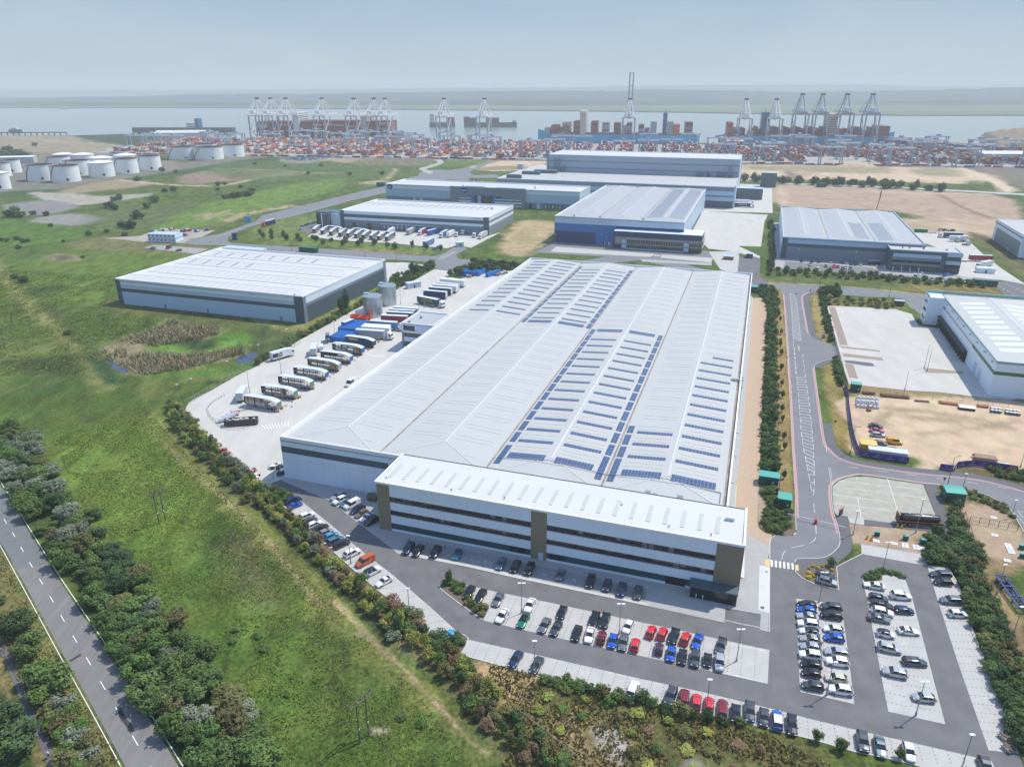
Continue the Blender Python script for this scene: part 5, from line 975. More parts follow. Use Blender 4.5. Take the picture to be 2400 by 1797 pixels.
kiosk('R2',1685,650,18,10,7,0,flat('shed_green',(.28,.38,.35),.6),flat('shed_green2',(.4,.5,.47),.6),'small pale green shed left of two by the far rail line','shed','shed',1.5,False)
kiosk('R2',1900,648,26,12,7,0,C_lblue,C_lblue,'pale blue shed right of two by the far rail line','shed','shed',1.5,False)
kiosk('R3',812,905,8,5,6,AN,C_lblue,C_lblue,'small grey hut left of the high bay warehouse','hut','hut',.3,False)
kiosk('R4',1103,950,17,11,16,AN,C_dark,C_silver,'tall dark plant block with a grey roof by the high bay yard','building','plant_building',.3,False)
kiosk('R4',905,1052,34,12,11,AN,C_dark,C_silver,'low black plant block against the high bay warehouse end wall','building','plant_building',.3,False)
kiosk('R1',1600,545,110,60,16,.15,mat('port_grey',(.42,.46,.48),.6),mat('port_grey_roof',(.58,.62,.62),.6),'grey port shed beyond the oil tanks left of the containers','shed','port_shed',4,False)
kiosk('R5',1960,825,110,45,13,AN*.3,MATS['port_grey'],MATS['port_grey_roof'],'grey port shed beside the rail line at the far right','shed','port_shed',3,False)
kiosk('R1',120,745,60,20,9,.3,MATS['port_grey'],C_white,'pale long shed behind the oil tanks at the far left','shed','tank_farm_shed',1.5,False)
# stacked white site cabins by the junction: each cabin a thing
cabp,cabq=g('R6',1300,322),g('R6',1475,328);hd=heading(cabp,cabq)
cab0=None
for lv in range(2):
    for i in range(7):
        a=i*3.25;px,py=cabp[0]+math.cos(hd)*a-math.sin(hd)*5,cabp[1]+math.sin(hd)*a+math.cos(hd)*5
        if cab0 is None:
            k=empty('site_cabin',0,0,0);q=MB();q.box(-1.5,-5,0,1.5,5,2.9);q.build('wall',C_white,k);q=MB();q.box(-1.58,-5.08,2.9,1.58,5.08,3.05);q.box(-1.55,-5.05,-.02,1.55,5.05,.25,1);q.build('frame',[C_silver,flat('cabin_blue',(.05,.16,.3),.6)],k);q=MB();q.box(-.8,-5.05,1.2,.6,-5.005,2.3);q.build('window',G_win,k);cab0=remember(k);KIDS[k.name]=children(k)
        else:k=copy_tree(cab0)
        k.location=(px,py,3.1*lv+.02);k.rotation_euler=(0,0,hd)
        tag(k,'white site cabin stacked by the far junction, %s row, %s from the left' %(('lower','upper')[lv],('first','second','third','fourth','fifth','sixth','last')[i]),'cabin','stacked white site cabins')
# cycle shelter with curved roof beside the offices
a,b2=g('T2',1265,640,2.6),g('T2',1245,1170,2.6);L_=math.dist(a,b2);k=empty('shelter',(a[0]+b2[0])/2,(a[1]+b2[1])/2,PC,heading(b2,a),'long white curved cycle shelter beside the office block end wall','shelter')
mb=MB();n_=8
secs=[[(x,1.9*math.cos(math.pi*(i/n_)),2.15+.75*math.sin(math.pi*i/n_))for i in range(n_+1)]for x in np.linspace(-L_/2,L_/2,24)]
mb.loft(secs,cap=False);mb.loft([[(p[0],p[1]*.98,p[2]-.06)for p in s_][::-1]for s_ in secs],cap=False);mb.build('canopy',mat('shelter_sheet',(.74,.77,.78),.3,var=.04,scale=1.5,spec=.5),k)
mb=MB()
for x in np.linspace(-L_/2,L_/2,24):
    for i in range(n_):t0,t1=math.pi*i/n_,math.pi*(i+1)/n_;mb.bar((x,1.92*math.cos(t0),2.18+.77*math.sin(t0)),(x,1.92*math.cos(t1),2.18+.77*math.sin(t1)),.06)
mb.build('rib',C_grey,k)
for x in np.linspace(-L_/2,L_/2,7):mb=MB();mb.bar((x,-.4,0),(x,-.4,2.6),.12);mb.bar((x,-.4,2.2),(x,-1.5,2.5),.08);mb.bar((x,-.4,2.2),(x,1.3,2.6),.08);mb.build('post',flat('post_dark',(.03,.03,.035),.5),k)
# corrugated water tanks in the yard
for (r_,x,y,rad_,h,lb)in (('S4',1200,585,4.75,10.4,'nearer of two round galvanised water tanks in the lorry yard'),('S4',1435,400,4.75,10.4,'farther of two round galvanised water tanks in the lorry yard')):
    p=g(r_,x,y-20);k=empty('water_tank',p[0],p[1]+2,.04,0,lb,'water tank','galvanised water tanks');mb=MB()
    gal=mat('galvanised',(.46,.50,.53),.32,metal=.75,var=.18,scale=.7,spec=.6,stretch=(1,1,.25))
    for i in range(8):mb.cyl((0,0),rad_+(.03 if i % 2 else 0),h*i/8,h*(i+1)/8,40)
    mb.build('shell',gal,k,smooth=False);mb=MB();mb.cyl((0,0),rad_+.12,h,h+.18,40,r2=rad_*.98);mb.build('roof',mat('tank_roof',(.20,.27,.31),.5,scale=.5),k);mb=MB();mb.box(-rad_+.3,1.4,h+.1,-rad_+2.6,2.8,h+.9);mb.build('hatch',C_silver,k)
# oil tanks
TK=[('R1',1560,720,108,1560-0,112,0,0),]
tanks=[(1565,610,720,232,0),(1795,618,722,240,0),(1985,595,700,225,0),(1760,590,690,215,0),(340,793,905,212,0),(555,800,915,225,0),(490,722,780,195,0),(660,757,860,215,0),(870,775,872,200,1),(540,700,750,165,1),(710,702,750,175,1),(882,735,830,185,1),(1085,712,800,185,1),(1078,742,842,200,0),(1278,718,814,195,0),(-15,865,980,170,1),(90,752,838,150,0),(10,778,870,140,0),(-110,770,870,150,0)]
Twh=mat('tank_paint',(.78,.80,.80),.5,var=.04,scale=.08);Tin=mat('tank_inside',(.16,.12,.12),.9,var=.2,scale=.1);Tst=flat('tank_stair',(.16,.14,.22),.7);Tlogo=flat('tank_mark',(.03,.03,.06),.6)
pos=['','leftmost of the front trio','front','']
nms=['front left of the group of four big tanks','front centre of the group of four big tanks','right hand one of the group of four big tanks','rear of the group of four big tanks','nearest left in the middle group','nearest, second from left in the middle group','open topped, behind the nearest left pair','open topped, right of the nearest pair','domed white roof, nearest in the middle group','domed white roof, rear left of the middle group','domed white roof, rear centre of the middle group','domed white roof, behind the nearest domed one','domed white roof, rear right of the middle group','open topped, fourth along the front','open topped, rightmost of the middle group','cut by the left picture edge, nearest','open topped, right one at the left edge','open topped, middle one at the left edge','open topped, outside left']
for (x,yt,yb,w,dome),nm in zip(tanks[:-1],nms):
    A0=g('R1',x-w/2,yb-8);B0=g('R1',x+w/2,yb-8);r_=math.dist(A0,B0)/2;cx,cy=(A0[0]+B0[0])/2,(A0[1]+B0[1])/2+r_*.35;dpt=cy;h=(yb-yt+14)/3.687*dpt/FPX*1.02;h=max(9,min(19,h))
    k=empty('storage_tank',cx,cy,0,0,'white oil storage tank, '+nm,'storage tank','white oil storage tanks');mb=MB();n_=44
    for i in range(6):mb.cyl((0,0),r_-(.0 if i % 2 else .05),h*i/6,h*(i+1)/6,n_,0)
    sh=mb;top=[f for f in sh.f if len(f)>8];keep=[i for i,f in enumerate(sh.f)if len(f)<=8];sh.f=[sh.f[i]for i in keep];sh.m=[0]*len(sh.f);sh.build('shell',Twh,k)
    if dome:
        mb=MB();secs=[]
        for j in range(6):t=j/5;secs.append([(r_*(1-t)*1.01*math.cos(2*math.pi*i/n_)+.001,r_*(1-t)*1.01*math.sin(2*math.pi*i/n_),h+r_*.16*math.sin(t*math.pi/2))for i in range(n_)])
        mb.loft(secs,closed=True,cap=False);mb.build('roof',Twh,k)
    else:
        mb=MB();mb.cyl((0,0),r_-.5,h-3.2,h-3.0,n_);ins=[]
        for i in range(n_):a0,a1=2*math.pi*i/n_,2*math.pi*(i+1)/n_;q_=r_-.3;mb.poly([(q_*math.cos(a1),q_*math.sin(a1),h-3.2),(q_*math.cos(a0),q_*math.sin(a0),h-3.2),(q_*math.cos(a0),q_*math.sin(a0),h),(q_*math.cos(a1),q_*math.sin(a1),h)])
        mb.build('floating_roof',Tin,k)
    mb=MB()
    for i in range(n_):a0,a1=2*math.pi*i/n_,2*math.pi*(i+1)/n_;mb.bar((r_*math.cos(a0),r_*math.sin(a0),h-.3),(r_*math.cos(a1),r_*math.sin(a1),h-.3),.7,0,.5)
    mb.build('rim',flat('tank_rim',(.36,.25,.25),.8),k);mb=MB()
    for i in range(9):a0=math.radians(-150+i*5.5);a1=math.radians(-150+(i+1)*5.5);mb.bar(((r_+.5)*math.cos(a0),(r_+.5)*math.sin(a0),h*i/9),((r_+.5)*math.cos(a1),(r_+.5)*math.sin(a1),h*(i+1)/9),.8,0,.6)
    mb.build('stair',Tst if not dome else Twh,k)
    mb=MB();a0=math.radians(-55);cxm,cym=(r_+.12)*math.cos(a0),(r_+.12)*math.sin(a0);tx,ty=-math.sin(a0),math.cos(a0);pts=[]
    for i in range(14):b_=2*math.pi*i/14;pts.append((cxm+tx*1.5*math.cos(b_),cym+ty*1.5*math.cos(b_),3.2+1.7*math.sin(b_)))
    mb.poly(pts);mb.f.append(mb.f[0][::-1]);mb.m.append(0);mb.build('round_mark',Tlogo,k)
# ================================================================ VEHICLES
ORD=['first','second','third','fourth','fifth','sixth','seventh','eighth','ninth','tenth','eleventh','twelfth','thirteenth','fourteenth','fifteenth','sixteenth','seventeenth','eighteenth','nineteenth','twentieth','twenty-first','twenty-second','twenty-third','twenty-fourth']
V_glass=flat('car_glass',(.018,.025,.032),.06,spec=.8);V_tyre=flat('tyre_rubber',(.018,.018,.018),.8);V_rim=flat('alloy_rim',(.38,.39,.41),.35,.6);V_lamp=flat('headlamp_glass',(.62,.66,.70),.12,spec=.8);V_tail=flat('tail_lamp',(.35,.015,.015),.2);V_blk=flat('black_trim',(.02,.02,.022),.5);V_plate=flat('number_plate',(.75,.62,.12),.5)
PAINT=dict(white=(.74,.75,.76),silver=(.42,.44,.46),grey=(.15,.165,.18),dark_grey=(.055,.062,.072),black=(.012,.013,.016),navy=(.014,.03,.10),blue=(.01,.10,.50),light_blue=(.06,.36,.60),teal=(.02,.30,.36),red=(.60,.018,.022),dark_red=(.22,.012,.022),purple=(.07,.02,.05),orange=(.60,.11,.02),green=(.0,.20,.11),beige=(.42,.40,.35),cream=(.55,.54,.42),brown=(.20,.15,.11),blue_grey=(.10,.17,.24),mauve=(.34,.30,.33),pink=(.50,.05,.13),green_grey=(.10,.17,.18),yellow=(.75,.38,.02))
def paint_(c):return flat('paint_'+c,PAINT[c],.28,.0 if c in ('white','red','cream')else .35,.5,.8)
TYP={  # L, W, H, belt, hood z, cowl x, roof front x, roof rear x, tail x(glass end), tail z
 'hatch':(4.15,1.78,1.47,.92,.80,.95,.25,-1.35,-1.92,.96),'sedan':(4.65,1.82,1.42,.90,.76,.95,.15,-1.0,-1.75,.94),'suv':(4.6,1.90,1.68,1.04,.95,1.05,.40,-1.65,-2.12,1.08),'coupe':(4.45,1.84,1.34,.86,.72,.75,0.,-.95,-1.85,.92),
 'estate':(4.75,1.84,1.50,.93,.80,1.0,.25,-1.85,-2.22,.98),'mini':(3.65,1.70,1.48,.92,.84,.85,.3,-1.15,-1.68,.96),'van':(5.0,1.98,1.98,1.15,1.05,1.55,.85,-2.3,-2.42,1.2),'bigvan':(5.9,2.05,2.55,1.3,1.15,2.1,1.35,-2.8,-2.9,1.3)}
CARMESH={}
def car_meshes(ty,col,roofc=None):
    k=(ty,col,roofc)
    if k in CARMESH:return CARMESH[k]
    L_,W_,H_,be,hz_,cx,rf_,rr,tx,tz=TYP[ty];h=L_/2;w=W_/2;gl_=.20
    st=[(-h,.38,tz-.30,.80),(-h+.10,.26,tz-.06,.93),(-h+.45,gl_,tz,.985),(-1.0,gl_,be+.01,1.),(.3,gl_,be,1.),(cx,gl_,be-.01,.99),(cx+.45,gl_,hz_+.04,.975),(h-.40,.22,hz_-.05,.93),(h-.10,.28,hz_-.18,.84),(h,.36,hz_-.32,.72)]
    mb=MB();secs=[]
    for x,zb,zt,f in st:
        q=w*f;secs.append([(x,-q*.9,zb),(x,-q,zb+.2),(x,-q,(zb+zt)/2+.08),(x,-q*.94,zt-.06),(x,-q*.80,zt),(x,0,zt+.03),(x,q*.80,zt),(x,q*.94,zt-.06),(x,q,(zb+zt)/2+.08),(x,q,zb+.2),(x,q*.9,zb)])
    mb.loft(secs,closed=True)
    isvan=ty in ('van','bigvan');rb=MB();gs=[]
    for x,z,wb,wt in [(cx,be-.01,.90,.86),(rf_,H_-.05,.93,.74 if not isvan else .86),((rf_+rr)/2,H_,.94,.76 if not isvan else .88),(rr,H_-.06,.92,.72 if not isvan else .88),(tx,tz,.88,.80)]:
        zb=be-.02 if x>-1.5 else tz-.02;zt=max(z,zb+.005);gs.append([(x,-w*wb,zb),(x,-w*wt,zt-.03*(zt>zb+.1)),(x,-w*wt*.82,zt),(x,w*wt*.82,zt),(x,w*wt,zt-.03*(zt>zb+.1)),(x,w*wb,zb)])
    gm_=MB()
    for i in range(4):
        for j in range(5):
            quad=[gs[i][j],gs[i][j+1],gs[i+1][j+1],gs[i+1][j]]
            glass=(i in (0,3))if j in (1,2,3)else True
            if isvan and (i>=2 or (i==1 and False)):glass=False
            (gm_ if glass else rb).poly([quad[0],quad[3],quad[2],quad[1]][::-1]if False else quad)
    b0=len(mb.v);mb.v+=rb.v if not roofc else [];mb.f+=[tuple(b0+k_ for k_ in f)for f in rb.f]if not roofc else [];mb.m+=[0]*len(rb.f)if not roofc else []
    for s_ in (-1,1):
        for xx,x2 in (((rf_+rr)/2+.1,(rf_+rr)/2+.02),(rr+.05,rr-.12)):mb.bar((xx,s_*w*.925,be),(x2,s_*w*.76,H_-.06),.09)
        if not isvan:mb.bar((cx-.02,s_*w*.905,be),(rf_,s_*w*.74,H_-.06),.06);mb.bar((tx+.03,s_*w*.885,tz),(rr,s_*w*.74,H_-.07),.08)
    for s_ in (-1,1):
        for ax in (h-.82,-h+.80):
            b1=len(mb.v)
            for a in range(9):t=math.pi*a/8;mb.v.append((ax+.37*math.cos(t),s_*(w+.006),.30+.37*math.sin(t)))
            mb.f.append(tuple(b1+a for a in (range(9)if s_>0 else range(8,-1,-1))));mb.m.append(1)
    parts=[('body',mb.mesh('car_body',[paint_(col),V_blk]),None),('window',gm_.mesh('car_window',V_glass),None)]
    if roofc:parts.append(('roof',rb.mesh('car_roof',paint_(roofc)),None))
    wm=MB();wm.wheel(0,0,0,.32,.22,0,1);wme=CARMESH.setdefault('wheel',wm.mesh('car_wheel',[V_tyre,V_rim]))
    for ax in (h-.82,-h+.80):
        for s_ in (-1,1):parts.append(('wheel',wme,(ax,s_*(w-.10),.32)))
    lm=MB();lm.box(-.16,-.17,-.07,.05,.17,.07);lme=CARMESH.setdefault('lamp',lm.mesh('car_headlight',V_lamp));tm=MB();tm.box(-.05,-.15,-.09,.08,.15,.09);tme=CARMESH.setdefault('tail',tm.mesh('car_taillight',V_tail))
    mm_=MB();mm_.box(-.06,-.10,-.06,.06,.10,.06);mme=CARMESH.setdefault('mirror',mm_.mesh('car_mirror',V_blk))
    for s_ in (-1,1):parts+=[('headlight',lme,(h-.12,s_*w*.60,hz_-.20)),('taillight',tme,(-h+.02,s_*w*.66,tz-.20)),('mirror',mme,(cx-.15,s_*(w+.06),be+.06))]
    CARMESH[k]=parts;return parts
def car(x,y,rz,ty,col,label,group,z=.05,roofc=None,cat='car',simple=False):
    o=empty('parked_car' if ty not in ('van','bigvan')else 'parked_van',x,y,z,rz,label,'van' if ty in ('van','bigvan')else cat,group)
    for nm,me_,lo in car_meshes(ty,col,roofc):
        if simple and nm in ('mirror','taillight','headlight'):continue
        place(nm,me_,o,lo or (0,0,0))
    return o
cname=lambda c:c.replace('_',' ')
def row(r_,axis,cars,desc,group,z=.05,hz_=.75,simple=False,flip=()):
    """axis: two photo points (tail, nose) of a typical car; cars: (x, y, type, colour[, roof])"""
    A0,B0=g(axis[0],*axis[1],.7),g(axis[0],*axis[2],.7);hd_=heading(A0,B0)
    for i,c in enumerate(cars):
        rr_=r_
        if isinstance(c[0],str):rr_=c[0];c=c[1:]
        p=g(rr_,c[0],c[1],hz_);n_=len(cars)
        w_={'van':'van','bigvan':'van','estate':'estate car','coupe':'coupe','suv':'tall car','hatch':'hatchback','sedan':'saloon car','mini':'small car'}[c[2]]
        car(p[0],p[1],hd_+(math.pi if i in flip else 0)+random.uniform(-.02,.02),c[2],c[3],'%s %s, %s %s' %(cname(c[3]),w_,ORD[i]if n_>1 else '',desc),group,z,c[4]if len(c)>4 else None,simple=simple)
row('Q6',('Q6',(270,292),(385,245)),[(325,262,'suv','navy'),(336,303,'coupe','blue'),(440,398,'suv','white'),(466,438,'hatch','dark_grey'),(506,470,'estate','white'),(556,500,'sedan','black'),(604,538,'hatch','mauve'),(650,568,'hatch','light_blue'),(686,606,'estate','blue_grey'),(738,640,'suv','black'),(830,718,'suv','white'),(942,790,'van','orange'),(1004,876,'suv','white','black'),(1104,962,'coupe','white'),(1646,1426,'coupe','light_blue')],'from the gate in the bay row beside the hedge','cars in the bays beside the hedge',flip=(11,13))
row('Q6',('Q6',(775,240),(672,290)),[(710,228,'estate','silver'),(727,264,'suv','white'),(788,285,'sedan','blue_grey'),(830,302,'van','white'),(878,345,'suv','navy'),(912,378,'hatch','brown'),(954,411,'coupe','white'),(998,443,'suv','black')],'down the slanting row by the offices left corner','cars in the slanting row left of the offices',z=PC+.01)
row('Q6',('Q6',(1350,640),(1290,720)),[(1318,680,'suv','navy'),(1401,697,'sedan','black'),(1552,712,'suv','black'),(1742,730,'hatch','teal','black'),('Q7',235,220,'sedan','blue_grey'),('Q7',342,240,'sedan','black'),('Q7',445,260,'suv','black'),('Q7',676,303,'hatch','grey'),('Q7',898,350,'estate','black'),('Q7',1020,380,'hatch','dark_grey'),('Q7',1128,415,'suv','navy'),('Q7',1250,433,'sedan','dark_grey')],'from the left in the shaded row under the office windows','cars in the shaded row below the offices',z=PC+.02)
row('Q6',('Q7',(110,410),(60,495)),[(1842,1055,'sedan','black'),(1940,1086,'sedan','black'),('Q7',213,483,'sedan','grey'),('Q7',448,525,'sedan','white'),('Q7',686,580,'hatch','black'),('Q7',926,633,'suv','black'),('Q7',1004,643,'suv','black')],'from the left in the back half of the central bay block','cars in the back half of the central block')
row('Q7',('Q7',(1200,640),(1155,730)),[(1176,685,'hatch','white'),(1347,722,'hatch','red'),(1430,735,'hatch','red'),(1514,758,'suv','black'),(1601,772,'hatch','red'),(1690,793,'sedan','blue'),(1864,827,'estate','dark_grey')],'from the left in the back right of the central block','cars in the back half of the central block',flip=(1,2,4))
row('Q7',('Q7',(435,585),(370,690)),[(243,603,'sedan','white'),(400,640,'coupe','green','black'),(557,675,'sedan','grey'),(643,698,'coupe','dark_grey')],'from the left in the front half of the central block','cars in the front half of the central block')
row('Q7',('Q7',(985,720),(960,810)),[(797,733,'sedan','black'),(891,745,'sedan','white'),(979,764,'hatch','dark_red'),(1062,790,'hatch','blue'),(1140,802,'sedan','grey'),(1229,818,'hatch','red'),(1404,848,'mini','purple'),(1494,886,'hatch','blue'),(1579,908,'hatch','black'),(1672,922,'suv','dark_grey'),(1764,934,'mini','black'),(1853,950,'suv','silver')],'in the tight front line of the central bay block','cars in the front half of the central block',flip=(2,5,6))
row('Q7',('Q7',(375,870),(310,975)),[(343,926,'sedan','navy'),(498,970,'sedan','dark_grey'),(1212,1150,'suv','white'),(1493,1196,'suv','dark_grey')],'from the left in the lowest row of bays','cars in the lowest row of bays',flip=(2,))
row('Q7',('Q7',(1700,1180),(1690,1300)),[(1592,1215,'suv','dark_red'),(1682,1240,'hatch','red'),(1776,1264,'hatch','red'),(1876,1290,'estate','dark_red'),(1973,1325,'hatch','black'),(2078,1312,'estate','dark_grey'),(2182,1355,'hatch','dark_grey'),('Q5',80,1064,'suv','blue','white'),('Q5',207,1105,'estate','black'),('Q5',820,1250,'suv','dark_grey'),('Q5',970,1295,'sedan','green_grey'),('Q5',1218,1335,'hatch','white'),('Q5',1880,1462,'hatch','dark_grey')],'rightward from the red cars in the lowest row','cars in the lowest row of bays',flip=(0,1,2,3,7))
axF=('Q5',(430,770),(300,755))
row('Q5',('Q5',(430,250),(268,228)),[(336,68,'hatch','black'),(335,115,'hatch','blue'),(342,168,'sedan','silver'),(350,236,'suv','white'),(358,300,'hatch','white','black'),(374,364,'sedan','beige'),(368,430,'hatch','silver'),(370,506,'suv','white'),(374,586,'hatch','black'),(374,662,'mini','black'),(388,770,'hatch','dark_grey')],'from the top of the left column, middle bay block','cars in the middle bay block')
row('Q5',('Q5',(725,820),(530,790)),[(545,92,'suv','dark_grey'),(548,162,'suv','black'),(567,280,'hatch','white'),(572,354,'hatch','blue'),(591,478,'estate','silver'),(602,562,'suv','white'),(590,702,'hatch','cream'),(628,806,'suv','white')],'from the top of the right column, middle bay block','cars in the middle bay block')
row('Q5',('Q5',(1000,660),(1185,700)),[('Q4',920,1072,'sedan','white'),('Q4',957,1178,'hatch','dark_grey'),('Q4',985,1238,'estate','black'),('Q4',990,1302,'suv','white'),('Q4',962,1354,'sedan','grey'),(1020,320,'mini','white','black'),(1050,446,'suv','silver'),(1096,656,'suv','silver')],'from the top of the left column, right bay block','cars in the right bay block',flip=(0,7))
row('Q5',('Q5',(1165,570),(1380,590)),[('Q4',1150,1162,'suv','white'),('Q4',1178,1285,'hatch','navy'),(1217,294,'coupe','white'),(1270,562,'estate','dark_grey'),(1346,870,'hatch','silver')],'from the top of the right column, right bay block','cars in the right bay block',flip=(4,))
row('Q4',('Q4',(1590,980),(1395,970)),[(1492,975,'estate','dark_grey'),(1515,1042,'hatch','black'),(1582,1202,'suv','grey'),(1642,1316,'hatch','white')],'from the top in the far right edge bays','cars in the far right edge bays',flip=(3,))
row('Q4',('Q4',(420,960),(580,1000)),[(500,983,'sedan','black'),(511,1036,'suv','silver','grey')],'of the two beside the yellow flowering bed','cars beside the yellow flowers')
row('Q3',('Q3',(870,790),(1000,800)),[(932,798,'sedan','dark_grey'),(941,838,'sedan','pink'),(953,876,'estate','silver'),(968,946,'sedan','grey'),(1095,1018,'suv','navy')],'from the top on the sandy yard','cars parked on sand',z=.02)
p=g('Q3',1093,935,.8);k=car(p[0],p[1],heading(g('Q3',1050,930),g('Q3',1140,940)),'van','yellow','yellow pickup with an open back on the sandy yard',None,.02);k['category']='pickup'
row('Q1',('Q1',(545,475),(545,510)),[(290,482,'hatch','black'),(380,487,'hatch','black'),(440,489,'hatch','dark_grey'),(545,492,'suv','silver'),(643,498,'sedan','navy'),(678,501,'hatch','silver'),(720,511,'hatch','black'),(757,512,'suv','black'),(801,513,'estate','silver')],'from the left in the back row before the dark warehouse','cars before the dark warehouse',z=.07,simple=True)
row('Q1',('Q1',(430,520),(430,550)),[(365,516,'suv','silver'),(430,536,'hatch','white'),(501,528,'hatch','dark_red'),(571,531,'suv','red'),(604,534,'hatch','dark_red'),(645,551,'hatch','navy'),(675,541,'sedan','silver'),(714,552,'suv','blue')],'from the left in the second row before the dark warehouse','cars before the dark warehouse',z=.07,simple=True)
row('Q1',('Q1',(1080,605),(1085,635)),[(935,606,'hatch','black'),(1004,621,'hatch','dark_grey'),(1082,618,'hatch','white'),(1153,626,'suv','silver'),(1270,624,'bigvan','white'),(1349,638,'hatch','white'),(1416,644,'estate','grey'),(1497,649,'sedan','silver'),(1577,653,'hatch','dark_grey'),(1651,663,'hatch','dark_red'),(1701,661,'suv','silver')],'from the left in the nearest row before the dark warehouse','cars before the dark warehouse',simple=True,z=.07)
row('Q1',('Q1',(1345,590),(1300,600)),[(1323,598,'suv','white'),(1536,606,'van','blue')],'of the two by the dark office block','cars before the dark warehouse',simple=True,z=.07)
row('R7',('R7',(420,210),(365,185)),[(392,200,'hatch','white'),(395,184,'suv','black'),(425,172,'hatch','dark_grey'),(442,165,'hatch','black'),(465,160,'suv','silver'),(488,155,'hatch','dark_grey'),(505,150,'hatch','navy'),(522,147,'hatch','grey'),(538,143,'suv','black'),(380,210,'hatch','silver')],'from the front in the small lot left of the banded warehouse','cars in the small far lot',simple=True)
row('R3',('R3',(360,1010),(400,990)),[(370+i*13,990+i*3+(i % 2)*9,('hatch','suv','sedan')[i % 3],('white','silver','grey','white','dark_red','navy','silver','black','white','purple','grey','white')[i])for i in range(12)],'from the left in the lot beyond the long roof','cars beyond the long roof',simple=True)
row('R6',('R6',(1340,370),(1300,370)),[(1322,371,'suv','silver'),(1545,392,'suv','grey')],'of the two on the lay-by left of the pale warehouse','cars on the lay-by',simple=True,z=.06);row('R6',('R6',(1470,360),(1440,372)),[(1457,371,'bigvan','dark_red')],'on the lay-by left of the pale warehouse',None,z=.06)
row('Q2',('Q2',(1527,30),(1523,105)),[(1525,72,'bigvan','grey')],'standing alone in the lorry yard by the hedge',None,1.1);row('Q2',('Q2',(1460,185),(1465,110)),[(1462,150,'bigvan','white')],'beside the white box trailer in the lorry yard',None);row('Q2',('Q2',(1790,465),(1720,510)),[(1750,490,'bigvan','white')],'half hidden by the largest roof edge',None)
row('R8',('R8',(2060,500),(2065,540)),[],'',None)
# far field of parked cars: single low meshes
FAR={}
def farcar(x,y,rz,col,lb,grp):
    if col not in FAR:
        m_=MB();m_.loft([[(a,-.88,.3),(a,-.88,z0),(a,-.8,z1),(a,.8,z1),(a,.88,z0),(a,.88,.3)]for a,z0,z1 in ((-2.2,.7,.85),(-2.0,.8,.95),(1.0,.8,.95),(2.1,.65,.75))]);m_.loft([[(a,-w,.93),(a,-w2,z1),(a,w2,z1),(a,w,.93)]for a,z1,w,w2 in ((-1.9,.96,.78,.75),(-1.3,1.45,.8,.62),(.2,1.48,.8,.62),(1.0,.96,.78,.75))],m=lambda i,j:0 if (i==1 and j==1)else 1)
        FAR[col]=m_.mesh('far_car',[paint_(col),V_glass])
    o=place('parked_car',FAR[col],None,(x,y,0),rz);tag(o,lb,'car',grp)
fa=[g('R2',*p)for p in ((600,722),(1000,650),(1310,640),(720,735),(930,700),(1330,655))]
fl=[(610,712,760,728,5),(640,705,830,728,6),(700,700,900,722,6),(780,690,960,708,6),(850,680,1020,698,6),(900,672,1080,688,5),(960,664,1130,676,5),(1010,656,1180,668,4),(1050,648,1230,658,4),(1120,641,1310,654,4)]
nfar=0
stuffcars=[]
for x0,y0,x1,y1,nr_ in fl:
    a,b2=g('R2',x0,y0),g('R2',x1,y1);n_=int(math.dist(a,b2)/3.4);h_=heading(a,b2)
    for r_i in range(2):
        for i in range(n_):
            if random.random()<.86:
                t=i/n_;px,py=a[0]+(b2[0]-a[0])*t-math.sin(h_)*r_i*6.5,a[1]+(b2[1]-a[1])*t+math.cos(h_)*r_i*6.5
                stuffcars.append((py,px,h_+math.pi/2,random.choice(['navy','blue_grey','white','silver','blue','light_blue','dark_grey','white','silver'])))
stuffcars.sort();ncar=sum(1 for o in bpy.data.objects if o.name.startswith('parked_car'));KEEP=max(0,296-ncar)
for py,px,h_,c in stuffcars[:KEEP]:farcar(px,py,h_,c,'small distant car in the packed field of stored cars','packed field of stored cars')
if len(stuffcars)>KEEP:
    cols_=['navy','blue_grey','white','silver','blue','light_blue','dark_grey'];big=MB();gi=len(cols_)
    for py,px,h_,c in stuffcars[KEEP:]:
        ci=cols_.index(c);big.obox(px,py,.3,.9,4.3,1.76,h_,ci);big.obox(px-.3*math.cos(h_),py-.3*math.sin(h_),.9,1.4,2.3,1.5,h_,gi,top=ci)
    big.build('stored_cars',[paint_(c)for c in cols_]+[V_glass])['kind']='stuff'
# ================================================================ LORRIES AND TRAILERS
T_roof=mat('trailer_roof',(.58,.64,.69),.4,var=.05,scale=.6,world=False);T_dark=flat('trailer_frame',(.025,.026,.03),.6);T_deck=mat('trailer_deck',(.45,.42,.38),.8,var=.1,scale=1.,world=False);T_card=mat('cardboard_load',(.38,.25,.15),.8,var=.3,scale=1.5,world=False);T_wrap=mat('wrapped_load',(.50,.47,.45),.5,var=.25,scale=1.2,world=False)
def tcol(c):return mat('curtain_'+c,dict(navy=(.018,.035,.11),blue=(.015,.10,.42),midblue=(.05,.18,.38),white=(.72,.73,.74),grey=(.30,.33,.36),green=(.012,.075,.07),red=(.30,.02,.035),dkred=(.33,.03,.03),orange=(.62,.10,.02),lgrey=(.48,.50,.52),brightblue=(.01,.16,.50),palegreen=(.10,.22,.17))[c],.5,var=.07,scale=.9,world=False,stretch=(1.5,1,.2))
TM={}
def wheelset(kids,x,wd=1.05,r=.5):
    if 'tw' not in TM:m_=MB();m_.wheel(0,0,0,.5,.42,0,1,14);TM['tw']=m_.mesh('lorry_wheel',[V_tyre,V_rim])
    for s_ in (-1,1):kids.append(('wheel',TM['tw'],(x,s_*wd,.5)))
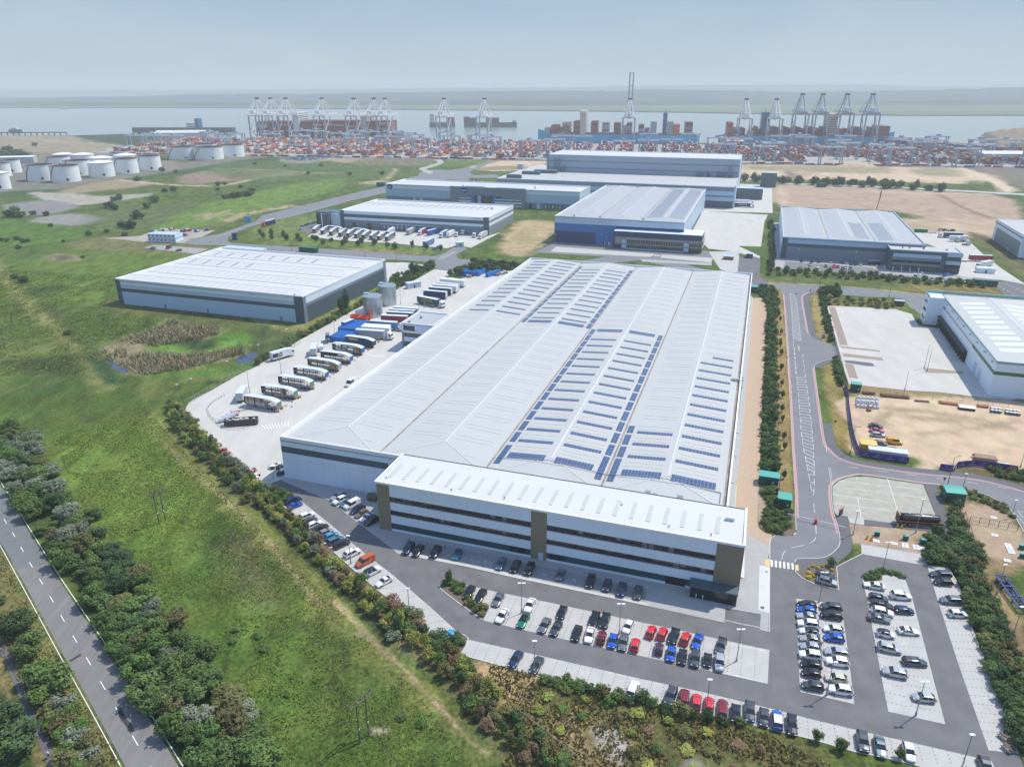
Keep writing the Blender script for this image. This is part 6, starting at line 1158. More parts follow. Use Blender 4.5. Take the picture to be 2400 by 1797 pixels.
def trailer_parts(kind,col,col2=None,L_=13.6):
    k=(kind,col,col2,L_)
    if k in TM:return TM[k]
    P_=[];h=L_/2;w=1.27
    ch=MB();ch.box(-h+.3,-.9,.75,h-.3,-.7,1.15);ch.box(-h+.3,.7,.75,h-.3,.9,1.15);ch.box(h-4.2,-.9,0.05,h-4.0,-.7,.8);ch.box(h-4.2,.7,.05,h-4.0,.9,.8)
    for x in np.linspace(-h+.6,h-.6,8):ch.box(x-.08,-.7,.85,x+.08,.7,1.05)
    if kind !='skeletal':ch.box(-h+3.6,-1.15,.55,-h+8.2,-1.0,1.0,1);ch.box(-h+3.6,1.0,.55,-h+8.2,1.15,1.0,1)
    P_.append(('chassis',ch.mesh('trailer_chassis',[flat('skeletal_blue',(.03,.06,.22),.5)if kind=='skeletal' else T_dark,V_rim]),None))
    for x in (-h+1.6,-h+2.9,-h+4.2):wheelset(P_,x)
    def rz_(x):t=(x+h)/L_;return 4.35-(.95*max(0,(.30-t)/.30)**1.8)-.25*max(0,(t-.75)/.25)**2      # tear-drop roof line
    if kind in ('frame','tear'):
        r=MB();xs=np.linspace(-h,h,15);r.loft([[(x,-w,rz_(x)-.12),(x,-w,rz_(x)),(x,-w*.5,rz_(x)+.08),(x,w*.5,rz_(x)+.08),(x,w,rz_(x)),(x,w,rz_(x)-.12)]for x in xs],closed=True);P_.append(('roof',r.mesh('trailer_roof',T_roof),None))
        d=MB();d.box(-h,-w,1.15,h,w,1.32);P_.append(('deck',d.mesh('trailer_deck',[T_deck]),None))
        for xx,nm in ((h-.12,'headboard'),(-h,'rear_door')):d=MB();d.box(xx,-w,1.3,xx+.12,w,rz_(xx)-.1);P_.append((nm,d.mesh('trailer_'+nm,tcol(col2 or 'navy')if nm=='rear_door' else T_dark),None))
        if kind=='frame':
            for s_ in (-1,1):
                d=MB()
                for x in np.linspace(-h+1.2,h-1.6,5):d.bar((x,s_*w*.97,1.3),(x,s_*w*.97,rz_(x)-.08),.13)
                d.bar((-h,s_*w*.97,2.7),(h*.3,s_*w*.97,2.7),.07);d.box(h-4.6,s_*w-.06*s_-.06,1.3,h-4.2,s_*w,4.1)if s_>0 else d.box(h-4.6,-w,1.3,h-4.2,-w+.12,4.1)
                P_.append(('side_frame',d.mesh('trailer_side_frame',T_dark),None))
            d=MB();d.box(-h+3.4,-1.1,2.62,h-.3,1.1,2.74);P_.append(('mid_deck',d.mesh('trailer_mid_deck',T_deck),None))
        else:
            d=MB();xs=np.linspace(-h+.12,h-.12,12)
            for s_ in (-1,1):
                for a,b2 in zip(xs[:-1],xs[1:]):q=[(a,s_*w*1.0,1.0),(b2,s_*w,1.0),(b2,s_*w,rz_(b2)-.12),(a,s_*w,rz_(a)-.12)];d.poly(q if s_<0 else q[::-1])
            P_.append(('curtain',d.mesh('trailer_curtain',tcol(col)),None))
    elif kind in ('curtain','box'):
        d=MB();d.box(-h,-w,1.0,h,w,4.05);P_.append(('curtain' if kind=='curtain' else 'box_body',d.mesh('trailer_curtain',tcol(col)),None));r=MB();r.box(-h-.03,-w-.03,4.052,h+.03,w+.03,4.16);r.box(-h-.04,-w-.03,1.1,-h-.005,w+.03,4.05);P_.append(('roof',r.mesh('trailer_roof',T_roof if kind=='curtain' else tcol('white')),None))
        d=MB();d.box(-h-.06,-.03,1.15,-h-.042,.03,4.0);d.box(-h-.1,-w,.7,-h-.02,w,.9);P_.append(('rear_frame',d.mesh('trailer_rear_frame',T_dark),None))
    elif kind=='skeletal':
        for s_ in (-1,1):d=MB();d.box(-h,s_*1.2-.08,1.15,h,s_*1.2+.08,1.3);P_.append(('side_rail',d.mesh('trailer_rail',flat('skeletal_blue',(.03,.06,.22),.5)),None))
        d=MB()
        for x in (-h+.2,-2,2,h-.3):d.box(x-.15,-1.2,1.1,x+.15,1.2,1.35)
        P_.append(('cross_beam',d.mesh('trailer_beam',MATS['skeletal_blue']),None))
    TM[k]=P_;return P_
def tractor_parts(col):
    k=('tractor',col)
    if k in TM:return TM[k]
    P_=[];c=MB();c.loft([[(x,-w,.55),(x,-w,z),(x,-w*.85,z+t),(x,w*.85,z+t),(x,w,z),(x,w,.55)]for x,w,z,t in ((.3,1.2,3.55,.18),(1.1,1.24,3.6,.2),(2.1,1.24,3.05,.12),(2.55,1.2,2.0,.02),(2.62,1.15,1.2,0))],closed=True);P_.append(('cab',c.mesh('lorry_cab',tcol(col)if col !='red' else flat('cab_red',(.62,.06,.03),.35)),None))
    c=MB();c.poly([(2.14,-1.08,2.98),(2.56,-1.08,2.05),(2.56,1.08,2.05),(2.14,1.08,2.98)][::1]);c.f[0]=c.f[0][::1]
    for s_ in (-1,1):q=[(1.2,s_*1.247,1.95),(2.3,s_*1.235,1.95),(2.0,s_*1.245,2.8),(1.2,s_*1.247,2.8)];c.poly(q if s_<0 else q[::-1])
    c.v=[(v[0]+.02 if v[0]>2.1 and i<4 else v[0],v[1]*1.004,v[2])for i,v in enumerate(c.v)];P_.append(('windscreen',c.mesh('lorry_window',V_glass),None))
    c=MB();c.box(-3.4,-.5,.6,.35,-.3,1.0);c.box(-3.4,.3,.6,.35,.5,1.0);c.box(-1.7,-1.1,.45,.2,-.6,1.0,1);c.box(-1.7,.6,.45,.2,1.1,1.0,1);c.box(-2.9,-.5,1.0,-1.9,.5,1.15);c.box(2.45,-1.15,.4,2.66,1.15,.9);P_.append(('chassis',c.mesh('lorry_chassis',[T_dark,V_rim]),None))
    wheelset(P_,1.5);wheelset(P_,-2.3);lm=CARMESH['lamp']
    for s_ in (-1,1):P_.append(('headlight',lm,(2.62,s_*.95,.9)));
    TM[k]=P_;return P_
def put(parts,name,x,y,rz,label,cat,group=None,z=.05,sx=1.0):
    o=empty(name,x,y,z,rz,label,cat,group);o.scale=(sx,1,1)
    for nm,me_,lo in parts:place(nm,me_,o,lo or (0,0,0))
    return o
def trailer(r_,a,b2,kind,col,col2,label,group=None,zt=4.1,L_=13.6,tr=None,load=None,z=.05,txt=None,trlabel=None):
    """a, b2: photo points of the rear and front ends of the roof centre line"""
    A0,B0=g(r_,*a,zt),g(r_,*b2,zt);hd_=heading(A0,B0);d=math.dist(A0,B0);cx,cy=(A0[0]+B0[0])/2,(A0[1]+B0[1])/2;sx_=max(.9,min(1.15,d/L_))
    o=put(trailer_parts(kind,col,col2,L_),'lorry_trailer',cx,cy,hd_,label,'trailer',group,z,sx_)
    if load:
        for (x0,x1,z0,z1,m_)in load:q=MB();q.box(x0,-1.15,z0,x1,1.15,z1);q.build('cargo',m_,None).parent=o
    if txt:
        s_,sz,c3,sd_,zz=txt;text_obj('lettering',s_,sz,c3,o,(0,sd_*1.29,zz),(math.pi/2,0,0 if sd_<0 else math.pi),.01)
    if tr:
        e=(cx+math.cos(hd_)*(d/2+1.2),cy+math.sin(hd_)*(d/2+1.2));put(tractor_parts(tr),'lorry_tractor',e[0],e[1],hd_,trlabel or ('%s tractor unit coupled to the %s' %(tr,label))[:90],'lorry',None,z)
    return o
G1='open sided trailers with tear-drop roofs'
ld=[(-1,3.6,2.76,4.0,T_card)]
FR=[((1048,652),(728,600),'palegreen',[(-1.5,6.3,1.35,2.6,T_wrap),(0,6.3,2.76,3.9,T_card)]),((1210,545),(893,503),'palegreen',[(-2.2,-1.2,1.35,4,T_card)]),((1368,455),(1057,410),'palegreen',None),((1512,365),(1205,325),'blue',None),((1636,285),(1342,240),'grey',[(-6.4,-3.2,1.35,3.6,T_card),(0,6.2,3.1,3.9,T_card)]),((1752,210),(1467,172),'blue',[(0,5.5,2.9,3.8,T_dark)]),((1865,130),(1580,95),'blue',[(-5.8,-3,1.35,2.9,T_card),(0,3,2.76,3.9,T_wrap),(1,5,1.35,2.4,T_wrap)])]
for i,(a,b2,c,l_)in enumerate(FR):trailer('Q2',a,b2,'frame','x',c,'open sided trailer with %s rear, %s from the front in the yard row' %({'palegreen':'green','blue':'blue','grey':'grey'}[c],ORD[i]),G1,load=l_)
Y_=flat('lettering_yellow',(.55,.45,.08),.6);O_=flat('lettering_amber',(.62,.33,.08),.6)
t=trailer('Q2',(1975,62),(1705,25),'tear','navy','navy','navy curtain trailer with a yellow panel, end of the open trailer row');q=MB();q.box(.6,-1.31,2.9,4.8,-1.285,3.7);q.box(.6,1.285,2.9,4.8,1.31,3.7);q.build('sign_panel',Y_,t)
trailer('S4',(930,765),(1385,795),'curtain','grey',None,'grey curtain trailer with a white tractor unit, in front of blue racks',tr='white',trlabel='white tractor unit of the grey curtain trailer beside the blue racks')
trailer('S4',(1020,715),(1475,745),'box','white',None,'white box trailer, nearer of two behind the grey curtain trailer');trailer('S4',(1050,690),(1478,712),'box','white',None,'white box trailer, farther of two behind the grey curtain trailer')
trailer('S4',(1160,622),(1590,655),'curtain','midblue',None,'mid blue curtain trailer with a white tractor unit near the round tanks',tr='white',trlabel='white tractor unit of the mid blue trailer')
trailer('S4',(1338,535),(1760,555),'curtain','red',None,'dark red curtain trailer beside the nearer round tank')
trailer('S4',(1433,480),(1850,505),'curtain','green',None,'dark green trailer lettered in amber, parked behind the dark red one',txt=('ZIEGLER',2.0,O_,-1,2.5));trailer('S4',(1470,440),(1880,465),'curtain','navy',None,'blue ended trailer right behind the parked dark green one');trailer('S4',(1535,402),(1930,430),'curtain','grey',None,'grey trailer farthest back of the stack beside the round tanks')
trailer('R7',(1403,785),(1575,818),'curtain','green',None,'dark green trailer lettered in amber, driving across the open yard',tr='white',trlabel='white tractor unit pulling the dark green trailer across the yard',txt=('ZIEGLER',2.1,O_,-1,2.6))
for (a,b2,k_,c,lb)in (((1645,752),(1452,735),'curtain','navy','navy trailer, nearest of the far row in the lorry yard'),((1690,722),(1498,708),'curtain','green','green trailer, second of the far row in the lorry yard'),((1735,702),(1530,685),'box','white','white trailer, third of the far row in the lorry yard'),((1748,688),(1562,668),'curtain','lgrey','pale grey trailer, fourth of the far row in the lorry yard'),((1802,655),(1595,635),'box','white','white trailer, last of the far row in the lorry yard')):trailer('R7',a,b2,k_,c,None,lb,'trailers of the far row')
p=g('R7',1568,800);put(tractor_parts('white'),'lorry_tractor',p[0],p[1],-1.3,'white tractor unit standing alone in front of the navy trailer','lorry')
def rigid(r_,a,b2,col,label,L_=7.2,cab='white',zt=3.9):
    A0,B0=g(r_,*a,zt),g(r_,*b2,zt);hd_=heading(A0,B0);cx,cy=(A0[0]+B0[0])/2,(A0[1]+B0[1])/2;o=empty('box_lorry',cx,cy,.05,hd_,label,'lorry');h=L_/2
    q=MB();q.box(-h,-1.25,.95,h,1.25,3.8);q.build('box_body',tcol(col),o);q=MB();q.box(-h-.03,-1.27,3.8,h+.03,1.27,3.9);q.build('roof',T_roof,o)
    if cab:
        for nm,me_,lo in tractor_parts(cab):
            if nm in ('cab','windscreen'):place(nm,me_,o,(h-.1,0,0))
    q=MB();q.box(-h,-.9,.6,h+1.5,.9,.95);q.build('chassis',T_dark,o);K=[];wheelset(K,-h+1.6);wheelset(K,h-.2 if cab else h-1.4)
    for nm,me_,lo in K:place(nm,me_,o,lo)
    return o
t=rigid('Q2',(982,190),(1125,150),'white','white box lorry with blue and yellow side, on the yard edge by the pond',8.2);q=MB();q.box(-4.0,-1.275,1.6,.5,-1.255,3.3,0);q.box(-1.6,-1.29,2.0,.4,-1.276,2.7,1);q.box(-4.0,1.255,1.6,.5,1.275,3.3,0);q.build('side_panel',[tcol('navy'),Y_],t)
rigid('Q2',(1378,150),(1392,100),'lgrey','pale box trailer seen end on beside the white van in the yard',8.5,None);rigid('Q2',(670,570),(695,530),'lgrey','pale box trailer seen end on behind the second open trailer',7.5,'white');rigid('S4',(745,645),(835,610),'blue','small blue sided box trailer at the yard edge near the hedge',6.5,None);rigid('S4',(950,470),(1050,440),'white','white lorry half hidden behind the nearer round tank',5.5)
# blue racks, orange containers
def boxes(r_,a,b2,n,wd,lg,h,m_,nm,lb,cat,grp,open_=True,z0=.05):
    A0,B0=g(r_,*a),g(r_,*b2);hd_=heading(A0,B0)
    for i in range(n):
        t=(i+.5)/n;x,y=A0[0]+(B0[0]-A0[0])*t,A0[1]+(B0[1]-A0[1])*t;o=empty(nm,x,y,z0,hd_+math.pi/2,'%s, %s from the near end' %(lb,ORD[i]),cat,grp)
        q=MB();w2,l2=wd/2,lg/2
        if open_:q.box(-l2,-w2,0,l2,w2,.25);q.box(-l2,-w2,.25,l2,-w2+.12,h);q.box(-l2,w2-.12,.25,l2,w2,h);q.box(-l2,-w2+.12,.25,-l2+.12,w2-.12,h);q.box(l2-.12,-w2+.12,.25,l2,w2-.12,h)
        else:
            for k_ in range(int(lg/.6)):xx=-l2+k_*lg/int(lg/.6);q.box(xx,-w2,0,xx+lg/int(lg/.6)-.12,w2,h)
            q.box(-l2+.02,-w2+.05,.02,l2-.02,w2-.05,h-.04)
        q.build('shell',m_,o)
        q=MB();
        for k_ in range(6):xx=-l2+.4+k_*(lg-.8)/5;q.box(xx-.06,-w2-.03,0,xx+.06,-w2,h);q.box(xx-.06,w2,0,xx+.06,w2+.03,h)
        q.build('rib',m_,o)
boxes('S4',(1000,870),(690,850),0,2.5,12,2.4,tcol('brightblue'),'rack','','',None)
a_,b_=g('S4',700,815),g('S4',905,690);hdb=heading(a_,b_)
for (x0,y0,x1,y1,n_,lb)in (('p',0,0,0,0,''),):pass
for grp_i,(nr,fr,n_,desc)in enumerate((((760,835),(960,700),4,'beside the grey curtain trailer'),((620,985),(800,880),4,'behind the navy curtain trailer'))):
    A0,B0=g('S4',*nr),g('S4',*fr);h_=heading(A0,B0);lg=math.dist(A0,B0)
    for i in range(n_):
        off=(i-1)*2.6;x,y=(A0[0]+B0[0])/2+math.sin(h_)*off,(A0[1]+B0[1])/2-math.cos(h_)*off
        o=empty('blue_container',x,y,.05,h_,'bright blue ribbed container %s, %s from the left' %(desc,ORD[i]),'container','bright blue ribbed containers');q=MB();q.box(-lg/2,-1.2,.1,lg/2,1.2,2.5);q.build('shell',tcol('brightblue'),o);q=MB()
        q.box(-lg/2,-.5,2.5,lg/2,-.3,2.62);q.box(-lg/2,.3,2.5,lg/2,.5,2.62)
        for s_ in (-1,1):q.box(-lg/2,s_*1.2-.06,2.3,lg/2,s_*1.2+.06,2.6)
        q.build('rail',flat('deep_blue',(.01,.06,.25),.5),o)
for i,(x,y,lg)in enumerate(((1010,640,11),(980,665,9))):p=g('S4',x,y);o=empty('orange_container',p[0],p[1]+1,.05,heading(g('S4',890,640),g('S4',1150,665)),'bright orange open container, %s of two by the round tanks' %('rear','front')[i],'container','orange containers');q=MB();q.box(-lg/2,-1.2,0,lg/2,-1.0,2.7);q.box(-lg/2,1.0,0,lg/2,1.2,2.7);q.box(-lg/2,-1,0,lg/2,1,.5);q.box(lg/2-.2,-1,.5,lg/2,1,2.7);q.box(-lg/2,-1,.5,-lg/2+.2,1,2.7);q.box(-.3,-1.05,2.5,.3,1.05,2.7);q.build('shell',tcol('orange'),o);q=MB();[q.box(-lg/2+.3+k_*1.1,-1.3,0,-lg/2+.5+k_*1.1,-1.2,2.6)for k_ in range(int(lg/1.1))];q.build('rib',flat('deep_orange',(.40,.06,.01),.5),o)
A0,B0=g('R7',1770,610),g('R7',1965,615)
for i in range(5):
    t=(i+.4)/5;x,y=A0[0]+(B0[0]-A0[0])*t,A0[1]+(B0[1]-A0[1])*t+5;o=empty('blue_container',x,y,.05,AN+math.pi/2,'blue container at the far end of the lorry yard, %s from the left' % ORD[i],'container','blue containers at the far yard end');q=MB();q.box(-6,-1.2,0,6,1.2,2.6);q.build('shell',tcol('brightblue'),o);q=MB();[q.box(-5.9+k_*1.5,-1.2,2.6,-5.7+k_*1.5,1.2,2.68)for k_ in range(8)];q.build('roof_rib',MATS['deep_blue'],o)
p=g('R7',2050,610);o=empty('blue_container',p[0],p[1],.05,AN+1.2,'single blue container by the cardboard heap behind the largest roof','container');q=MB();q.box(-6,-1.2,0,6,1.2,2.6);q.build('shell',tcol('brightblue'),o);q=MB();[q.box(-5.9+k_*1.5,-1.2,2.6,-5.7+k_*1.5,1.2,2.68)for k_ in range(8)];q.build('roof_rib',MATS['deep_blue'],o)
# banded warehouse yard
nx=[(495,248),(565,258),(640,268),(720,277),(790,282),(860,287),(925,293),(993,299),(1060,303),(1130,308)]
for i,(x,y)in enumerate(nx):trailer('R7',(x-8,y-38),(x+64,y-82+i*1.0),'frame','x','navy','open trailer with a navy end panel, %s from the left below the banded warehouse' % ORD[i],'navy ended trailers below the banded warehouse',zt=4.1)
for (a,b2,k_,c,tr,lb)in (((745,195),(610,180),'frame','x',None,'open trailer standing crosswise, left one below the banded wall'),((970,215),(835,200),'frame','x',None,'open trailer standing crosswise, right one below the banded wall'),((1185,195),(1150,215),'box','lgrey','white','pale trailer with a white cab just left of the docks'),((1355,195),(1310,218),'curtain','grey',None,'grey trailer backed to the docks, leftmost'),((1462,198),(1425,215),'curtain','dkred','white','red trailer with a white cab at the docks'),((1548,205),(1490,222),'curtain','blue',None,'blue trailer at the docks beside the red one'),((1650,215),(1608,235),'curtain','midblue','white','light blue trailer with a white cab at the docks'),((1695,220),(1665,235),'box','white',None,'white trailer at the docks, right of the light blue one'),((1985,225),(1945,245),'curtain','lgrey','white','grey trailer with a white cab at the right end of the yard'),((1530,283),(1450,320),'curtain','midblue',None,'blue trailer standing alone in the middle of the banded yard'),((1595,315),(1530,350),'skeletal','x',None,'bare skeletal trailer in the middle of the banded yard')):trailer('R7',a,b2,k_,c,'navy',lb,None,tr=tr,trlabel='white tractor unit of the '+lb.split(' with')[0])
for x,y,lb in ((1735,275,'white tractor unit alone in the banded yard, left of two'),(1890,282,'white tractor unit alone in the banded yard, right of two'),(1792,258,'grey tractor unit nosed to the banded wall')):p=g('R7',x,y);put(tractor_parts('white'),'lorry_tractor',p[0],p[1],-1.9,lb,'lorry')
# road lorry, yard lorries elsewhere
trailer('R7',(155,122),(78,143),'curtain','navy',None,'navy trailer of the red cabbed lorry driving on the far road',tr='red',trlabel='red tractor unit of the lorry driving on the far road')
trailer('R4',(822,1088),(955,1093),'curtain','navy',None,'navy trailer with white lettering beside the high bay end wall',tr='white',trlabel='white tractor unit of the navy lettered trailer at the high bay',txt=('MARITIME',1.7,M_white,-1,2.6));trailer('R4',(822,1060),(950,1066),'box','white',None,'white trailer behind the navy lettered one at the high bay',tr='white',trlabel='white tractor unit of the white trailer at the high bay')
trailer('Q1',(1685,243),(1525,238),'curtain','navy',None,'dark curtain trailer with a white cab facing left, right of the dark warehouse',tr='white',trlabel='white tractor unit of the dark trailer facing left');trailer('Q1',(1725,270),(1575,268),'box','white',None,'white and yellow trailer in the yard right of the dark warehouse')
for x,y,r_,lb in ((1655,322,math.pi-.2,'white tractor unit in front of the white and yellow trailer'),(1712,350,.1,'white tractor unit alone facing right in the dark warehouse yard')):p=g('Q1',x,y);put(tractor_parts('white'),'lorry_tractor',p[0],p[1],r_,lb,'lorry')
trailer('Q1',(1942,438),(1745,432),'curtain','red',None,'long dark red trailer in the yard right of the dark office block');trailer('Q1',(1935,480),(1850,492),'box','white',None,'short white trailer by the gatehouse of the dark warehouse',L_=8,tr='white',trlabel='white tractor unit by the gatehouse of the dark warehouse')
trailer('S1',(1340,690),(1640,1100),'skeletal','x',None,'bare blue skeletal trailer parked on the concrete at the right edge',zt=1.3)
# tanker
a,b2=g('Q4',1165,540),g('Q4',1440,560);o=empty('tanker',(a[0]+b2[0])/2,(a[1]+b2[1])/2,.06,heading(a,b2),'dark tank trailer with orange edging on the lorry park','tanker')
q=MB();q.loft([[(x,r*math.cos(t),2.15+r*math.sin(t)*.85)for t in np.linspace(0,2*math.pi,17)[:-1]]for x,r in ((-4.9,.5),(-4.6,1.0),(-4.2,1.12),(4.2,1.12),(4.6,1.0),(4.9,.5))],closed=True);q.build('tank',flat('tank_black',(.04,.045,.05),.25,spec=.6),o,smooth=True);q=MB();q.box(-5.6,-1.25,.9,5.6,1.25,1.3);q.box(-5.6,-1.28,1.3,5.6,-1.16,1.5,1);q.box(-5.6,1.16,1.3,5.6,1.28,1.5,1);q.box(-5.65,-1.28,.5,-5.5,1.28,3.1,2);q.box(-5.67,-1.3,3.1,-5.48,1.3,3.2,1);q.box(-5.2,-.3,3.1,4.6,.3,3.16,0);q.build('frame',[T_dark,flat('tanker_orange',(.55,.13,.04),.5),V_blk],o)
for x in (-3,0,3):q=MB();q.cyl((x,0),.35,3.05,3.3,10);q.build('hatch',V_rim,o)
K=[];[wheelset(K,x)for x in (-4,-2.8,3.2,4.4)];[place(nm,me_,o,lo)for nm,me_,lo in K]
# ================================================================ STREET FURNITURE, FENCES, STORED GOODS
M_pole=flat('lamp_pole',(.20,.21,.23),.5,.3);M_lampw=flat('lamp_head',(.72,.73,.74),.4);M_wood=mat('weathered_wood',(.14,.11,.085),.9,var=.2,scale=2,world=False);M_cone=flat('cone_orange',(.65,.12,.03),.6);M_galv=flat('fence_galv',(.33,.34,.35),.5,.4)
LP={}
def lamp(r_,x,y,h,kind,label,hd_=0.):
    p=g(r_,x,y);k=(h,kind)
    if k not in LP:
        m_=MB();m_.cyl((0,0),.11,0,h,8,r2=.06);m_.cyl((0,0),.2,0,.9,8);a=m_.mesh('lamp_post',M_pole if kind=='arm' else M_galv);m_=MB()
        if kind=='arm':m_.bar((0,0,h),(1.9,0,h+.12),.08);m_.box(1.5,-.14,h+.02,2.3,.14,h+.16)
        elif kind=='twin':m_.box(-.85,-.2,h,-.1,.2,h+.14);m_.box(.1,-.2,h,.85,.2,h+.14)
        else:m_.box(-.45,-.22,h,.45,.22,h+.14)
        LP[k]=(a,m_.mesh('lamp_head',M_lampw if kind !='arm' else M_pole))
    o=empty('street_lamp',p[0],p[1],.05,hd_,label,'street lamp','lamp posts');place('post',LP[k][0],o);place('lamp_head',LP[k][1],o)
for i,(r_,x,y,h,k,lb)in enumerate((('Q6',1328,1290,8,'one','beside the empty bays at the hedge'),('Q6',820,815,8,'one','behind the white estate in the hedge row'),('Q7',386,590,8,'twin','next to the green coupe'),('Q7',1108,750,8,'twin','next to the bright blue car, central block'),('Q7',1978,945,8,'twin','with a red foot in the empty visitor bays'),('Q7',480,1035,8,'one','by the dark saloon in the lowest row'),('Q7',1750,1330,8,'one','among the red cars in the lowest row'),('Q5',505,855,8,'twin','at the bottom of the middle bay block'),('Q5',1275,1030,8,'twin','at the bottom of the right bay block'),('Q5',1668,1500,8,'one','at the bottom edge of the picture'),('Q4',440,1218,8,'twin','at the top of the middle bay block'),('Q4',990,950,8,'twin','on the grassy tip of the right bay block'),('Q4',735,635,7,'one','on the gravel near the green cabinets'),('Q4',1275,620,10,'one','tall, in front of the dark tanker'),('Q3',1545,1340,10,'arm','tall dark, beside the purple hoarding gap'),('Q4',1680,245,5,'one','short, behind the large green kiosk'),('Q4',2105,480,5,'one','short, on the verge bend right'),('Q4',1975,1150,8,'one','on dry grass left of the skeletal trailer'),('Q5',2110,360,8,'one','at the concrete edge, lower right'),('Q3',2180,1160,5,'one','behind the purple hoarding, far right'),('Q3',85,1395,8,'arm','lowest on the left verge of the access road'),('Q3',85,1135,8,'arm','second up the left verge of the access road'),('Q3',80,860,8,'arm','third up the left verge of the access road'),('Q3',75,600,8,'arm','fourth up the left verge of the access road'),('Q3',145,360,8,'arm','fifth up the left verge of the access road'),('Q1',70,1180,8,'arm','sixth up the left verge of the access road'),('Q1',70,960,8,'arm','top of the left verge of the access road'),('Q1',380,840,9,'arm','at the access road junction, right side'),('Q1',640,770,9,'arm','by the dark shrubs on the estate road'),('Q1',1045,800,9,'arm','midway on the estate road'),('Q1',232,682,9,'arm','tall, on the far verge opposite the junction'),('Q1',445,700,9,'arm','tall, second on the far verge'),('Q3',710,1040,9,'arm','by the corner of the purple hoarding'),('Q3',1180,500,8,'one','at the lower edge of the empty concrete yard'),('Q3',1352,300,10,'one','left of two thin ones on the yard strip'),('Q3',1375,330,10,'one','right of two thin ones on the yard strip'),('Q2',575,460,8,'one','on the hedge side, third along the lorry yard'),('Q2',875,290,8,'one','on the hedge side near the pond'),('Q2',230,640,8,'one','on the hedge side, at the yard bend'),('Q2',95,700,8,'one','on the hedge side, left of the yard bend'),('Q2',1145,130,8,'one','behind the white box lorry'),('Q2',1075,400,9,'one','inside the yard between the third and fourth open trailers'),('Q2',770,590,9,'one','inside the yard behind the nearest open trailer'),('R7',1455,890,9,'one','behind the moving dark green trailer'),('R7',1250,860,9,'one','right of the round tanks'),('R7',686,1170,9,'one','left of the blue racks'),('R7',307,405,9,'arm','first on the far estate road'),('R7',940,455,9,'arm','third on the far estate road'),('R7',1216,475,9,'arm','fourth on the far estate road'),('R7',1500,495,9,'arm','fifth on the far estate road'),('R7',1798,470,9,'arm','at the trailer yard entrance'),('R2',302,1420,10,'arm','near the far junction'),('R2',235,1275,10,'arm','left of the red lorry'),('R2',65,1320,10,'arm','left of the far junction'),('R2',385,1225,10,'arm','right of the red lorry'),('R2',540,1185,10,'arm','second right of the red lorry'),('R2',665,1150,10,'arm','third right of the red lorry'),('R2',795,1125,10,'arm','fourth right of the red lorry'),('R2',910,1095,10,'arm','fifth right of the red lorry'),('R8',812,375,8,'one','before the blue wall, left'),('R8',1213,395,8,'one','before the glazed offices'),('R8',372,345,8,'one','at the left corner of the blue building'),('Q1',250,490,8,'twin','in the dark warehouse car park, left'),('Q1',745,515,8,'twin','in the dark warehouse car park, right'),('Q1',2045,480,8,'one','at the bank edge far right'))):
    lamp(r_,x,y,h,k,'lamp post '+lb,0 if k !='arm' else .3)
def fence(r_,pts,h,step,label,m_=M_galv,rails=(.3,.97),mesh=True,z=.02,name='fence'):
    q=resample(gl(r_,pts)if isinstance(pts[0][0],(int,float))else pts,step);o=empty(name,q[0][0],q[0][1],z,0,label,'fence');X0,Y0=q[0]
    pm=MB();[pm.bar((x-X0,y-Y0,0),(x-X0,y-Y0,h),.12)for x,y in q[:95]]
    for i_,(x,y)in enumerate(q[:95]):place('post',LP.setdefault(('fp',h,m_.name),MB().bar((0,0,0),(0,0,h),.1).mesh('fence_post',m_)),o,(x-X0,y-Y0,0))
    rm_=MB()
    for a,b_ in zip(q[:-1],q[1:]):
        for rr_ in rails:rm_.bar((a[0]-X0,a[1]-Y0,h*rr_),(b_[0]-X0,b_[1]-Y0,h*rr_),.05)
        if mesh:
            n_=5
            for k_ in range(1,n_):t=k_/n_;xx,yy=a[0]+(b_[0]-a[0])*t-X0,a[1]+(b_[1]-a[1])*t-Y0;rm_.bar((xx,yy,.1),(xx,yy,h),.02)
    rm_.build('rail',m_,o);return o
fence('Q6',[(0,300),(180,490),(400,745),(600,935),(800,1125),(1000,1330),(1130,1475)],1.9,3,'dark mesh fence between the meadow and the car park hedge',T_dark)
fence('Q2',[(0,900),(140,1060),(320,1240),(560,1450),(760,1656)],1.9,3,'dark mesh fence beside the meadow, below the lorry yard hedge',T_dark)
fence('Q2',[(240,905),(320,985),(480,1125),(640,1255),(790,1380),(862,1497)],2.2,4,'fence along the littered lower edge of the lorry yard')
fence('Q2',[(170,700),(400,555),(640,415),(1000,235),(1290,95)],2.2,4,'fence along the pond side of the lorry yard')
fence('Q2',[(865,1497),(950,1455),(1048,1400)],2.4,5,'dark double gate between the car park and the lorry yard',T_dark,name='gate')
fence('Q2',[(522,612),(440,660),(385,700),(355,745),(380,810),(440,870),(500,920),(570,942),(650,945),(780,925)],.8,1.6,'curved steel crash barrier in the lorry yard',M_galv,(.75,.95),False,name='guard_rail')
fence('Q4',[(1690,500),(1740,650),(1770,760),(1850,1060),(1900,1200),(2000,1475)],2.4,3.5,'tall mesh fence right of the evergreen hedge, upper run',T_dark);fence('Q5',[(1920,90),(1990,260),(2090,480),(2200,760)],2.4,3.5,'tall mesh fence right of the evergreen hedge, lower run',T_dark)
fence('Q4',[(1740,530),(1900,560),(2050,585),(2205,610)],2.0,2.2,'black sliding gate on the gravel compound',T_dark,name='gate')
fence('Q1',[(490,860),(520,980),(560,1130),(575,1190)],2.4,3,'black fence along the left of the empty yard',T_dark);fence('Q3',[(568,60),(600,180),(628,275)],2.6,2,'black yard gate at the side road',T_dark,name='gate');fence('Q3',[(632,275),(660,420),(690,520)],2.4,3,'black fence below the yard gate',T_dark)
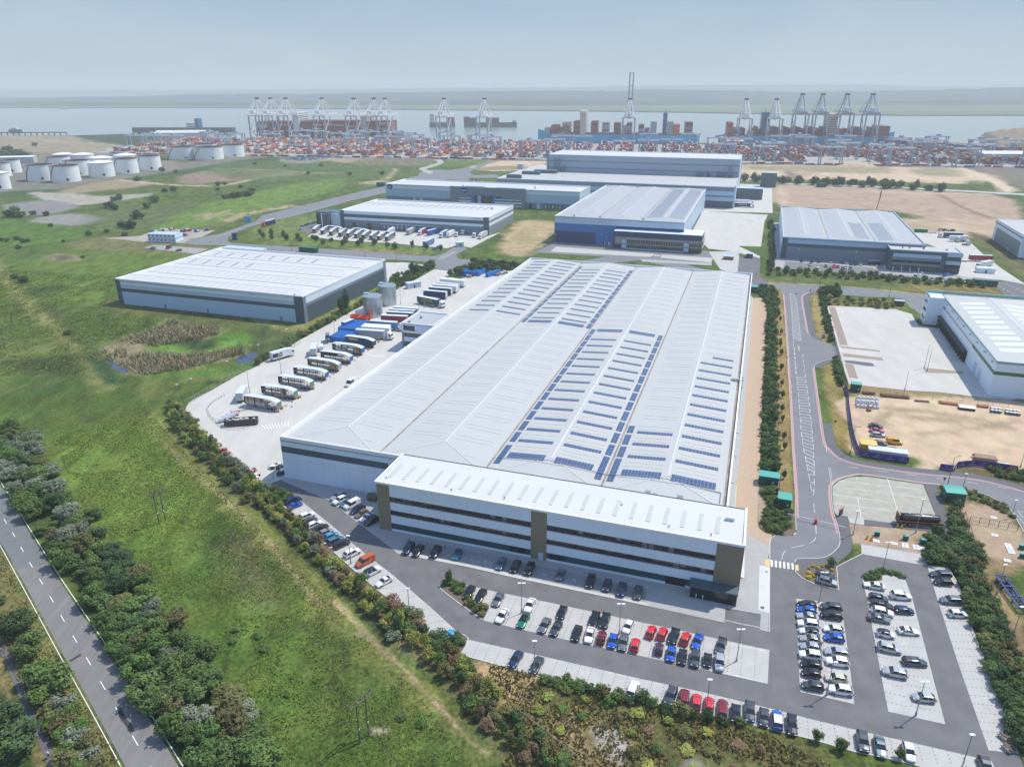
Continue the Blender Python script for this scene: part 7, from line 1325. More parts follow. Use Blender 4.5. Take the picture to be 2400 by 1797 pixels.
fence('Q3',[(795,520),(1200,560),(1700,600),(2212,650)],2.2,5,'mesh fence between the sandy yard and the concrete yard',M_galv)
fence('Q5',[(1720,215),(1850,510),(1962,800),(2060,1080),(2162,1355)],.6,1.5,'low knee rail at the edge of the right bays',M_galv,(.9,),False,name='knee_rail')
fence('S2',[(720,325),(570,375),(490,470),(470,595)],.9,3,'pale crooked handrail on the dry grass slope',M_galv,(.95,),False);fence('S2',[(470,595),(640,730),(860,900),(1050,1056)],.9,4,'thin fence running down the scrub slope',M_galv,(.95,),False)
fence('R7',[(0,1040),(430,1098),(640,990),(860,890)],1.0,5,'pale fence around the grass strip of the pale warehouse',M_galv,(.9,),False)
fence('R7',[(2130,262),(1860,380),(1760,430)],2,6,'fence from the banded warehouse corner to the road',M_galv)
fence('R8',[(362,260),(260,320),(180,400),(100,440)],2,6,'fence left of the blue building',M_galv)
# purple site hoarding: one thing per run, with panels as parts
M_pur=mat('purple_banner',(.065,.035,.22),.7,var=.15,scale=1.5,world=False)
def hoard(r_,pts,label,n=None):
    q=resample(gl(r_,pts),3.5);o=empty('site_hoarding',q[0][0],q[0][1],.02,0,label,'hoarding','purple site hoardings');X0,Y0=q[0]
    for a,b_ in zip(q[:-1],q[1:]):
        mb=MB();mb.bar((a[0]-X0,a[1]-Y0,1.05),(b_[0]-X0,b_[1]-Y0,1.05),.07,0,2.0);pnl=mb.build('panel',M_pur,o)
        d=Vector((b_[0]-a[0],b_[1]-a[1],0)).normalized();nrm=Vector((d.y,-d.x,0));m0=Vector(((a[0]+b_[0])/2-X0,(a[1]+b_[1])/2-Y0,0))+nrm*.06
        mk_=MB();P0=m0-d*1.1;P1=m0+d*1.1
        for t in range(5):c=m0+d*(-.36+.18*t);mk_.bar((c.x,c.y,1.35),(c.x+d.x*.1,c.y+d.y*.1,1.62-.06*abs(t-2)),.06)
        mk_.bar((m0.x-d.x*.4,m0.y-d.y*.4,1.32),(m0.x+d.x*.4,m0.y+d.y*.4,1.32),.05)
        for t in range(9):c=P0+d*(.25*t);mk_.bar((c.x,c.y,.68),(c.x+d.x*.17,c.y+d.y*.17,.68),.05,0,.16)
        mk_.build('emblem',flat('banner_white',(.5,.48,.62),.6),o)
hoard('Q3',[(662,470),(690,560),(692,640),(722,860),(745,960),(785,1062)],'purple printed hoarding along the left side of the sandy yard');hoard('Q3',[(785,1062),(930,1090),(1180,1122),(1297,1140)],'purple printed hoarding in front of the pale container');hoard('Q3',[(1480,1180),(1598,1198)],'single purple hoarding panel at the yard entrance');hoard('Q3',[(1605,1200),(1635,1158),(1800,1150),(1950,1170),(2212,1212)],'long purple hoarding run at the right behind the verge shrubs')
# road barrier
p=g('Q4',410,540);hb_=heading(g('Q4',232,485),g('Q4',608,575));o=empty('road_barrier',p[0],p[1],.05,hb_,'red and white lifting barrier across the access road','barrier');q=MB();q.box(-.35,-.35,0,.35,.35,1.1);q.box(-.4,-.4,1.1,.4,.4,1.25);q.build('cabinet',flat('barrier_red',(.50,.02,.03),.4),o)
for s_ in (-1,1):q=MB();q.box(min(s_*.4,s_*7.2),-.06,.92,max(s_*.4,s_*7.2),.06,1.06);q.build('arm',M_lampw,o)
# twin-pole power line
def hpole(r_,a,b_,h,label):
    A0,B0=g(r_,*a),g(r_,*b_);cx,cy=(A0[0]+B0[0])/2,(A0[1]+B0[1])/2;hd_=heading(A0,B0);w=math.dist(A0,B0)/2;o=empty('power_pole',cx,cy,0,hd_,label,'power pole','twin wooden power poles')
    for s_ in (-1,1):q=MB();q.cyl((s_*w,0),.17,0,h,8,r2=.12);q.build('pole',M_wood,o);q=MB();q.box(s_*w-.12,-.2,3.1,s_*w+.12,-.16,3.5);q.build('warning_plate',M_lampw,o)
    for s_ in (-1,1):q=MB();q.bar((-w*2.6,s_*.35,h-.4),(w*2.6,s_*.35,h-.4),.16);q.build('crossarm',M_wood,o)
    q=MB();q.bar((-w*2.6,-.35,h-.4),(-w*2.6,.35,h-.4),.12);q.bar((w*2.6,-.35,h-.4),(w*2.6,.35,h-.4),.12);q.bar((-w,0,h-3),(w,0,h-.4),.08);q.build('brace',M_wood,o)
    for x in (-w*2.5,0,w*2.5):q=MB();q.cyl((x,.3),.09,h-.35,h+.25,8);q.build('insulator',M_galv,o)
    c,s=math.cos(hd_),math.sin(hd_);return [(cx+c*x-s*.3,cy+s*x+c*.3,h+.25)for x in (-w*2.5,0,w*2.5)]
w1=hpole('S3',(602,1418),(685,1345),9.5,'twin wooden power pole nearest, at the lower edge of the meadow');w2=hpole('Q8',(776,472),(806,458),9.5,'twin wooden power pole in the middle of the meadow');w3=hpole('R6',(8,1240),(45,1240),9.5,'twin wooden power pole at the left picture edge')
wm=flat('wire',(.10,.10,.10),.5)
ow=empty('power_line',w2[0][0],w2[0][1],0,0,'thin overhead wires strung between the twin poles','wires');
for i in range(3):
    for a,b_ in ((w1[i],w2[i]),(w2[i],w3[i]),(w1[i],(w1[i][0]+(w1[i][0]-w2[i][0])*.8,w1[i][1]+(w1[i][1]-w2[i][1])*.8,9.7))):
        q=MB();pv_=None
        for t in np.linspace(0,1,13):c=(a[0]+(b_[0]-a[0])*t-w2[0][0],a[1]+(b_[1]-a[1])*t-w2[0][1],a[2]+(b_[2]-a[2])*t-2.2*4*t*(1-t));(q.bar(pv_,c,.035)if pv_ else None);pv_=c
        q.build('wire',wm,ow)
for (r_,x,y,h,lb)in (('S8',1845,725,22,'rust coloured leaning steel mast behind the dark warehouse'),):p=g(r_,x,y);o=empty('mast',p[0],p[1],0,0,lb,'mast');q=MB();q.bar((0,0,0),(1.6,0,12),.5);q.bar((1.6,0,12),(2.4,0,24),.3);q.build('shaft',M_rust,o);q=MB();q.box(1.2,-.5,11,2.0,.5,17);q.build('leader',M_rust,o)
# cones, bags, pallets, drums
def many(name,label,cat,group,spots,fn,z=.05,rz=None):
    base=None
    for i,s_ in enumerate(spots):
        p=g(*s_[:3]);
        if base is None:base=empty(name,0,0,0);fn(base);KIDS[base.name]=children(base);o=base
        else:o=copy_tree(base)
        o.location=(p[0],p[1],z);o.rotation_euler=(0,0,(random.random()*6 if rz is None else rz));tag(o,label if not callable(label)else label(i),cat,group)
def conef(o):q=MB();q.cyl((0,0),.22,.06,.85,10,r2=.04);q.build('cone',M_cone,o);q=MB();q.box(-.28,-.28,0,.28,.28,.06);q.build('base',V_blk,o)
many('traffic_cone','small orange traffic cone on the concrete before the open trailers','cone','traffic cones by the open trailers',[('Q2',1120,712),('Q2',1178,672),('Q2',1340,560),('Q2',1465,485),('Q2',1580,400),('Q2',1545,427),('Q2',1710,325),('Q2',1787,270),('Q2',1815,240),('Q2',1845,218),('Q2',1915,172),('Q2',1950,140),('Q2',2020,92),('R7',1060,1190),('R7',970,1255),('Q2',1175,720)],conef)
def boxf(o):q=MB();q.box(-.7,-.5,0,.7,.5,.9);q.build('box_body',T_card,o);q=MB();q.poly([(-.7,-.5,.91),(.7,-.5,.91),(1.0,-.9,.75),(-.9,-.9,.8)]);q.poly([(-.7,.5,.91),(-.9,.95,.8),(.9,.9,.85),(.7,.5,.91)]);q.build('flap',T_card,o)
many('cardboard_box',lambda i:'crumpled cardboard box on the concrete, %s from the nearest open trailer' % ORD[i],'box','cardboard boxes on the yard',[('Q2',1040,765),('Q2',1075,735),('Q2',1215,640),('Q2',1245,630),('Q2',1378,545),('Q2',1030,750)],boxf)
def bagf(o):
    q=MB();n_=10;q.loft([[(.52*f*math.cos(2*math.pi*i/n_)*(1.12 if i % 5 else 1),.52*f*math.sin(2*math.pi*i/n_)*(1.1 if i % 3 else 1),z)for i in range(n_)]for f,z in ((.9,0),(1.05,.3),(1.02,.7),(.86,.95),(.4,1.06))],closed=True);q.build('sack',mat('white_sack',(.62,.64,.66),.6,var=.12,scale=3,world=False),o)
many('bulk_bag','white bulk bag in the double stacked heap by the green kiosk on sand','bulk bag','white bulk bags on the sandy yard',[('Q3',770+i*36+random.uniform(-5,5),575+j*22+i*3)for i in range(6)for j in range(4)],bagf);
many('bulk_bag','white bulk bag stacked on top of the heap by the green kiosk','bulk bag','white bulk bags on the sandy yard',[('Q3',780+i*38,588+j*34+i*3)for i in range(5)for j in range(2)],bagf,z=1.0)
many('bulk_bag','white bulk bag near the green container right of the dark warehouse','bulk bag','white bulk bags by the dark warehouse',[('Q1',1390+i*14,245+(i % 2)*5)for i in range(5)],bagf)
def palf(o):q=MB();[q.box(-.6,-.5+k_*.22,.3,.6,-.4+k_*.22,.9)for k_ in range(5)];q.box(-.6,-.5,0,.6,.5,.28);q.build('load',mat('dark_pallet',(.16,.17,.18),.7,var=.3,scale=3,world=False),o);q=MB();q.box(-.62,-.52,.9,.62,.52,.98);q.build('sheet',M_lampw,o)
many('pallet_stack','dark pallet stack with a white top along the far edge of the sandy yard','pallet','pallet stacks on the sandy yard',[('Q3',1935+i*32,665+j*20+i*4)for i in range(8)for j in range(2)if i !=3],palf)
def rollf(o):q=MB();q.loft([[(x,.7*math.cos(t),.75+.7*math.sin(t))for t in np.linspace(0,2*math.pi,15)[:-1]]for x in (-2.2,2.2)],closed=True);q.build('cylinder',flat('silver_drum',(.66,.68,.70),.2,.5),o);q=MB();q.box(-1.9,-.8,0,-1.5,.8,.3);q.box(1.5,-.8,0,1.9,.8,.3);q.build('cradle',T_dark,o)
many('gas_cylinder_tank',lambda i:'shiny silver tank lying inside the barrier bend, %s from the skip' % ORD[i],'tank','silver tanks in the barrier bend',[('Q2',525,860),('Q2',560,833),('Q2',600,808)],rollf,rz=.5)
p=g('Q2',690,890);o=empty('skip',p[0],p[1],.05,heading(g('Q2',570,905),g('Q2',790,890)),'long dark open waste skip full of pale rubbish in the lorry yard','skip');q=MB();lg=11;q.box(-lg/2,-1.25,.2,lg/2,1.25,.4);q.box(-lg/2,-1.25,.4,lg/2,-1.1,2.3);q.box(-lg/2,1.1,.4,lg/2,1.25,2.3);q.box(lg/2-.15,-1.1,.4,lg/2,1.1,2.3);q.box(-lg/2,-1.1,.4,-lg/2+.15,1.1,2.3);q.build('shell',mat('skip_brown',(.10,.085,.075),.8,var=.2,scale=1,world=False),o);q=MB();[q.box(-lg/2+.3+k_*1.05,-1.36,.2,-lg/2+.42+k_*1.05,-1.25,2.3)for k_ in range(10)];q.build('rib',T_dark,o)
q=MB();[q.obox(random.uniform(-4.8,4.6),random.uniform(-.7,.7),1.2,1.8+random.random()*.8,.9,.8,random.random()*3)for _ in range(26)];q.build('rubbish',T_wrap,o)
p=g('Q2',628,775);o=empty('red_trolley',p[0],p[1],.05,.5,'small red trolley frame beside the silver tanks','trolley');q=MB();q.box(-1.5,-.5,.3,1.5,.5,.5);q.box(-1.5,-.5,.5,-1.3,.5,1.2);q.build('bed',MATS['barrier_red'],o);q=MB();q.bar((1.5,0,.4),(5.5,.3,.3),.15);q.build('drawbar',T_dark,o)
for i,(x,y)in enumerate(((1095,660),(1080,645))):pass
def junk(r_,spots,label,cat,nm,cols,s_=1.0,grp=None):
    for i,(x,y)in enumerate(spots):
        p=g(r_,x,y);o=empty(nm,p[0],p[1],.05,random.random()*3,'%s, %s' %(label,ORD[i]+' along' if len(spots)>1 else 'seen once'),cat,grp);q=MB()
        for _ in range(9):q.obox(random.uniform(-1,1)*s_,random.uniform(-.7,.7)*s_,0 if _<4 else .4*s_,random.uniform(.4,1.0)*s_,random.uniform(.5,1.4)*s_,random.uniform(.3,.9)*s_,random.random()*3,random.randrange(len(cols)))
        q.build('heap',cols,o)
junk('Q2',[(330,985),(365,1010),(395,1060),(462,1100),(520,1155),(560,1190),(655,1295),(700,1320),(745,1350),(800,1345),(850,1395),(830,1440)],'small heap of discarded goods on the lower edge of the lorry yard','rubbish heap','rubbish_heap',[M_rust,M_lampw,T_dark,MATS['barrier_red'],T_card],1.0,'heaps along the yard edge')
junk('Q2',[(1030,1300),(1060,1330),(1075,1375),(990,1310)],'heap of pipes and timber by the corner of the largest warehouse','rubbish heap','rubbish_heap',[M_wood,T_dark,M_lampw],1.1,'heaps at the warehouse corner')
junk('R7',[(2085,610),(2120,600),(2150,590),(1840,625),(1880,615),(1250,600),(1390,545),(1300,590)],'goods stacked at the far end of the yards','goods','stacked_goods',[T_card,tcol('brightblue'),M_lampw,M_wood],1.6,'goods at the far yard end')
junk('Q3',[(870,675),(880,655)],'orange and brown heap in front of the white bags','rubbish heap','rubbish_heap',[M_rust,M_wood],.9)
junk('R6',[(1420,225),(1480,218),(1580,235),(1620,228),(1700,232),(1790,225),(1340,240),(1600,270)],'building materials behind the stacked white cabins','goods','stacked_goods',[M_rust,M_lampw,tcol('blue'),T_dark],2.2,'materials behind the cabins')
junk('Q1',[(1520,222),(1560,225),(1600,228),(1480,222)],'scrap pile behind the white bags, right of the dark warehouse','rubbish heap','rubbish_heap',[M_wood,T_dark,M_lampw],1.6,'scrap beyond the dark warehouse')
def beams(r_,a,b_,w,n_,m_,label,r=.16,lay=2):
    A0,B0=g(r_,*a),g(r_,*b_);hd_=heading(A0,B0);lg=math.dist(A0,B0);o=empty('beam_stack',(A0[0]+B0[0])/2,(A0[1]+B0[1])/2,.03,hd_,label,'beams')
    for l_i in range(lay):
        for i in range(n_):q=MB();yy=(i-(n_-1)/2)*w/n_;q.bar((-lg/2+random.uniform(-.4,.4),yy,r+.1+l_i*2*r),(lg/2+random.uniform(-.4,.4),yy,r+.1+l_i*2*r),r*1.8);q.build('beam',m_,o)
    q=MB();q.box(-lg/3-.1,-w/2,0,-lg/3+.1,w/2,.1);q.box(lg/3-.1,-w/2,0,lg/3+.1,w/2,.1);q.build('bearer',M_wood,o)
beams('Q3',(975,545),(1210,565),2.2,6,mat('rusty_steel',(.15,.07,.045),.8,var=.2,scale=1.5,world=False),'rusty steel pile stack behind the white bags');beams('Q3',(815,525),(915,530),1.8,4,MATS['rusty_steel'],'short rusty steel stack right of the green kiosk')
beams('Q3',(1265,590),(1400,600),1.8,4,MATS['rusty_steel'],'flat rusty frames in the middle of the yard edge',.1,1);beams('Q3',(1480,605),(1640,625),2,5,mat('orange_beam',(.40,.20,.09),.8,var=.2,scale=1.5,world=False),'orange beam stack along the sandy yard edge');beams('Q3',(1810,635),(1900,645),2,5,MATS['orange_beam'],'short orange beam stack right of the white flatbed')
beams('Q3',(1775,1085),(1965,1110),3.0,7,mat('tan_pile',(.33,.22,.14),.7,var=.2,scale=1.5,world=False),'large stack of brown sheet piles behind the purple hoarding',.2,3);beams('Q3',(1990,1135),(2085,1142),1.6,5,M_lampw,'white lengths of pipe beside the brown sheet piles',.1,1)
o=kiosk('Q3',855,1018,4.6,3.6,3.0,AN,flat('yellow_box',(.62,.40,.07),.5),flat('yellow_box_top',(.72,.50,.12),.5),'yellow welfare container in the hoarding corner','container','site_container',.05,False);o=kiosk('Q3',1022,1075,11,3.0,2.8,AN,mat('pale_container',(.38,.46,.48),.5,world=False),mat('pale_container_top',(.55,.60,.60),.5,world=False),'long pale ribbed container behind the purple hoarding','container','site_container',.06,False)
kiosk('Q3',1715,660,5,2.4,1.0,AN,T_dark,M_lampw,'white topped flatbed trailer along the sandy yard edge','flatbed','flatbed',.05,False);kiosk('Q1',1320,235,9,3,2.4,AN,flat('skip_green',(.02,.22,.06),.5),flat('skip_green2',(.05,.30,.10),.5),'bright green container right of the dark warehouse','container','site_container',.05,False)
kiosk('Q1',478,1150,1.4,.5,1.8,AN,flat('sign_grey',(.25,.25,.27),.5),M_galv,'grey upright site sign on the verge by the side road','sign','sign_board',.02,False);kiosk('Q4',625,470,1.8,.25,2.2,AN+1.0,flat('sign_navy',(.04,.05,.10),.5),M_rust,'dark notice board leaning beside the lorry park','sign','sign_board',.02,False);kiosk('R2',188,1410,3.6,1.2,5.5,0,flat('sign_blue2',(.02,.06,.22),.5),M_rust,'blue estate sign on the junction island','sign','sign_board',.1,False)
kiosk('R2',300,1255,6,.5,5,0,flat('flag_blue',(.15,.38,.62),.5),M_lampw,'light blue board beside the road left of the red lorry','sign','sign_board',.02,False);kiosk('T1',1520,1160,2.6,2.4,1.3,AN,M_wood,M_wood,'brown timber bin store at the offices left corner','bin store','bin_store',.5,False)
def cabf(o):q=MB();q.box(-.6,-.35,0,.6,.35,1.15);q.build('cabinet',M_gd,o);q=MB();q.box(-.66,-.41,1.15,.66,.41,1.25);q.build('lid',M_gt,o)
many('service_cabinet',lambda i:'small green service cabinet on gravel, %s from the left' % ORD[i],'cabinet','green cabinets on gravel',[('Q4',940,645),('Q4',1186,680),('Q4',1338,712),('Q4',2190,760),('Q4',2195,835)],cabf,rz=AN)
def slabf(o):q=MB();q.box(-.75,-.6,0,.75,.6,.09);q.build('slab',M_lampw,o);q=MB();q.box(-.3,-.2,.09,.3,.2,.12);q.build('plate',M_galv,o)
many('inspection_cover','pale concrete inspection cover set in gravel','inspection cover','inspection covers on gravel',[('Q4',935,692),('Q4',1090,714),('Q4',1184,722),('Q4',1185,740),('Q4',1278,738),('Q4',1282,755),('Q4',1340,756),('Q4',1396,768),('Q4',2072,725),('Q4',2085,748),('Q4',2098,775),('Q4',2105,792),('Q4',2068,862),('Q4',1958,642),('Q4',1950,490)],slabf,z=.03,rz=AN)
def signf(o):q=MB();q.poly([(-.35,0,0),(.35,0,0),(.12,.3,1.1),(-.12,.3,1.1)]);q.poly([(.35,.6,0),(-.35,.6,0),(-.12,.3,1.1),(.12,.3,1.1)]);q.build('panel',flat('wet_floor_yellow',(.70,.42,.02),.5),o)
many('yellow_stand',lambda i:'folding yellow stand, %s' %('left, by the first cabinet','right, by the first cabinet','left, beside the tanker','right, beside the tanker')[i],'stand','yellow stands',[('Q4',853,680),('Q4',884,690),('Q4',1128,570),('Q4',1160,575)],signf)
def picf(o):
    q=MB();q.box(-.9,-.4,.68,.9,.4,.76);q.build('tabletop',M_wood,o)
    for s_ in (-1,1):q=MB();q.box(-.9,s_*.75-.14,.42,.9,s_*.75+.14,.48);q.build('bench',M_wood,o)
    for x in (-.7,.7):q=MB();q.bar((x,-.7,0),(x,-.2,.7),.08);q.bar((x,.7,0),(x,.2,.7),.08);q.bar((x,-.8,.4),(x,.8,.4),.07);q.build('trestle',M_wood,o)
many('picnic_table',lambda i:'picnic table on the light paving, %s of two' %('upper','lower')[i],'picnic table','picnic tables',[('Q5',2040,1225),('Q5',2072,1325)],picf,rz=-1.2)
def bolf(o):q=MB();q.cyl((0,0),.07,0,1.0,8);q.build('post',T_dark,o);q=MB();q.cyl((0,0),.09,1.0,1.15,8);q.build('cap',M_galv,o)
many('bollard','slim dark bollard in the shade before the offices','bollard','bollards before the offices',[('Q6',1330,618),('Q6',1482,655),('Q6',1633,688)],bolf,z=PC)
def wbol(o):q=MB();q.cyl((0,0),.25,0,2.6,8);q.build('post',M_lampw,o);q=MB();q.cyl((0,0),.32,2.6,2.9,8);q.build('cap',M_lampw,o)
many('bollard_light','short white lighting bollard before the glazed offices','bollard','white lighting bollards',[('R8',798,355),('R8',853,358),('R8',910,362),('R8',968,367),('R8',1027,368),('R8',1085,372),('R8',1143,377),('R8',1225,382)]+[('Q1',933,560),('Q1',1003,562),('Q1',1075,570),('Q1',1150,575),('Q1',1222,580),('Q1',1297,587)],wbol)
def postf(o):q=MB();q.bar((0,0,0),(0,0,2.2),.08);q.build('post',M_galv,o);q=MB();q.box(-.35,-.03,1.6,.35,.03,2.3);q.build('plate',T_dark,o)
many('road_sign',lambda i:'small dark road sign on a post, %s' %('on the dry verge by the access road','at the side road mouth','at the junction island tip','right of the hoarding gap','at the top right kerb corner','on the far verge by the dark warehouse','by the far junction island')[i],'road sign','small road signs',[('Q3',575,810),('Q3',553,250),('Q1',238,800),('Q3',1515,1310),('Q1',362,770),('Q1',445,700),('R6',1820,345)],postf,rz=0)
# people
def person(r_,x,y,hd_,top,legs,label,stride=.25,z=.05):
    p=g(r_,x,y);o=empty('person',p[0],p[1],z,hd_,label,'person');me_=bpy.data.meshes.new('person_body')
    J=[(0,0,.95),(0,0,1.2),(0,0,1.42),(0,.02,1.52),(0,.03,1.66),(0,.03,1.76),(-.10,0,.90),(-.11,stride*.5,.50),(-.11,stride*.6,.08),(-.11,stride*.6+.16,.04),(.10,0,.90),(.11,-stride*.25,.50),(.11,-stride,.10),(.11,-stride+.15,.05),(-.19,0,1.40),(-.26,-.10,1.14),(-.25,.06,.92),(-.25,.12,.84),(.19,0,1.40),(.27,.08,1.15),(.25,.26,1.0),(.25,.32,.94)]
    E_=[(0,1),(1,2),(2,3),(3,4),(4,5),(0,6),(6,7),(7,8),(8,9),(0,10),(10,11),(11,12),(12,13),(2,14),(14,15),(15,16),(16,17),(2,18),(18,19),(19,20),(20,21)];rd=[.15,.15,.16,.06,.10,.08,.09,.065,.045,.04,.09,.065,.045,.04,.065,.045,.035,.035,.065,.045,.035,.035]
    me_.from_pydata(J,E_,[]);b_=place('body',me_,o);me_.materials.append(flat('skin',(.42,.26,.19),.6));m1=b_.modifiers.new('skin','SKIN')
    for i,r in enumerate(rd):me_.skin_vertices[0].data[i].radius=(r,r*.8)
    me_.skin_vertices[0].data[0].use_root=True;m2=b_.modifiers.new('sub','SUBSURF');m2.levels=m2.render_levels=1
    q=MB();q.loft([[(w*math.cos(t),d*math.sin(t),z_)for t in np.linspace(0,2*math.pi,11)[:-1]]for z_,w,d in ((.92,.17,.13),(1.2,.175,.14),(1.42,.21,.135),(1.47,.09,.08))],closed=True);q.bar((-.19,0,1.41),(-.265,-.09,1.16),.13);q.bar((.19,0,1.41),(.275,.07,1.16),.13);q.build('top',flat('cloth_%s' % top[0],top[1],.8),o)
    q=MB();q.bar((-.1,0,.95),(-.11,stride*.5,.50),.19);q.bar((.1,0,.95),(.11,-stride*.25,.50),.19)
    if legs[2]:q.bar((-.11,stride*.5,.52),(-.11,stride*.6,.10),.14);q.bar((.11,-stride*.25,.52),(.11,-stride,.12),.14)
    q.build('trousers',flat('cloth_%s' % legs[0],legs[1],.8),o);q=MB();q.cyl((0,.02),.095,1.70,1.80,10,r2=.05);q.build('hair',flat('hair',(.06,.04,.03),.8),o)
person('Q8',238,1610,-.5,('white',(.75,.76,.78)),('navy',(.03,.04,.10),False),'person in a white top and dark shorts running on the path')
person('S4',1285,930+60,1,('orange',(.7,.2,.03)),('dark',(.05,.05,.07),True),'person in an orange vest standing near the navy trailer end');person('T4',1500,470,2,('yellow',(.5,.5,.05)),('dark',(.05,.05,.07),True),'person in a yellow vest walking on the twin lane entrance')
# plank bits, pond
pond=mat('pond_water',(.025,.045,.10),.08,var=.1,scale=.2,spec=.6);sheet('pond',[smooth(gl('Q2',[(630,262),(700,215),(780,200),(850,205),(800,262),(740,290),(650,298)]),3,True)],.03,pond);sheet('pond',[smooth(gl('R6',[(930,1320),(960,1330),(1010,1390),(1100,1425),(1090,1452),(1010,1425),(950,1375)]),3,True)],.03,pond)
# ================================================================ CONTAINER PORT (grid turned 10 degrees, quay along its far side)
PA=R(-10);qx,qy=math.cos(PA),math.sin(PA);Q0=(-660,1703)
def pg(s,t):return (Q0[0]+qx*s+qy*t,Q0[1]+qy*s-qx*t)        # s along the quay, t inland from it
CC=[flat('box_'+n,c,.6)for n,c in (('red',(.36,.045,.03)),('rust',(.26,.07,.045)),('orange',(.58,.15,.03)),('white',(.62,.62,.60)),('grey',(.28,.31,.33)),('blue',(.03,.10,.27)),('maroon',(.14,.03,.035)),('yellow',(.55,.33,.06)),('teal',(.05,.22,.22)),('pink',(.50,.08,.20)),('sand',(.45,.38,.27)))]
def qsheet(nm,s0,t0,s1,t1,z,m):sheet(nm,[[pg(s0,t0),pg(s0,t1),pg(s1,t1),pg(s1,t0)][::1]],z,m)
M_apron=mat('port_paving',(.34,.325,.30),.9,var=.12,scale=.03);qsheet('port_paving',-60,-4,1610,385,.03,M_apron);qsheet('rail_strip',-20,362,1650,392,.06,mat('ballast',(.17,.155,.14),.95,var=.2,scale=.05))
q=MB();P_=[pg(-60,-4),pg(1610,-4)];q.bar((*P_[0],-2.5),(*P_[1],-2.5),1.5,0,5);q.build('quay_wall',M_tan)['kind']='structure'
wl=[4,3,5,7,5,3,3,2,1,1,2];wl2=[6,6,4,6,6,5,5,1,1,0,1]
stk=[]
for b in range(41):
    s0=b*39
    for bay in range(17):
        for r in range(9):
            s,t=s0+r*2.75+2,78+bay*15.4+(3 if bay>8 else 0)
            if s>1130+60 and s<1300 and t>250:continue
            hh_=random.random();n_=0 if hh_<.07 else 1 if hh_<.2 else 2 if hh_<.42 else 3 if hh_<.7 else 4 if hh_<.9 else 5
            if s<950 and bay>13:n_=min(n_,3)
            x,y=pg(s,t)
            for k in range(n_):stk.append((y,x,k,random.choices(range(11),wl if s<800 else wl2)[0]))
def block(r_,px,py,ns,nt_,nz,cols,h_=PA):
    x0,y0=g(r_,px,py)
    for i in range(ns):
        for j in range(nt_):
            for k in range(nz):u,v=i*12.5,j*2.6;stk2.append((y0+math.sin(h_)*u+math.cos(h_)*v,x0+math.cos(h_)*u-math.sin(h_)*v,k,random.choice(cols)))
stk2=[]
x0,y0=g('R4',755,636);lst=[]
for i in range(10):
    for j in range(16):
        for k in range(6):u,v=i*3.1,j*12.6;lst.append((y0+qy*u+qx*v,x0+qx*u-qy*v+0*k,k,random.choices(range(11),[2,2,2,6,6,3,2,1,0,0,2])[0]))
x1,y1=g('R5',1730,758)
for i in range(16):
    for j in range(24):
        for k in range(5):u,v=i*3.0,j*12.6;lst.append((y1+qy*u+math.cos(.42)*v*.92,x1+qx*u-math.sin(.42)*v,k,random.choice([0,1,1,2,6,4,5])if i>5 else random.choice([4,5,1,4])))
rail=[]
for i in range(120):
    s=i*13.6+random.random()*2
    if random.random()<.72:x,y=pg(s,370+random.choice((0,6,12)));rail.append((y-1000,x,0,random.choice([0,1,2,4,5,6,3,9]),1))
def facing(e):return e[0]
allb=[(e,0,PA)for e in stk]+[(e,0,PA)for e in lst]+[((e[0]+1000,*e[1:4]),1,PA)for e in rail]
score=sorted(allb,key=lambda q_:(q_[0][0]-(400 if q_[1]else 0)))
bm_={}
for ci in range(11):m_=MB();m_.box(-1.22,-6.1,.12,1.22,6.1,2.6);[m_.box(-1.26,yy,.1,1.26,yy+.14,2.62)for yy in (-6.1,5.96,-2.1,2.0)];bm_[ci]=m_.mesh('container',CC[ci])
cnm=['red','rust red','orange','white','grey','blue','maroon','yellow','teal','pink','sand coloured']
big=MB()
for n_,(e,rl,h_)in enumerate(score):
    if n_<290:
        o=place('shipping_container',bm_[e[3]],None,(e[1],e[0],e[2]*2.62+.05),h_+(math.pi/2 if rl else 0));tag(o,'%s shipping container %s' %(cnm[e[3]],'on the rail strip in front of the container port' if rl else 'in the nearest stacks of the container port'),'container','nearest shipping containers of the port')
    else:big.obox(e[1],e[0],e[2]*2.62+.05,e[2]*2.62+2.6,2.44,12.2,h_,e[3])
big.build('shipping_containers',CC)['kind']='stuff'
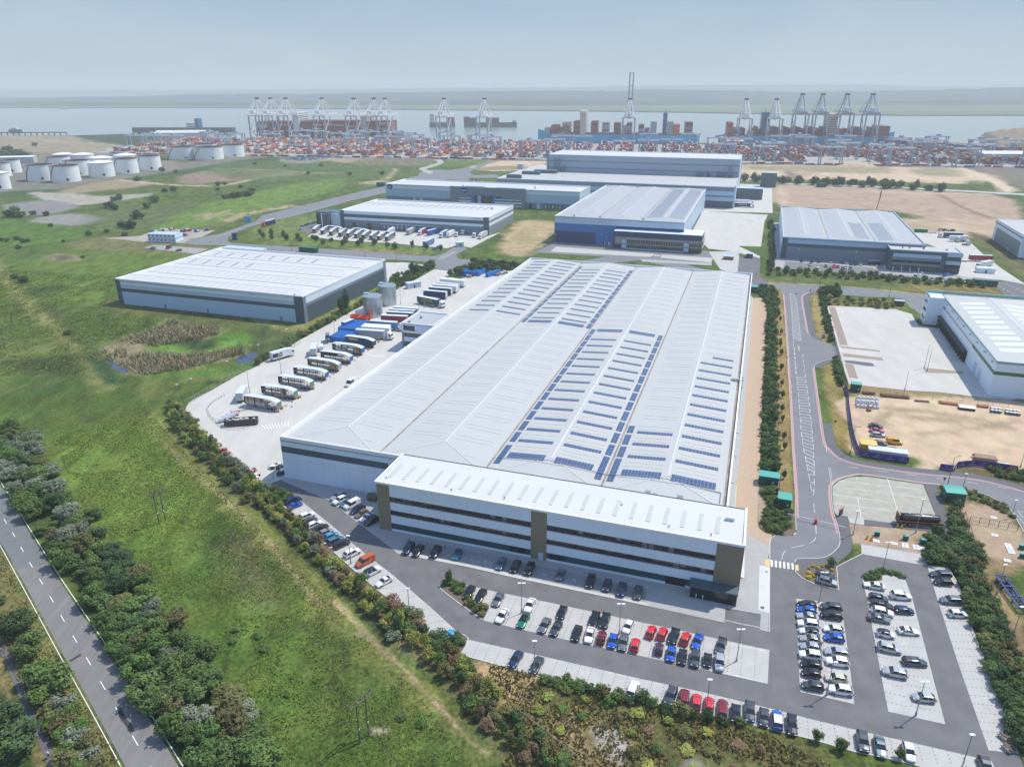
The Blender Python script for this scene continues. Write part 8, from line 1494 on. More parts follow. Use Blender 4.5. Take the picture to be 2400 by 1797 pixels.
# cranes
K_st=mat('crane_steel',(.30,.36,.42),.6,var=.05,scale=.2,world=False);K_wh=flat('crane_white',(.66,.68,.70),.5)
def qcrane(o,boomup=False,H=84,w=.0,dark=False):
    st,wh=K_st,(K_st if dark else K_wh);T=H-34
    for x in (-12,12):
        for y in (0,30):q=MB();q.bar((x,y,1),(x,y,T),2.4);q.build('leg',st,o)
    for y in (0,30):q=MB();q.bar((-12,y,4),(12,y,4),2);q.bar((-12,y,T),(12,y,T),2);q.build('cross_beam',wh,o)
    for x in (-12,12):q=MB();q.bar((x,0,18),(x,30,18),1.8);q.bar((x,0,T),(x,30,T),2);q.bar((x,0,18),(x,30,T-2),1.1);q.bar((x,15,18),(x,0,2),1.0);q.bar((x,15,18),(x,30,2),1.0);q.build('side_brace',wh,o)
    for x in (-3.5,3.5):
        q=MB();q.bar((x,-26,T+3),(x,32,T+3),1.6,0,2.4);q.bar((x,32,T+3),((x,92,T+3)if not boomup else (x,42,H+49)),1.6,0,2.4);q.build('boom',wh if not boomup else st,o)
    q=MB();[q.bar((-3.5,y,T+3),(3.5,y,T+3),1)for y in (-26,0,20)];
    for t in (0,.35,.7,1):(q.bar((-3.5,32+60*t,T+3),(3.5,32+60*t,T+3),1.2)if not boomup else q.bar((-3.5,32+10*t,T+3+(H+46-T)*t),(3.5,32+10*t,T+3+(H+46-T)*t),1.3))
    q.build('boom_tie',wh,o)
    for x in (-1,1):q=MB();q.bar((x*10,30,T),(x*2,24,H),1.7);q.bar((x*10,0,T),(x*2,24,H),1.2);q.build('apex_frame',st if dark else wh,o)
    q=MB();q.box(-4,22,H-1,4,27,H+2);q.build('apex_platform',flat('crane_dark',(.05,.06,.08),.6),o)
    for x in (-3,3):
        q=MB();q.bar((x*.7,24,H),(x,-24,T+4),.7)
        if not boomup:q.bar((x*.7,24,H),(x,60,T+4),.6);q.bar((x*.7,24,H),(x,88,T+4),.6)
        q.build('stay',wh,o)
    q=MB();q.box(-5,-8,T+5,5,10,T+11);q.build('machinery_house',K_wh,o);q=MB();q.box(-2,20,T-3,2,25,T);q.build('cab',K_wh,o)
    for x in (-12,12):
        for y in (0,30):q=MB();q.box(x-4.5,y-1,0,x+4.5,y+1,1.8);q.build('bogie',flat('crane_dark',(.05,.06,.08),.6),o)
def ground_of(px,t=12):      # quay rail point seen at this photo column
    for k in range(4000):
        s=-100+k*.5;x,y=pg(s,t);d=Vector((x,y,-CAMH));u=1200+FPX*(x*_ri[0]+y*_ri[1]-CAMH*_ri[2])/(x*_f[0]+y*_f[1]-CAMH*_f[2])
        if u>=px:return x,y
    return x,y
Cs=[(601,0),(632,0),(668,0),(752,0),(826,0),(873,0),(898,0),(1036,0),(1130,0),(1470,1),(1741,0),(1811,0),(1870,2),(1917,2),(1974,2),(2034,2)];base={}
for i,(px,k)in enumerate(Cs):
    x,y=ground_of(px)
    if k not in base:o=empty('quay_crane',0,0,0);qcrane(o,k==1,84 if k<2 else 93,dark=k==2);base[k]=o;KIDS[o.name]=children(o)
    else:o=copy_tree(base[k])
    o.location=(x,y,0);o.rotation_euler=(0,0,PA);desc='with its boom raised upright, tallest thing in the port' if k==1 else '%s, %s from the left' %('with pale lowered boom' if k==0 else 'taller dark one at the right berth',ORD[i if k==0 and i<9 else i-9 if k==0 else i-12])
    if k==0 and i>9:desc='pale, %s of two left of the darker four' %('first' if i==10 else 'second')
    tag(o,'ship to shore quay crane '+desc,'crane','quay cranes')
def gantry(o,H=24,W_=30):
    for x in (-W_/2,W_/2):
        for y in (-7,7):q=MB();q.bar((x,y*1.1,0),(x,y*.7,H),1.5);q.build('leg',K_st,o)
        [(MB().bar((x,-a,z),(x,a,z),1.6)).build('end_beam',K_st,o)for a,z in ((8,1),(5,H))]
    for y in (-4,4):q=MB();q.bar((-W_/2-3,y,H+1),(W_/2+3,y,H+1),1.4,0,2.2);q.build('girder',K_wh,o)
    q=MB();q.box(-3,-3.5,H+2,3,3.5,H+5);q.build('trolley',K_st,o)
gb=None
gsp=[(b*39+12,70+random.random()*265)for b in range(41)for _ in range(2)if random.random()<.85]+[(s,372)for s in (1120,1215,1310,1400,1490)]
for i,(s,t)in enumerate(gsp):
    x,y=pg(s,t)
    if gb is None:gb=empty('stacking_crane',0,0,0);gantry(gb);KIDS[gb.name]=children(gb);o=gb
    else:o=copy_tree(gb)
    o.location=(x,y,0);o.rotation_euler=(0,0,PA);tag(o,'grey gantry crane straddling a block of stacked containers','gantry crane','yard gantry cranes')
# ships
def ship(pxa,pxb,hull,label,beam=56,deck=17,bowright=True,off=42,bow=8):
    a=ground_of(pxa,-off);b_=ground_of(pxb,-off);L_=math.dist(a,b_);o=empty('container_ship',(a[0]+b_[0])/2,(a[1]+b_[1])/2,0,PA+(0 if bowright else math.pi),label,'ship');h=L_/2;q=MB();secs=[]
    for x,w,z in ((-h,.82,deck),(-h+10,.96,deck),(-h+30,1,deck),(h-80,1,deck),(h-45,.9,deck+1),(h-18,.5,deck+bow*.6),(h+4,.03,deck+bow)):W2=beam/2*w;secs.append([(x-(0 if x<h-20 else 9),-W2*.8,-8),(x,-W2,2),(x,-W2,z),(x,W2,z),(x,W2,2),(x-(0 if x<h-20 else 9),W2*.8,-8)])
    q.loft(secs,closed=True,m=0);q.build('hull',hull,o);q=MB();q.box(-h+4,-beam/2+.4,deck,h-46,beam/2-.4,deck+1.2);q.build('deck',CC[6],o);return o,h
def stack(o,h,x0,x1,nz,cols,beam,deck,label):
    q=MB();nb=max(1,int((x1-x0)/13));wd=(x1-x0)/nb
    for i in range(nb):
        for j in range(int(beam/2.6)-1):
            for k in range(max(1,nz-random.choice((0,0,0,1)))):q.box(x0+i*wd+.3,-beam/2+1.4+j*2.6,deck+1.3+k*2.62,x0+(i+1)*wd-.3,-beam/2+3.9+j*2.6,deck+3.85+k*2.62,random.choice(cols))
    m=q.build('container_stack',CC);c,s=math.cos(o.rotation_euler[2]),math.sin(o.rotation_euler[2]);m.location=(o.location[0],o.location[1],0);m.rotation_euler=(0,0,o.rotation_euler[2]);tag(m,label,'container stack','container stacks on the ships')
def tower(o,x,l_,w,z0,z1,m,wing=True,nm='bridge',fz=0):
    q=MB();q.box(x-l_/2,-w/2,z0,x+l_/2,w/2,z1);(q.box(x-l_/2-1,-w/2-8,z1-6,x+l_/2,w/2+8,z1-3)if wing else None);q.bar((x,0,z1),(x,0,z1+7),.8);
    for k in range(int((z1-z0)/4)):q.box(x-l_/2-.15,-w/2+2,z0+2+k*4,x-l_/2-.02,w/2-2,z0+3.3+k*4,1);q.box(x-l_/2+1,-w/2-.15,z0+2+k*4,x+l_/2-1,-w/2-.02,z0+3.2+k*4,1)
    q.build(nm,[m,G_win],o)
M_hb=flat('hull_light_blue',(.03,.38,.62),.5);M_hd=flat('hull_dark',(.06,.055,.075),.6);M_be=flat('ship_cream',(.58,.50,.38),.6)
o,h=ship(612,938,M_hd,'fully loaded dark container ship at the left berth behind the row of pale cranes',56,15,False)
for i in range(12):
    x0=-h+14+i*25.5
    if i in (2,8):continue
    stack(o,h,x0,x0+24,9 if i<9 else 8,[6,6,1,1,0,10,6],56,15,'tall dark red container stack on the left ship, %s from its stern' % ORD[i])
tower(o,-h+72,14,50,15,50,M_be,False,'funnel');tower(o,-h+226,14,54,15,56,K_wh)
o,h=ship(1265,1632,M_hb,'light blue hulled container ship in the centre with widely spaced container stacks',58,17,False)
S11x=lambda px:h-(px-90)/2030*(2*h)
for i,(a,b_,z,cs)in enumerate(((170,245,4,[1,4]),(250,345,6,[1,6]),(345,398,4,[1,6]),(400,492,8,[4,1]),(545,630,9,[1,1,6]),(768,852,9,[1,6,1]),(912,998,8,[6,4,4]),(1062,1145,8,[1,6]),(1160,1215,6,[4]),(1222,1292,8,[4,6]),(1372,1446,7,[4,6]),(1450,1515,4,[6]),(1522,1602,9,[4]),(1735,1812,9,[4]),(1815,1890,7,[2,0]),(1955,2048,9,[4,6]))):stack(o,h,S11x(b_),S11x(a),z,cs,58,17,'container stack on the central light blue ship, %s from the left' % ORD[i])
tower(o,S11x(665),12,50,17,62,M_be);tower(o,S11x(1702),8,18,17,58,flat('funnel_blue',(.02,.10,.22),.5),False,'funnel')
o,h=ship(1694,2086,M_hb,'light blue hulled container ship at the right berth, almost empty of containers',58,17,True,bow=9)
S10x=lambda px:-h+(px+30)/2180*(2*h)
for i,(a,b_,z,cs)in enumerate(((0,66,9,[0,2,1]),(70,130,5,[4,6]),(190,230,5,[6]),(300,365,3,[10,4]),(1920,2060,7,[6,1]))):stack(o,h,S10x(a),S10x(b_),z,cs,58,17,'container stack on the right light blue ship, %s from the left' % ORD[i])
for px in (350,385,430,560,600,640,685,720,765,800,840,880,925,985,1030,1070,1110,1160,1200,1250,1290,1480,1560,1650,1700,1810,1870):q=MB();x=S10x(px);q.box(x-1.2,-28,18,x+1.2,28,28+random.choice((0,3,6)));q.build('lashing_bridge',CC[6],o)
tower(o,S10x(1345),16,50,17,58,M_be);tower(o,S10x(490),13,26,17,60,MATS['funnel_blue'],False,'funnel')
def small_ship(r_,xa,xb,y,hull,label,th,towers,deck=7,beam=18,stacks=()):
    a,b_=g(r_,xa,y),g(r_,xb,y);L_=math.dist(a,b_);o=empty('ship',(a[0]+b_[0])/2,(a[1]+b_[1])/2+20,0,heading(a,b_),label,'ship');h=L_/2;q=MB();q.loft([[(x,-beam/2*w,-5),(x,-beam/2*w,deck),(x,beam/2*w,deck),(x,beam/2*w,-5)]for x,w in ((-h,.3),(-h+L_*.12,.95),(h-L_*.06,1),(h,.8))],closed=True);q.build('hull',hull,o)
    for t,l_,z,m in towers:tower(o,-h+L_*t,l_,beam*.8,deck,z,m,False,'superstructure')
    for t0,t1,z in stacks:q=MB();q.box(-h+L_*t0,-beam/2+1,deck,-h+L_*t1,beam/2-1,deck+z);q.build('cargo',CC[6],o)
small_ship('R1',1120,2000,487,M_hd,'long dark tanker at the jetty with a white superstructure',20,((.60,22,24,K_wh),(.66,8,34,MATS['funnel_blue'])),12,32);small_ship('R1',35,142,474,M_hd,'small dark tug on the river at the far left',10,((.55,14,9,K_wh),),4,12)
small_ship('R3',20,240,540,M_hd,'small feeder ship with a white stern tower between the cranes',20,((.12,14,34,K_wh),),10,24,((.7,.98,14),));small_ship('R3',320,780,540,M_hd,'dark feeder ship with a few maroon stacks right of the small one',20,((.95,10,16,K_st),),10,26,((.0,.1,16),(.1,.24,13),(.42,.52,13),(.53,.66,13)))
a,b_=g('R1',-100,500),g('R1',565,497);o=empty('jetty',a[0],a[1],-3,heading(a,b_),'long dark piled jetty in the river at the far left','jetty');lg=math.dist(a,b_);q=MB();q.box(0,0,6,lg,8,8);q.build('deck',M_hd,o);q=MB();[q.box(x,2,-4,x+2,4,6)for x in np.arange(0,lg,14)];q.build('pile',M_hd,o)['kind']='stuff'
# ================================================================ TREES, SHRUBS AND GRASS
def lmat(n,c,v=.35):return mat('leaf_'+n,c,.75,var=v,scale=.55,spec=.15,world=True,rnd=.22,detail=3)
LM=dict(g=lmat('green',(.095,.150,.045)),d=lmat('dark',(.060,.105,.042)),s=lmat('silver',(.175,.205,.140)),y=lmat('yellow_green',(.27,.30,.07)),o=lmat('olive',(.150,.150,.055)),b=lmat('brown',(.20,.14,.08)),m=lmat('mid',(.105,.175,.045)),f=lmat('flower',(.62,.48,.02)))
M_bark=mat('bark',(.09,.07,.05),.9,var=.3,scale=3,world=False)
CR={}
def crown(seed,n,leaf,tall=1.0):
    rs=np.random.RandomState(seed);nc_=26;cc=[]
    while len(cc)<nc_:
        p=rs.uniform(-1,1,3);r=np.linalg.norm(p)
        if r<1 and r>.35:cc.append(p*np.array([1,1,tall])*.78)
    cc=np.array(cc);rad_=rs.uniform(.22,.46,nc_);k=rs.randint(0,nc_,n);d=rs.normal(size=(n,3));d /= np.linalg.norm(d,axis=1)[:,None];c=cc[k]+d*rad_[k][:,None]*(rs.uniform(.55,1.05,n)**.5)[:,None]
    nrm=d+rs.normal(size=(n,3))*.55+np.array([0,0,.35]);nrm /= np.linalg.norm(nrm,axis=1)[:,None];t=np.cross(nrm,rs.normal(size=(n,3)));t /= np.linalg.norm(t,axis=1)[:,None];b_=np.cross(nrm,t);sz=leaf*rs.uniform(.6,1.3,n)[:,None]
    v=np.stack([c-t*sz-b_*sz*.6,c+t*sz-b_*sz*.6,c+t*sz+b_*sz*.6,c-t*sz+b_*sz*.6],1).reshape(-1,3);v[:,2]=np.maximum(v[:,2],-tall*.98);return v
def quadmesh(name,v,m):
    n=len(v)//4;me=bpy.data.meshes.new(name);me.vertices.add(len(v));me.vertices.foreach_set('co',v.astype(np.float32).ravel());me.loops.add(4*n);me.loops.foreach_set('vertex_index',np.arange(4*n,dtype=np.int32));me.polygons.add(n);me.polygons.foreach_set('loop_start',np.arange(0,4*n,4,dtype=np.int32));me.polygons.foreach_set('loop_total',np.full(n,4,np.int32));me.update(calc_edges=True);me.materials.append(m);return me
def crown_mesh(mk_,var,n=1500,leaf=.075,tall=1.0):
    k=(mk_,var,n,tall)
    if k not in CR:CR[k]=quadmesh('foliage',crown(var*7+3,n,leaf,tall),LM[mk_])
    return CR[k]
tb=MB();tb.bar((0,0,0),(.03,.02,.55),.09);tb.bar((.02,.02,.5),(.3,.12,.95),.05);tb.bar((.02,.02,.5),(-.28,.1,.9),.05);tb.bar((.02,.02,.45),(.05,-.3,.9),.045);tb.bar((.03,.02,.55),(.0,.0,1.1),.05);TRK=tb.mesh('trunk',M_bark)
def plant(x,y,r,h,mk_,name,label,cat,group=None,trunk=True,n=1500,z=0,leaf=None):
    o=empty(name,x,y,z,random.random()*6.28,label,cat,group);lo=h*.12 if trunk else 0;c=place('crown',crown_mesh(mk_,random.randrange(3),n,leaf or .075),o,(0,0,lo+(h-lo)/2));c.scale=(r*random.uniform(.88,1.12),r*random.uniform(.88,1.12),(h-lo)/2)
    if trunk:t=place('trunk',TRK,o);t.scale=(h*.5,h*.5,h*.72)
    return o
def inside(poly,x,y):
    c=False;n=len(poly)
    for i in range(n):
        x0,y0=poly[i];x1,y1=poly[(i+1)% n]
        if (y0>y)!=(y1>y)and x<(x1-x0)*(y-y0)/(y1-y0)+x0:c=not c
    return c
def fill(r_,pts,gap,rr,hr,mats_,name,label,cat,group,trunk=True,n=1500,mx=400,z=0,leaf=None):
    P_=gl(r_,pts);xs=[p[0]for p in P_];ys=[p[1]for p in P_];got=[];tries=0
    while len(got)<mx and tries<6000:
        tries+=1;x,y=random.uniform(min(xs),max(xs)),random.uniform(min(ys),max(ys))
        if inside(P_,x,y)and all((x-a)**2+(y-b2)**2>gap*gap for a,b2 in got):got.append((x,y));plant(x,y,random.uniform(*rr),random.uniform(*hr),random.choice(mats_),name,label,cat,group,trunk,n,z,leaf)
    return got
fill('Q8',[(0,40),(130,10),(230,190),(300,340),(430,430),(520,560),(660,690),(740,850),(880,980),(980,1120),(1130,1290),(1230,1450),(1320,1656),(900,1656),(770,1430),(610,1170),(440,870),(290,670),(150,450),(0,180)],3.3,(2.3,3.7),(3,5.6),'ggdmmssgo','hedgerow_tree','leafy hedgerow tree between the main road and the meadow','tree','hedgerow trees along the main road',n=2600,leaf=.062)
for x,y,r,k in ((90,1000,3.6,'d'),(148,1110,3.4,'g'),(262,1290,3.8,'g'),(190,1235,3,'m'),(215,1330,2.8,'m'),(20,1470,3.4,'d'),(90,1600,4.4,'d'),(10,1640,4,'g'),(-40,980,3,'g'),(8,860,1.6,'g')):p=g('Q8',x,y);plant(p[0],p[1],r,r*1.5,k,'verge_tree','round bushy tree on the strip between the cycle path and the main road','tree','trees by the cycle path',n=2600,leaf=.062)
fill('Q8',[(235,1370),(300,1340),(400,1440),(470,1620),(480,1680),(340,1680),(280,1520)],2.2,(1.6,2.4),(2,3),'smo','clipped_shrub','pale dense shrub in the thick clump right of the cycle path','shrub','pale shrubs by the cycle path',False)
HG='young trees in the belt beside the car park'
fill('Q6',[(0,200),(70,175),(240,350),(430,530),(650,750),(850,930),(1050,1120),(1240,1290),(1400,1450),(1190,1475),(1010,1300),(810,1090),(600,880),(400,690),(180,450),(0,280)],2.15,(1.0,1.9),(1.8,3.4),'yyymsoob','young_tree','yellow green young tree in the belt left of the car park','tree',HG,n=1300)
fill('S3',[(690,40),(880,20),(1150,230),(1330,400),(1540,600),(1740,830),(1877,930),(1877,1140),(1500,840),(1200,560),(900,300)],2.3,(1.1,2.2),(2.2,4.2),'yymgobod','young_tree','young tree or bush in the belt below the blue coupe','tree',HG,n=1300)
fill('Q2',[(0,690),(90,740),(250,930),(470,1140),(690,1340),(900,1560),(960,1656),(760,1656),(400,1330),(150,1060),(0,900)],2.2,(1.1,2.0),(2.0,4.0),'ymggos','young_tree','young tree in the belt below the lorry yard','tree',HG,n=1300)
fill('T1',[(115,1055),(250,1070),(470,1110),(360,1210),(250,1230)],1.6,(1.1,1.7),(1.4,2.4),'gmgo','shrub','dark green shrub at the head of the hedge side bays','shrub','shrubs at the car park head',False)
HB='bushes along the far side of the lorry yard'
fill('R7',[(440,1100),(640,1000),(860,870),(1130,715),(1180,735),(880,900),(600,1045),(330,1190),(0,1400),(0,1370)],4.0,(1.8,3.0),(2.0,4.2),'gmmdo','bush','green bush in the belt between the pale warehouse and the lorry yard','bush',HB,n=900,leaf=.1)
for x,y,h in ((745,960,11),(785,930,13),(1385,610,8),(1350,600,8)):p=g('R7',x,y);plant(p[0],p[1],2.0,h,'d','poplar','tall narrow dark tree in the yard belt, %s' %('nearest' if x<760 else 'second' if x<800 else 'far right' if x>1370 else 'far left'),'tree','tall narrow trees')
fill('R7',[(1140,700),(1220,620),(1440,560),(1520,510),(1530,545),(1380,640),(1190,745)],3.6,(1.8,2.8),(2.5,4.5),'gmd','bush','green bush between the two light yards','bush',HB,n=900,leaf=.1);fill('R7',[(1650,620),(1850,535),(1900,510),(2212,535),(2300,560),(2000,575),(1700,625)],4.2,(2,3.4),(3,6),'gdd','bush','dark bush at the far end of the lorry yard','bush',HB,n=900,leaf=.1)
HP='shrubs in the planted strip by the garden path'
fill('T4',[(1480,640),(1700,630),(1770,700),(1765,1000),(1762,1656),(1620,1656),(1640,1250),(1650,900)],2.6,(1.3,2.1),(1.8,3.4),'gggmd','shrub','green shrub in the long strip right of the garden path, far half','shrub',HP,False,n=1100,leaf=.09);fill('T6',[(1625,0),(1765,0),(1768,1370),(1590,1370),(1590,1000),(1605,500)],2.0,(1.1,1.8),(1.6,3.0),'gggmd','shrub','green shrub in the long strip right of the garden path, near half','shrub',HP,False,n=1100,leaf=.09)
fill('T2',[(1580,30),(1740,30),(1740,150),(1790,320),(1960,330),(1990,420),(1900,590),(1700,610),(1570,500),(1640,260)],1.7,(.9,1.5),(1.0,1.9),'gggmo','shrub','low shrub in the rounded bed before the barrier','shrub','shrubs in the rounded bed',False)
HE='dense evergreen shrubs along the right side of the car park'
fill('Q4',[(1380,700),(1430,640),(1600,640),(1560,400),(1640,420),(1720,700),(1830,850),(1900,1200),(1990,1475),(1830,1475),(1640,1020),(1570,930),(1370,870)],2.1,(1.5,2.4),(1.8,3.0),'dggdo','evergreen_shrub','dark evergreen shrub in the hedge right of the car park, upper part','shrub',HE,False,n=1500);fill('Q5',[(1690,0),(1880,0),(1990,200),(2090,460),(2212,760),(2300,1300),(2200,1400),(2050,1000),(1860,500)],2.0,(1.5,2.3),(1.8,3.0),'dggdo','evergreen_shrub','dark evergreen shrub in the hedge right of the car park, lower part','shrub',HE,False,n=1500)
HS='scrub bushes below the lowest bays'
fill('S2',[(690,318),(760,310),(1150,400),(1200,430),(1140,470),(800,380),(680,340)],1.6,(1.1,1.6),(1.2,1.9),'gdm','scrub_bush','dark green bush along the kerb of the lowest bays, left part','bush',HS,False);fill('S2',[(1180,450),(1480,500),(1800,580),(2130,650),(2400,720),(2212,760),(1900,660),(1500,570),(1200,500)],1.9,(1.0,1.9),(1.2,2.6),'gdmo','scrub_bush','dark green bush along the kerb of the lowest bays, right part','bush',HS,False)
fill('S2',[(500,600),(700,400),(900,420),(1300,560),(1800,700),(2500,900),(3100,1100),(3000,1200),(1450,1080),(1300,780),(1000,700),(860,800),(600,640)],3.4,(.8,1.6),(.5,1.3),'ooybbomy','scrub_bush','olive or tan scrub bush on the rough slope at the bottom','bush',HS,False,mx=95)
fill('S2',[(-100,250),(120,330),(300,500),(450,640),(700,860),(900,1060),(560,1060),(250,760),(0,500)],2.2,(1.0,2.0),(1.4,3.2),'ygodbbm','scrub_bush','mixed scrub bush in the belt left of the thin fence','bush',HS,mx=70)
for r_,ps,k,sz in (('Q6',[(1640,990),(1690,985),(1740,1000),(1790,1010),(1720,1030),(1760,1060),(1840,1120),(1880,1180),(1930,1200),(1970,1200),(1900,1230),(1950,1260),(1830,1160)],'mmmmmmgggoooo',1.0),('Q4',[(850,1010),(900,985),(950,965),(1000,962),(1060,970),(1110,982),(900,1020),(950,1010),(1150,1000)],'ggmgmggmg',.9),('Q4',[(355,935),(390,915),(430,930),(470,915),(510,910),(550,950),(400,1000),(355,975),(350,1015)],'fffffffff',.55),('S3',[(1400,440),(1440,480),(1500,420),(1540,460),(1480,500),(1540,380),(1600,455),(1420,500),(1560,420),(1600,600),(1650,650),(1690,700),(1710,740)],'dddddddddgggg',1.0)):
    for i,(x,y)in enumerate(ps):p=g(r_,x,y);plant(p[0],p[1],sz*random.uniform(.9,1.25),sz*random.uniform(1.0,1.4),k[i],'bed_shrub',{'f':'bright yellow flowering shrub beside the zebra crossing island','m':'bright green rounded shrub in a car park bed','g':'green shrub in a car park bed','o':'brownish shrub at the tip of the central bed','d':'dark dome shrub beside the light blue coupe'}[k[i]],'shrub','shrubs in the car park beds',False,z=.08)
for (r_,x,y,r,h,k,lb)in (('Q6',1665,990,.9,4.2,'g','slender young tree standing in the bright green bed'),('Q4',545,905,1.3,2.6,'g','dark green bush behind the yellow flowers'),('Q4',1432,640,1.2,3.4,'g','small tree at the corner of the lorry park footway'),('Q5',420,1250,1.0,2.8,'g','sapling at the kerb below the lowest bays, left'),('Q5',625,1330,1.3,2.8,'g','bushy sapling at the kerb below the lowest bays, middle'),('Q5',1130,1400,1.0,2.4,'g','sapling at the kerb below the lowest bays, right')):p=g(r_,x,y);plant(p[0],p[1],r,h,k,'small_tree',lb,'tree')
for r_,ps in (('Q1',[(95,870),(92,960),(103,1010),(112,1120),(106,1200),(115,1300),(112,1430)]),('Q3',[(105,120),(112,190),(115,320),(118,460),(125,560),(120,680),(122,770),(135,920),(140,1010),(135,1260)])):
    for x,y in ps:p=g(r_,x,y);plant(p[0],p[1],.8,3.2,'g','sapling','slender sapling on the dry verge left of the access road','tree','saplings on the access road verge',n=500,leaf=.12)
for r_,pts,gap,rr,hr,mk_,mx in (('Q1',[(440,760),(600,735),(610,790),(470,800)],3,(1.8,2.6),(3,5),'dg',14),('Q1',[(440,800),(490,800),(560,1180),(520,1190),(470,950)],2.4,(1.2,1.8),(1.8,3),'ggd',40),('Q3',[(565,240),(600,240),(640,460),(600,450)],2.2,(1.2,1.7),(1.6,2.8),'gd',16),('Q1',[(500,800),(1100,830),(1095,905),(520,865)],4,(1.2,2.2),(1.2,2.4),'ooym',34),('Q1',[(0,565),(800,600),(1400,660),(1900,690),(1900,730),(1000,660),(0,610)],5,(1.6,2.8),(2,4.5),'ggdmo',60),('Q1',[(0,150),(50,150),(60,540),(0,560)],3.4,(1.6,2.2),(2.5,4),'dg',30),('Q3',[(1900,1170),(2212,1210),(2212,1290),(2000,1240)],1.8,(1.0,1.7),(1.2,2.2),'gdo',24),('Q4',[(1470,215),(1790,275),(2060,400),(2120,490),(1900,370),(1600,300)],1.8,(.8,1.3),(.7,1.3),'ogg',50),('Q4',[(1720,690),(1850,740),(1880,920),(1780,940)],2.4,(1.0,1.8),(1.4,2.6),'mgo',12),('R4',[(890,892),(1140,905),(2212,945),(2600,985),(2600,995),(1700,945),(900,905)],12,(4,7),(6,11),'dg',40),('R7',[(30,250),(900,330),(1640,390),(1600,405),(800,360),(50,300)],9,(1.6,3),(3,6),'gd',22)):
    fill(r_,pts,gap,rr,hr,mk_,'verge_shrub','shrub on the planted verges around the far plots','shrub','shrubs on the estate verges',False,n=900,mx=mx,leaf=.1)
for r_,ps in (('R6',[(770,262,5),(150,305,4),(60,320,4),(200,325,4),(245,318,3.5),(15,315,4),(720,462,3),(545,325,3),(925,240,4),(590,1120,3),(125,640,4),(200,670,5),(1080,268,4),(160,380,3.5),(130,100,12),(80,105,9),(180,108,8),(290,90,6),(400,95,6),(440,190,4),(950,30,9),(1000,45,7),(1275,30,8),(1190,120,10),(1130,205,9),(1060,195,7)]),('R1',[(1030,1065,8),(985,1075,7),(1335,1085,9),(1190,900,8),(1400,820,8),(1520,830,6),(300,600,10),(150,690,18),(80,660,18),(30,700,18),(210,705,14),(2010,1045,6),(2050,1040,6),(2110,1030,6),(2170,1020,7),(1950,1055,6),(2080,960,5),(1880,985,5),(1420,1000,7),(1500,985,7)]),('R2',[(100,1055,7),(180,1045,8),(220,1040,8),(300,1030,9),(330,1010,9),(665,600,10),(700,630,7),(800,620,7),(1460,845,6),(820,840,5),(930,775,5),(360,760,5),(620,780,5),(1180,850,6),(40,940,6),(100,935,5),(2100,700,6)])):
    for x,y,r in ps:p=g(r_,x,y);plant(p[0],p[1],r*.62,r*.8,random.choice('dgg'),'marsh_bush','dark rounded bush standing in the open marsh beyond','bush','bushes in the marsh',False,n=900,leaf=.1)
for x,y,r in ((2150,200,0),):pass
for r_,x,y in (('Q8',1255,1020),('Q8',1290,1090),('Q8',1135,1050),('Q8',1150,990),('Q8',1400,1300),('S3',1210,1240),('S3',1000,1180)):p=g(r_,x,y);plant(p[0],p[1],1.2,.9,'m','meadow_bush','small low bush in the near meadow','bush','small bushes in the meadow',False)
# rough grass: leaning blades and tussocks over the near meadow, one object
def tufts(name,r_,pts,dens,sz,hgt,m):
    P_=np.array(gl(r_,pts));x0,y0=P_.min(0);x1,y1=P_.max(0);n=int((x1-x0)*(y1-y0)*dens);X=rng.uniform(x0,x1,n);Y=rng.uniform(y0,y1,n);k=sdist(P_,X,Y)<0;X,Y=X[k],Y[k];cl=vnoise(X,Y,1/6.,41)*vnoise(X,Y,1/22.,42);k=cl>np.quantile(cl,.2);X,Y=X[k],Y[k];n=len(X)
    a=rng.uniform(0,2*np.pi,n);w=sz*rng.uniform(.5,1.4,n);h=hgt*rng.uniform(.4,1.5,n);le=rng.uniform(.3,1.1,n)*h;la=rng.uniform(0,2*np.pi,n);dx,dy=np.cos(a)*w,np.sin(a)*w;tx,ty=X+np.cos(la)*le,Y+np.sin(la)*le;Z=np.zeros(n)
    v=np.stack([np.stack([X-dx,Y-dy,Z],1),np.stack([X+dx,Y+dy,Z],1),np.stack([tx+dx*.5,ty+dy*.5,h],1),np.stack([tx-dx*.5,ty-dy*.5,h],1)],1).reshape(-1,3);o=place(name,quadmesh(name,v,m));o['kind']='stuff'
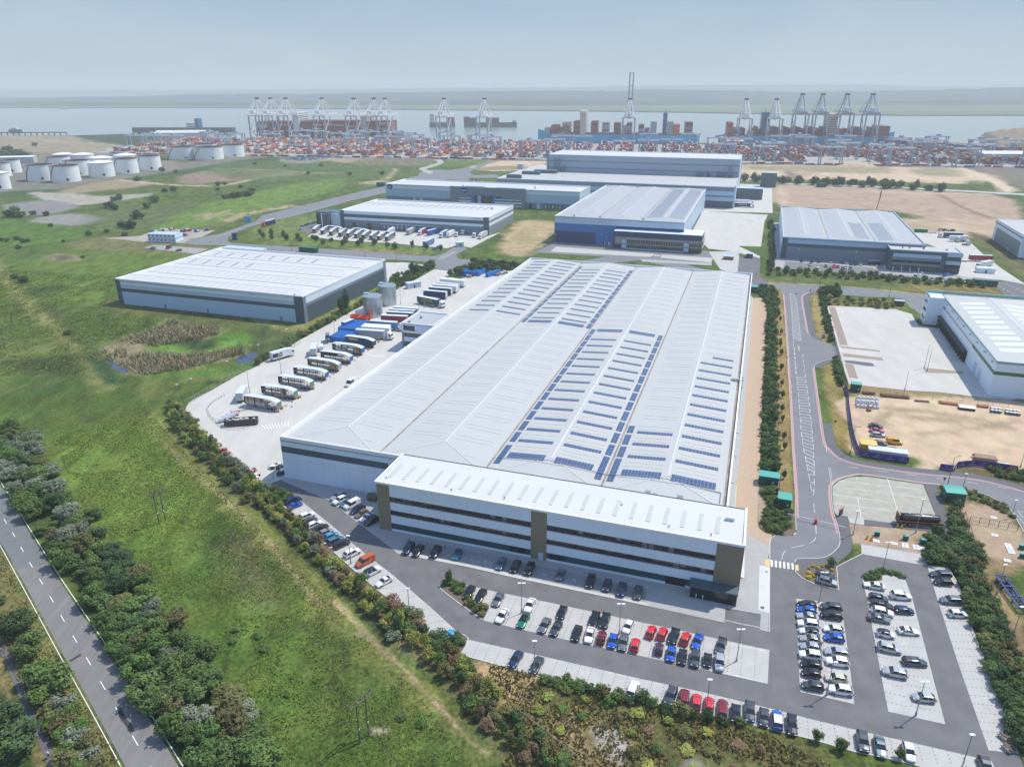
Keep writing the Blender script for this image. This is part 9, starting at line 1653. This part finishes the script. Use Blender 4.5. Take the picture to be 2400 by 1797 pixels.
gm1=mat('tussock',(.135,.205,.045),.9,var=.45,scale=.25,spec=.1,tint=(1.25,1,.8),detail=6);gm2=mat('dry_tussock',(.25,.22,.09),.9,var=.5,scale=.4,spec=.1,tint=(1.1,1,.8),detail=6)
MEAD=[(250,60),(700,-100),(1000,230),(1454,690),(2000,1250),(2300,1656),(1340,1656),(1130,1300),(880,990),(700,700),(560,570),(420,420)]
tufts('meadow_grass','Q8',MEAD,9,.16,.16,gm1)
tufts('meadow_grass','R6',[(0,560),(1000,620),(900,900),(1400,1000),(1200,1200),(900,1300),(700,1475),(0,1475),(-300,1100)],2.2,.26,.22,gm1)
tufts('reeds','R6',[(870,1250),(1000,1180),(1300,1105),(1480,1012),(1880,1062),(1900,1120),(1500,1200),(1240,1240),(1260,1300),(1800,1300),(2090,1235),(2110,1290),(1600,1420),(1250,1475),(960,1350)],5,.18,1.7,mat('reed',(.33,.29,.17),.9,var=.4,scale=.3,spec=.1))
tufts('rough_grass','S2',[(150,175),(700,300),(1400,460),(2500,760),(3100,1050),(3100,1250),(300,1250),(470,600),(240,370)],9,.22,.4,gm2);tufts('verge_grass','Q8',[(-80,500),(0,600),(300,1150),(590,1656),(300,1656),(0,1080)],8,.16,.3,gm2);tufts('belt_grass','Q6',[(0,170),(240,330),(760,870),(1500,1475),(1150,1475),(600,880),(0,290)],8,.16,.4,gm2)
# ================================================================ HAZE
hz=MB();hz.box(-13500,-400,-8.5,13500,14600,141);ho=hz.build('haze',None)if False else None
hm_=bpy.data.materials.new('haze_air');hm_.use_nodes=True;n=hm_.node_tree.nodes;n.clear()
pv=n.new('ShaderNodeVolumePrincipled');out=n.new('ShaderNodeOutputMaterial');hm_.node_tree.links.new(pv.outputs[0],out.inputs['Volume'])
pv.inputs['Color'].default_value=(.82,.87,.90,1);pv.inputs['Density'].default_value=HAZE;pv.inputs['Anisotropy'].default_value=.0
ho=hz.build('haze',hm_);ho['kind']='stuff'
scene.cycles.volume_bounces=1;scene.cycles.max_bounces=6;scene.cycles.diffuse_bounces=3;scene.cycles.transparent_max_bounces=12
scene.cycles.use_denoising=True
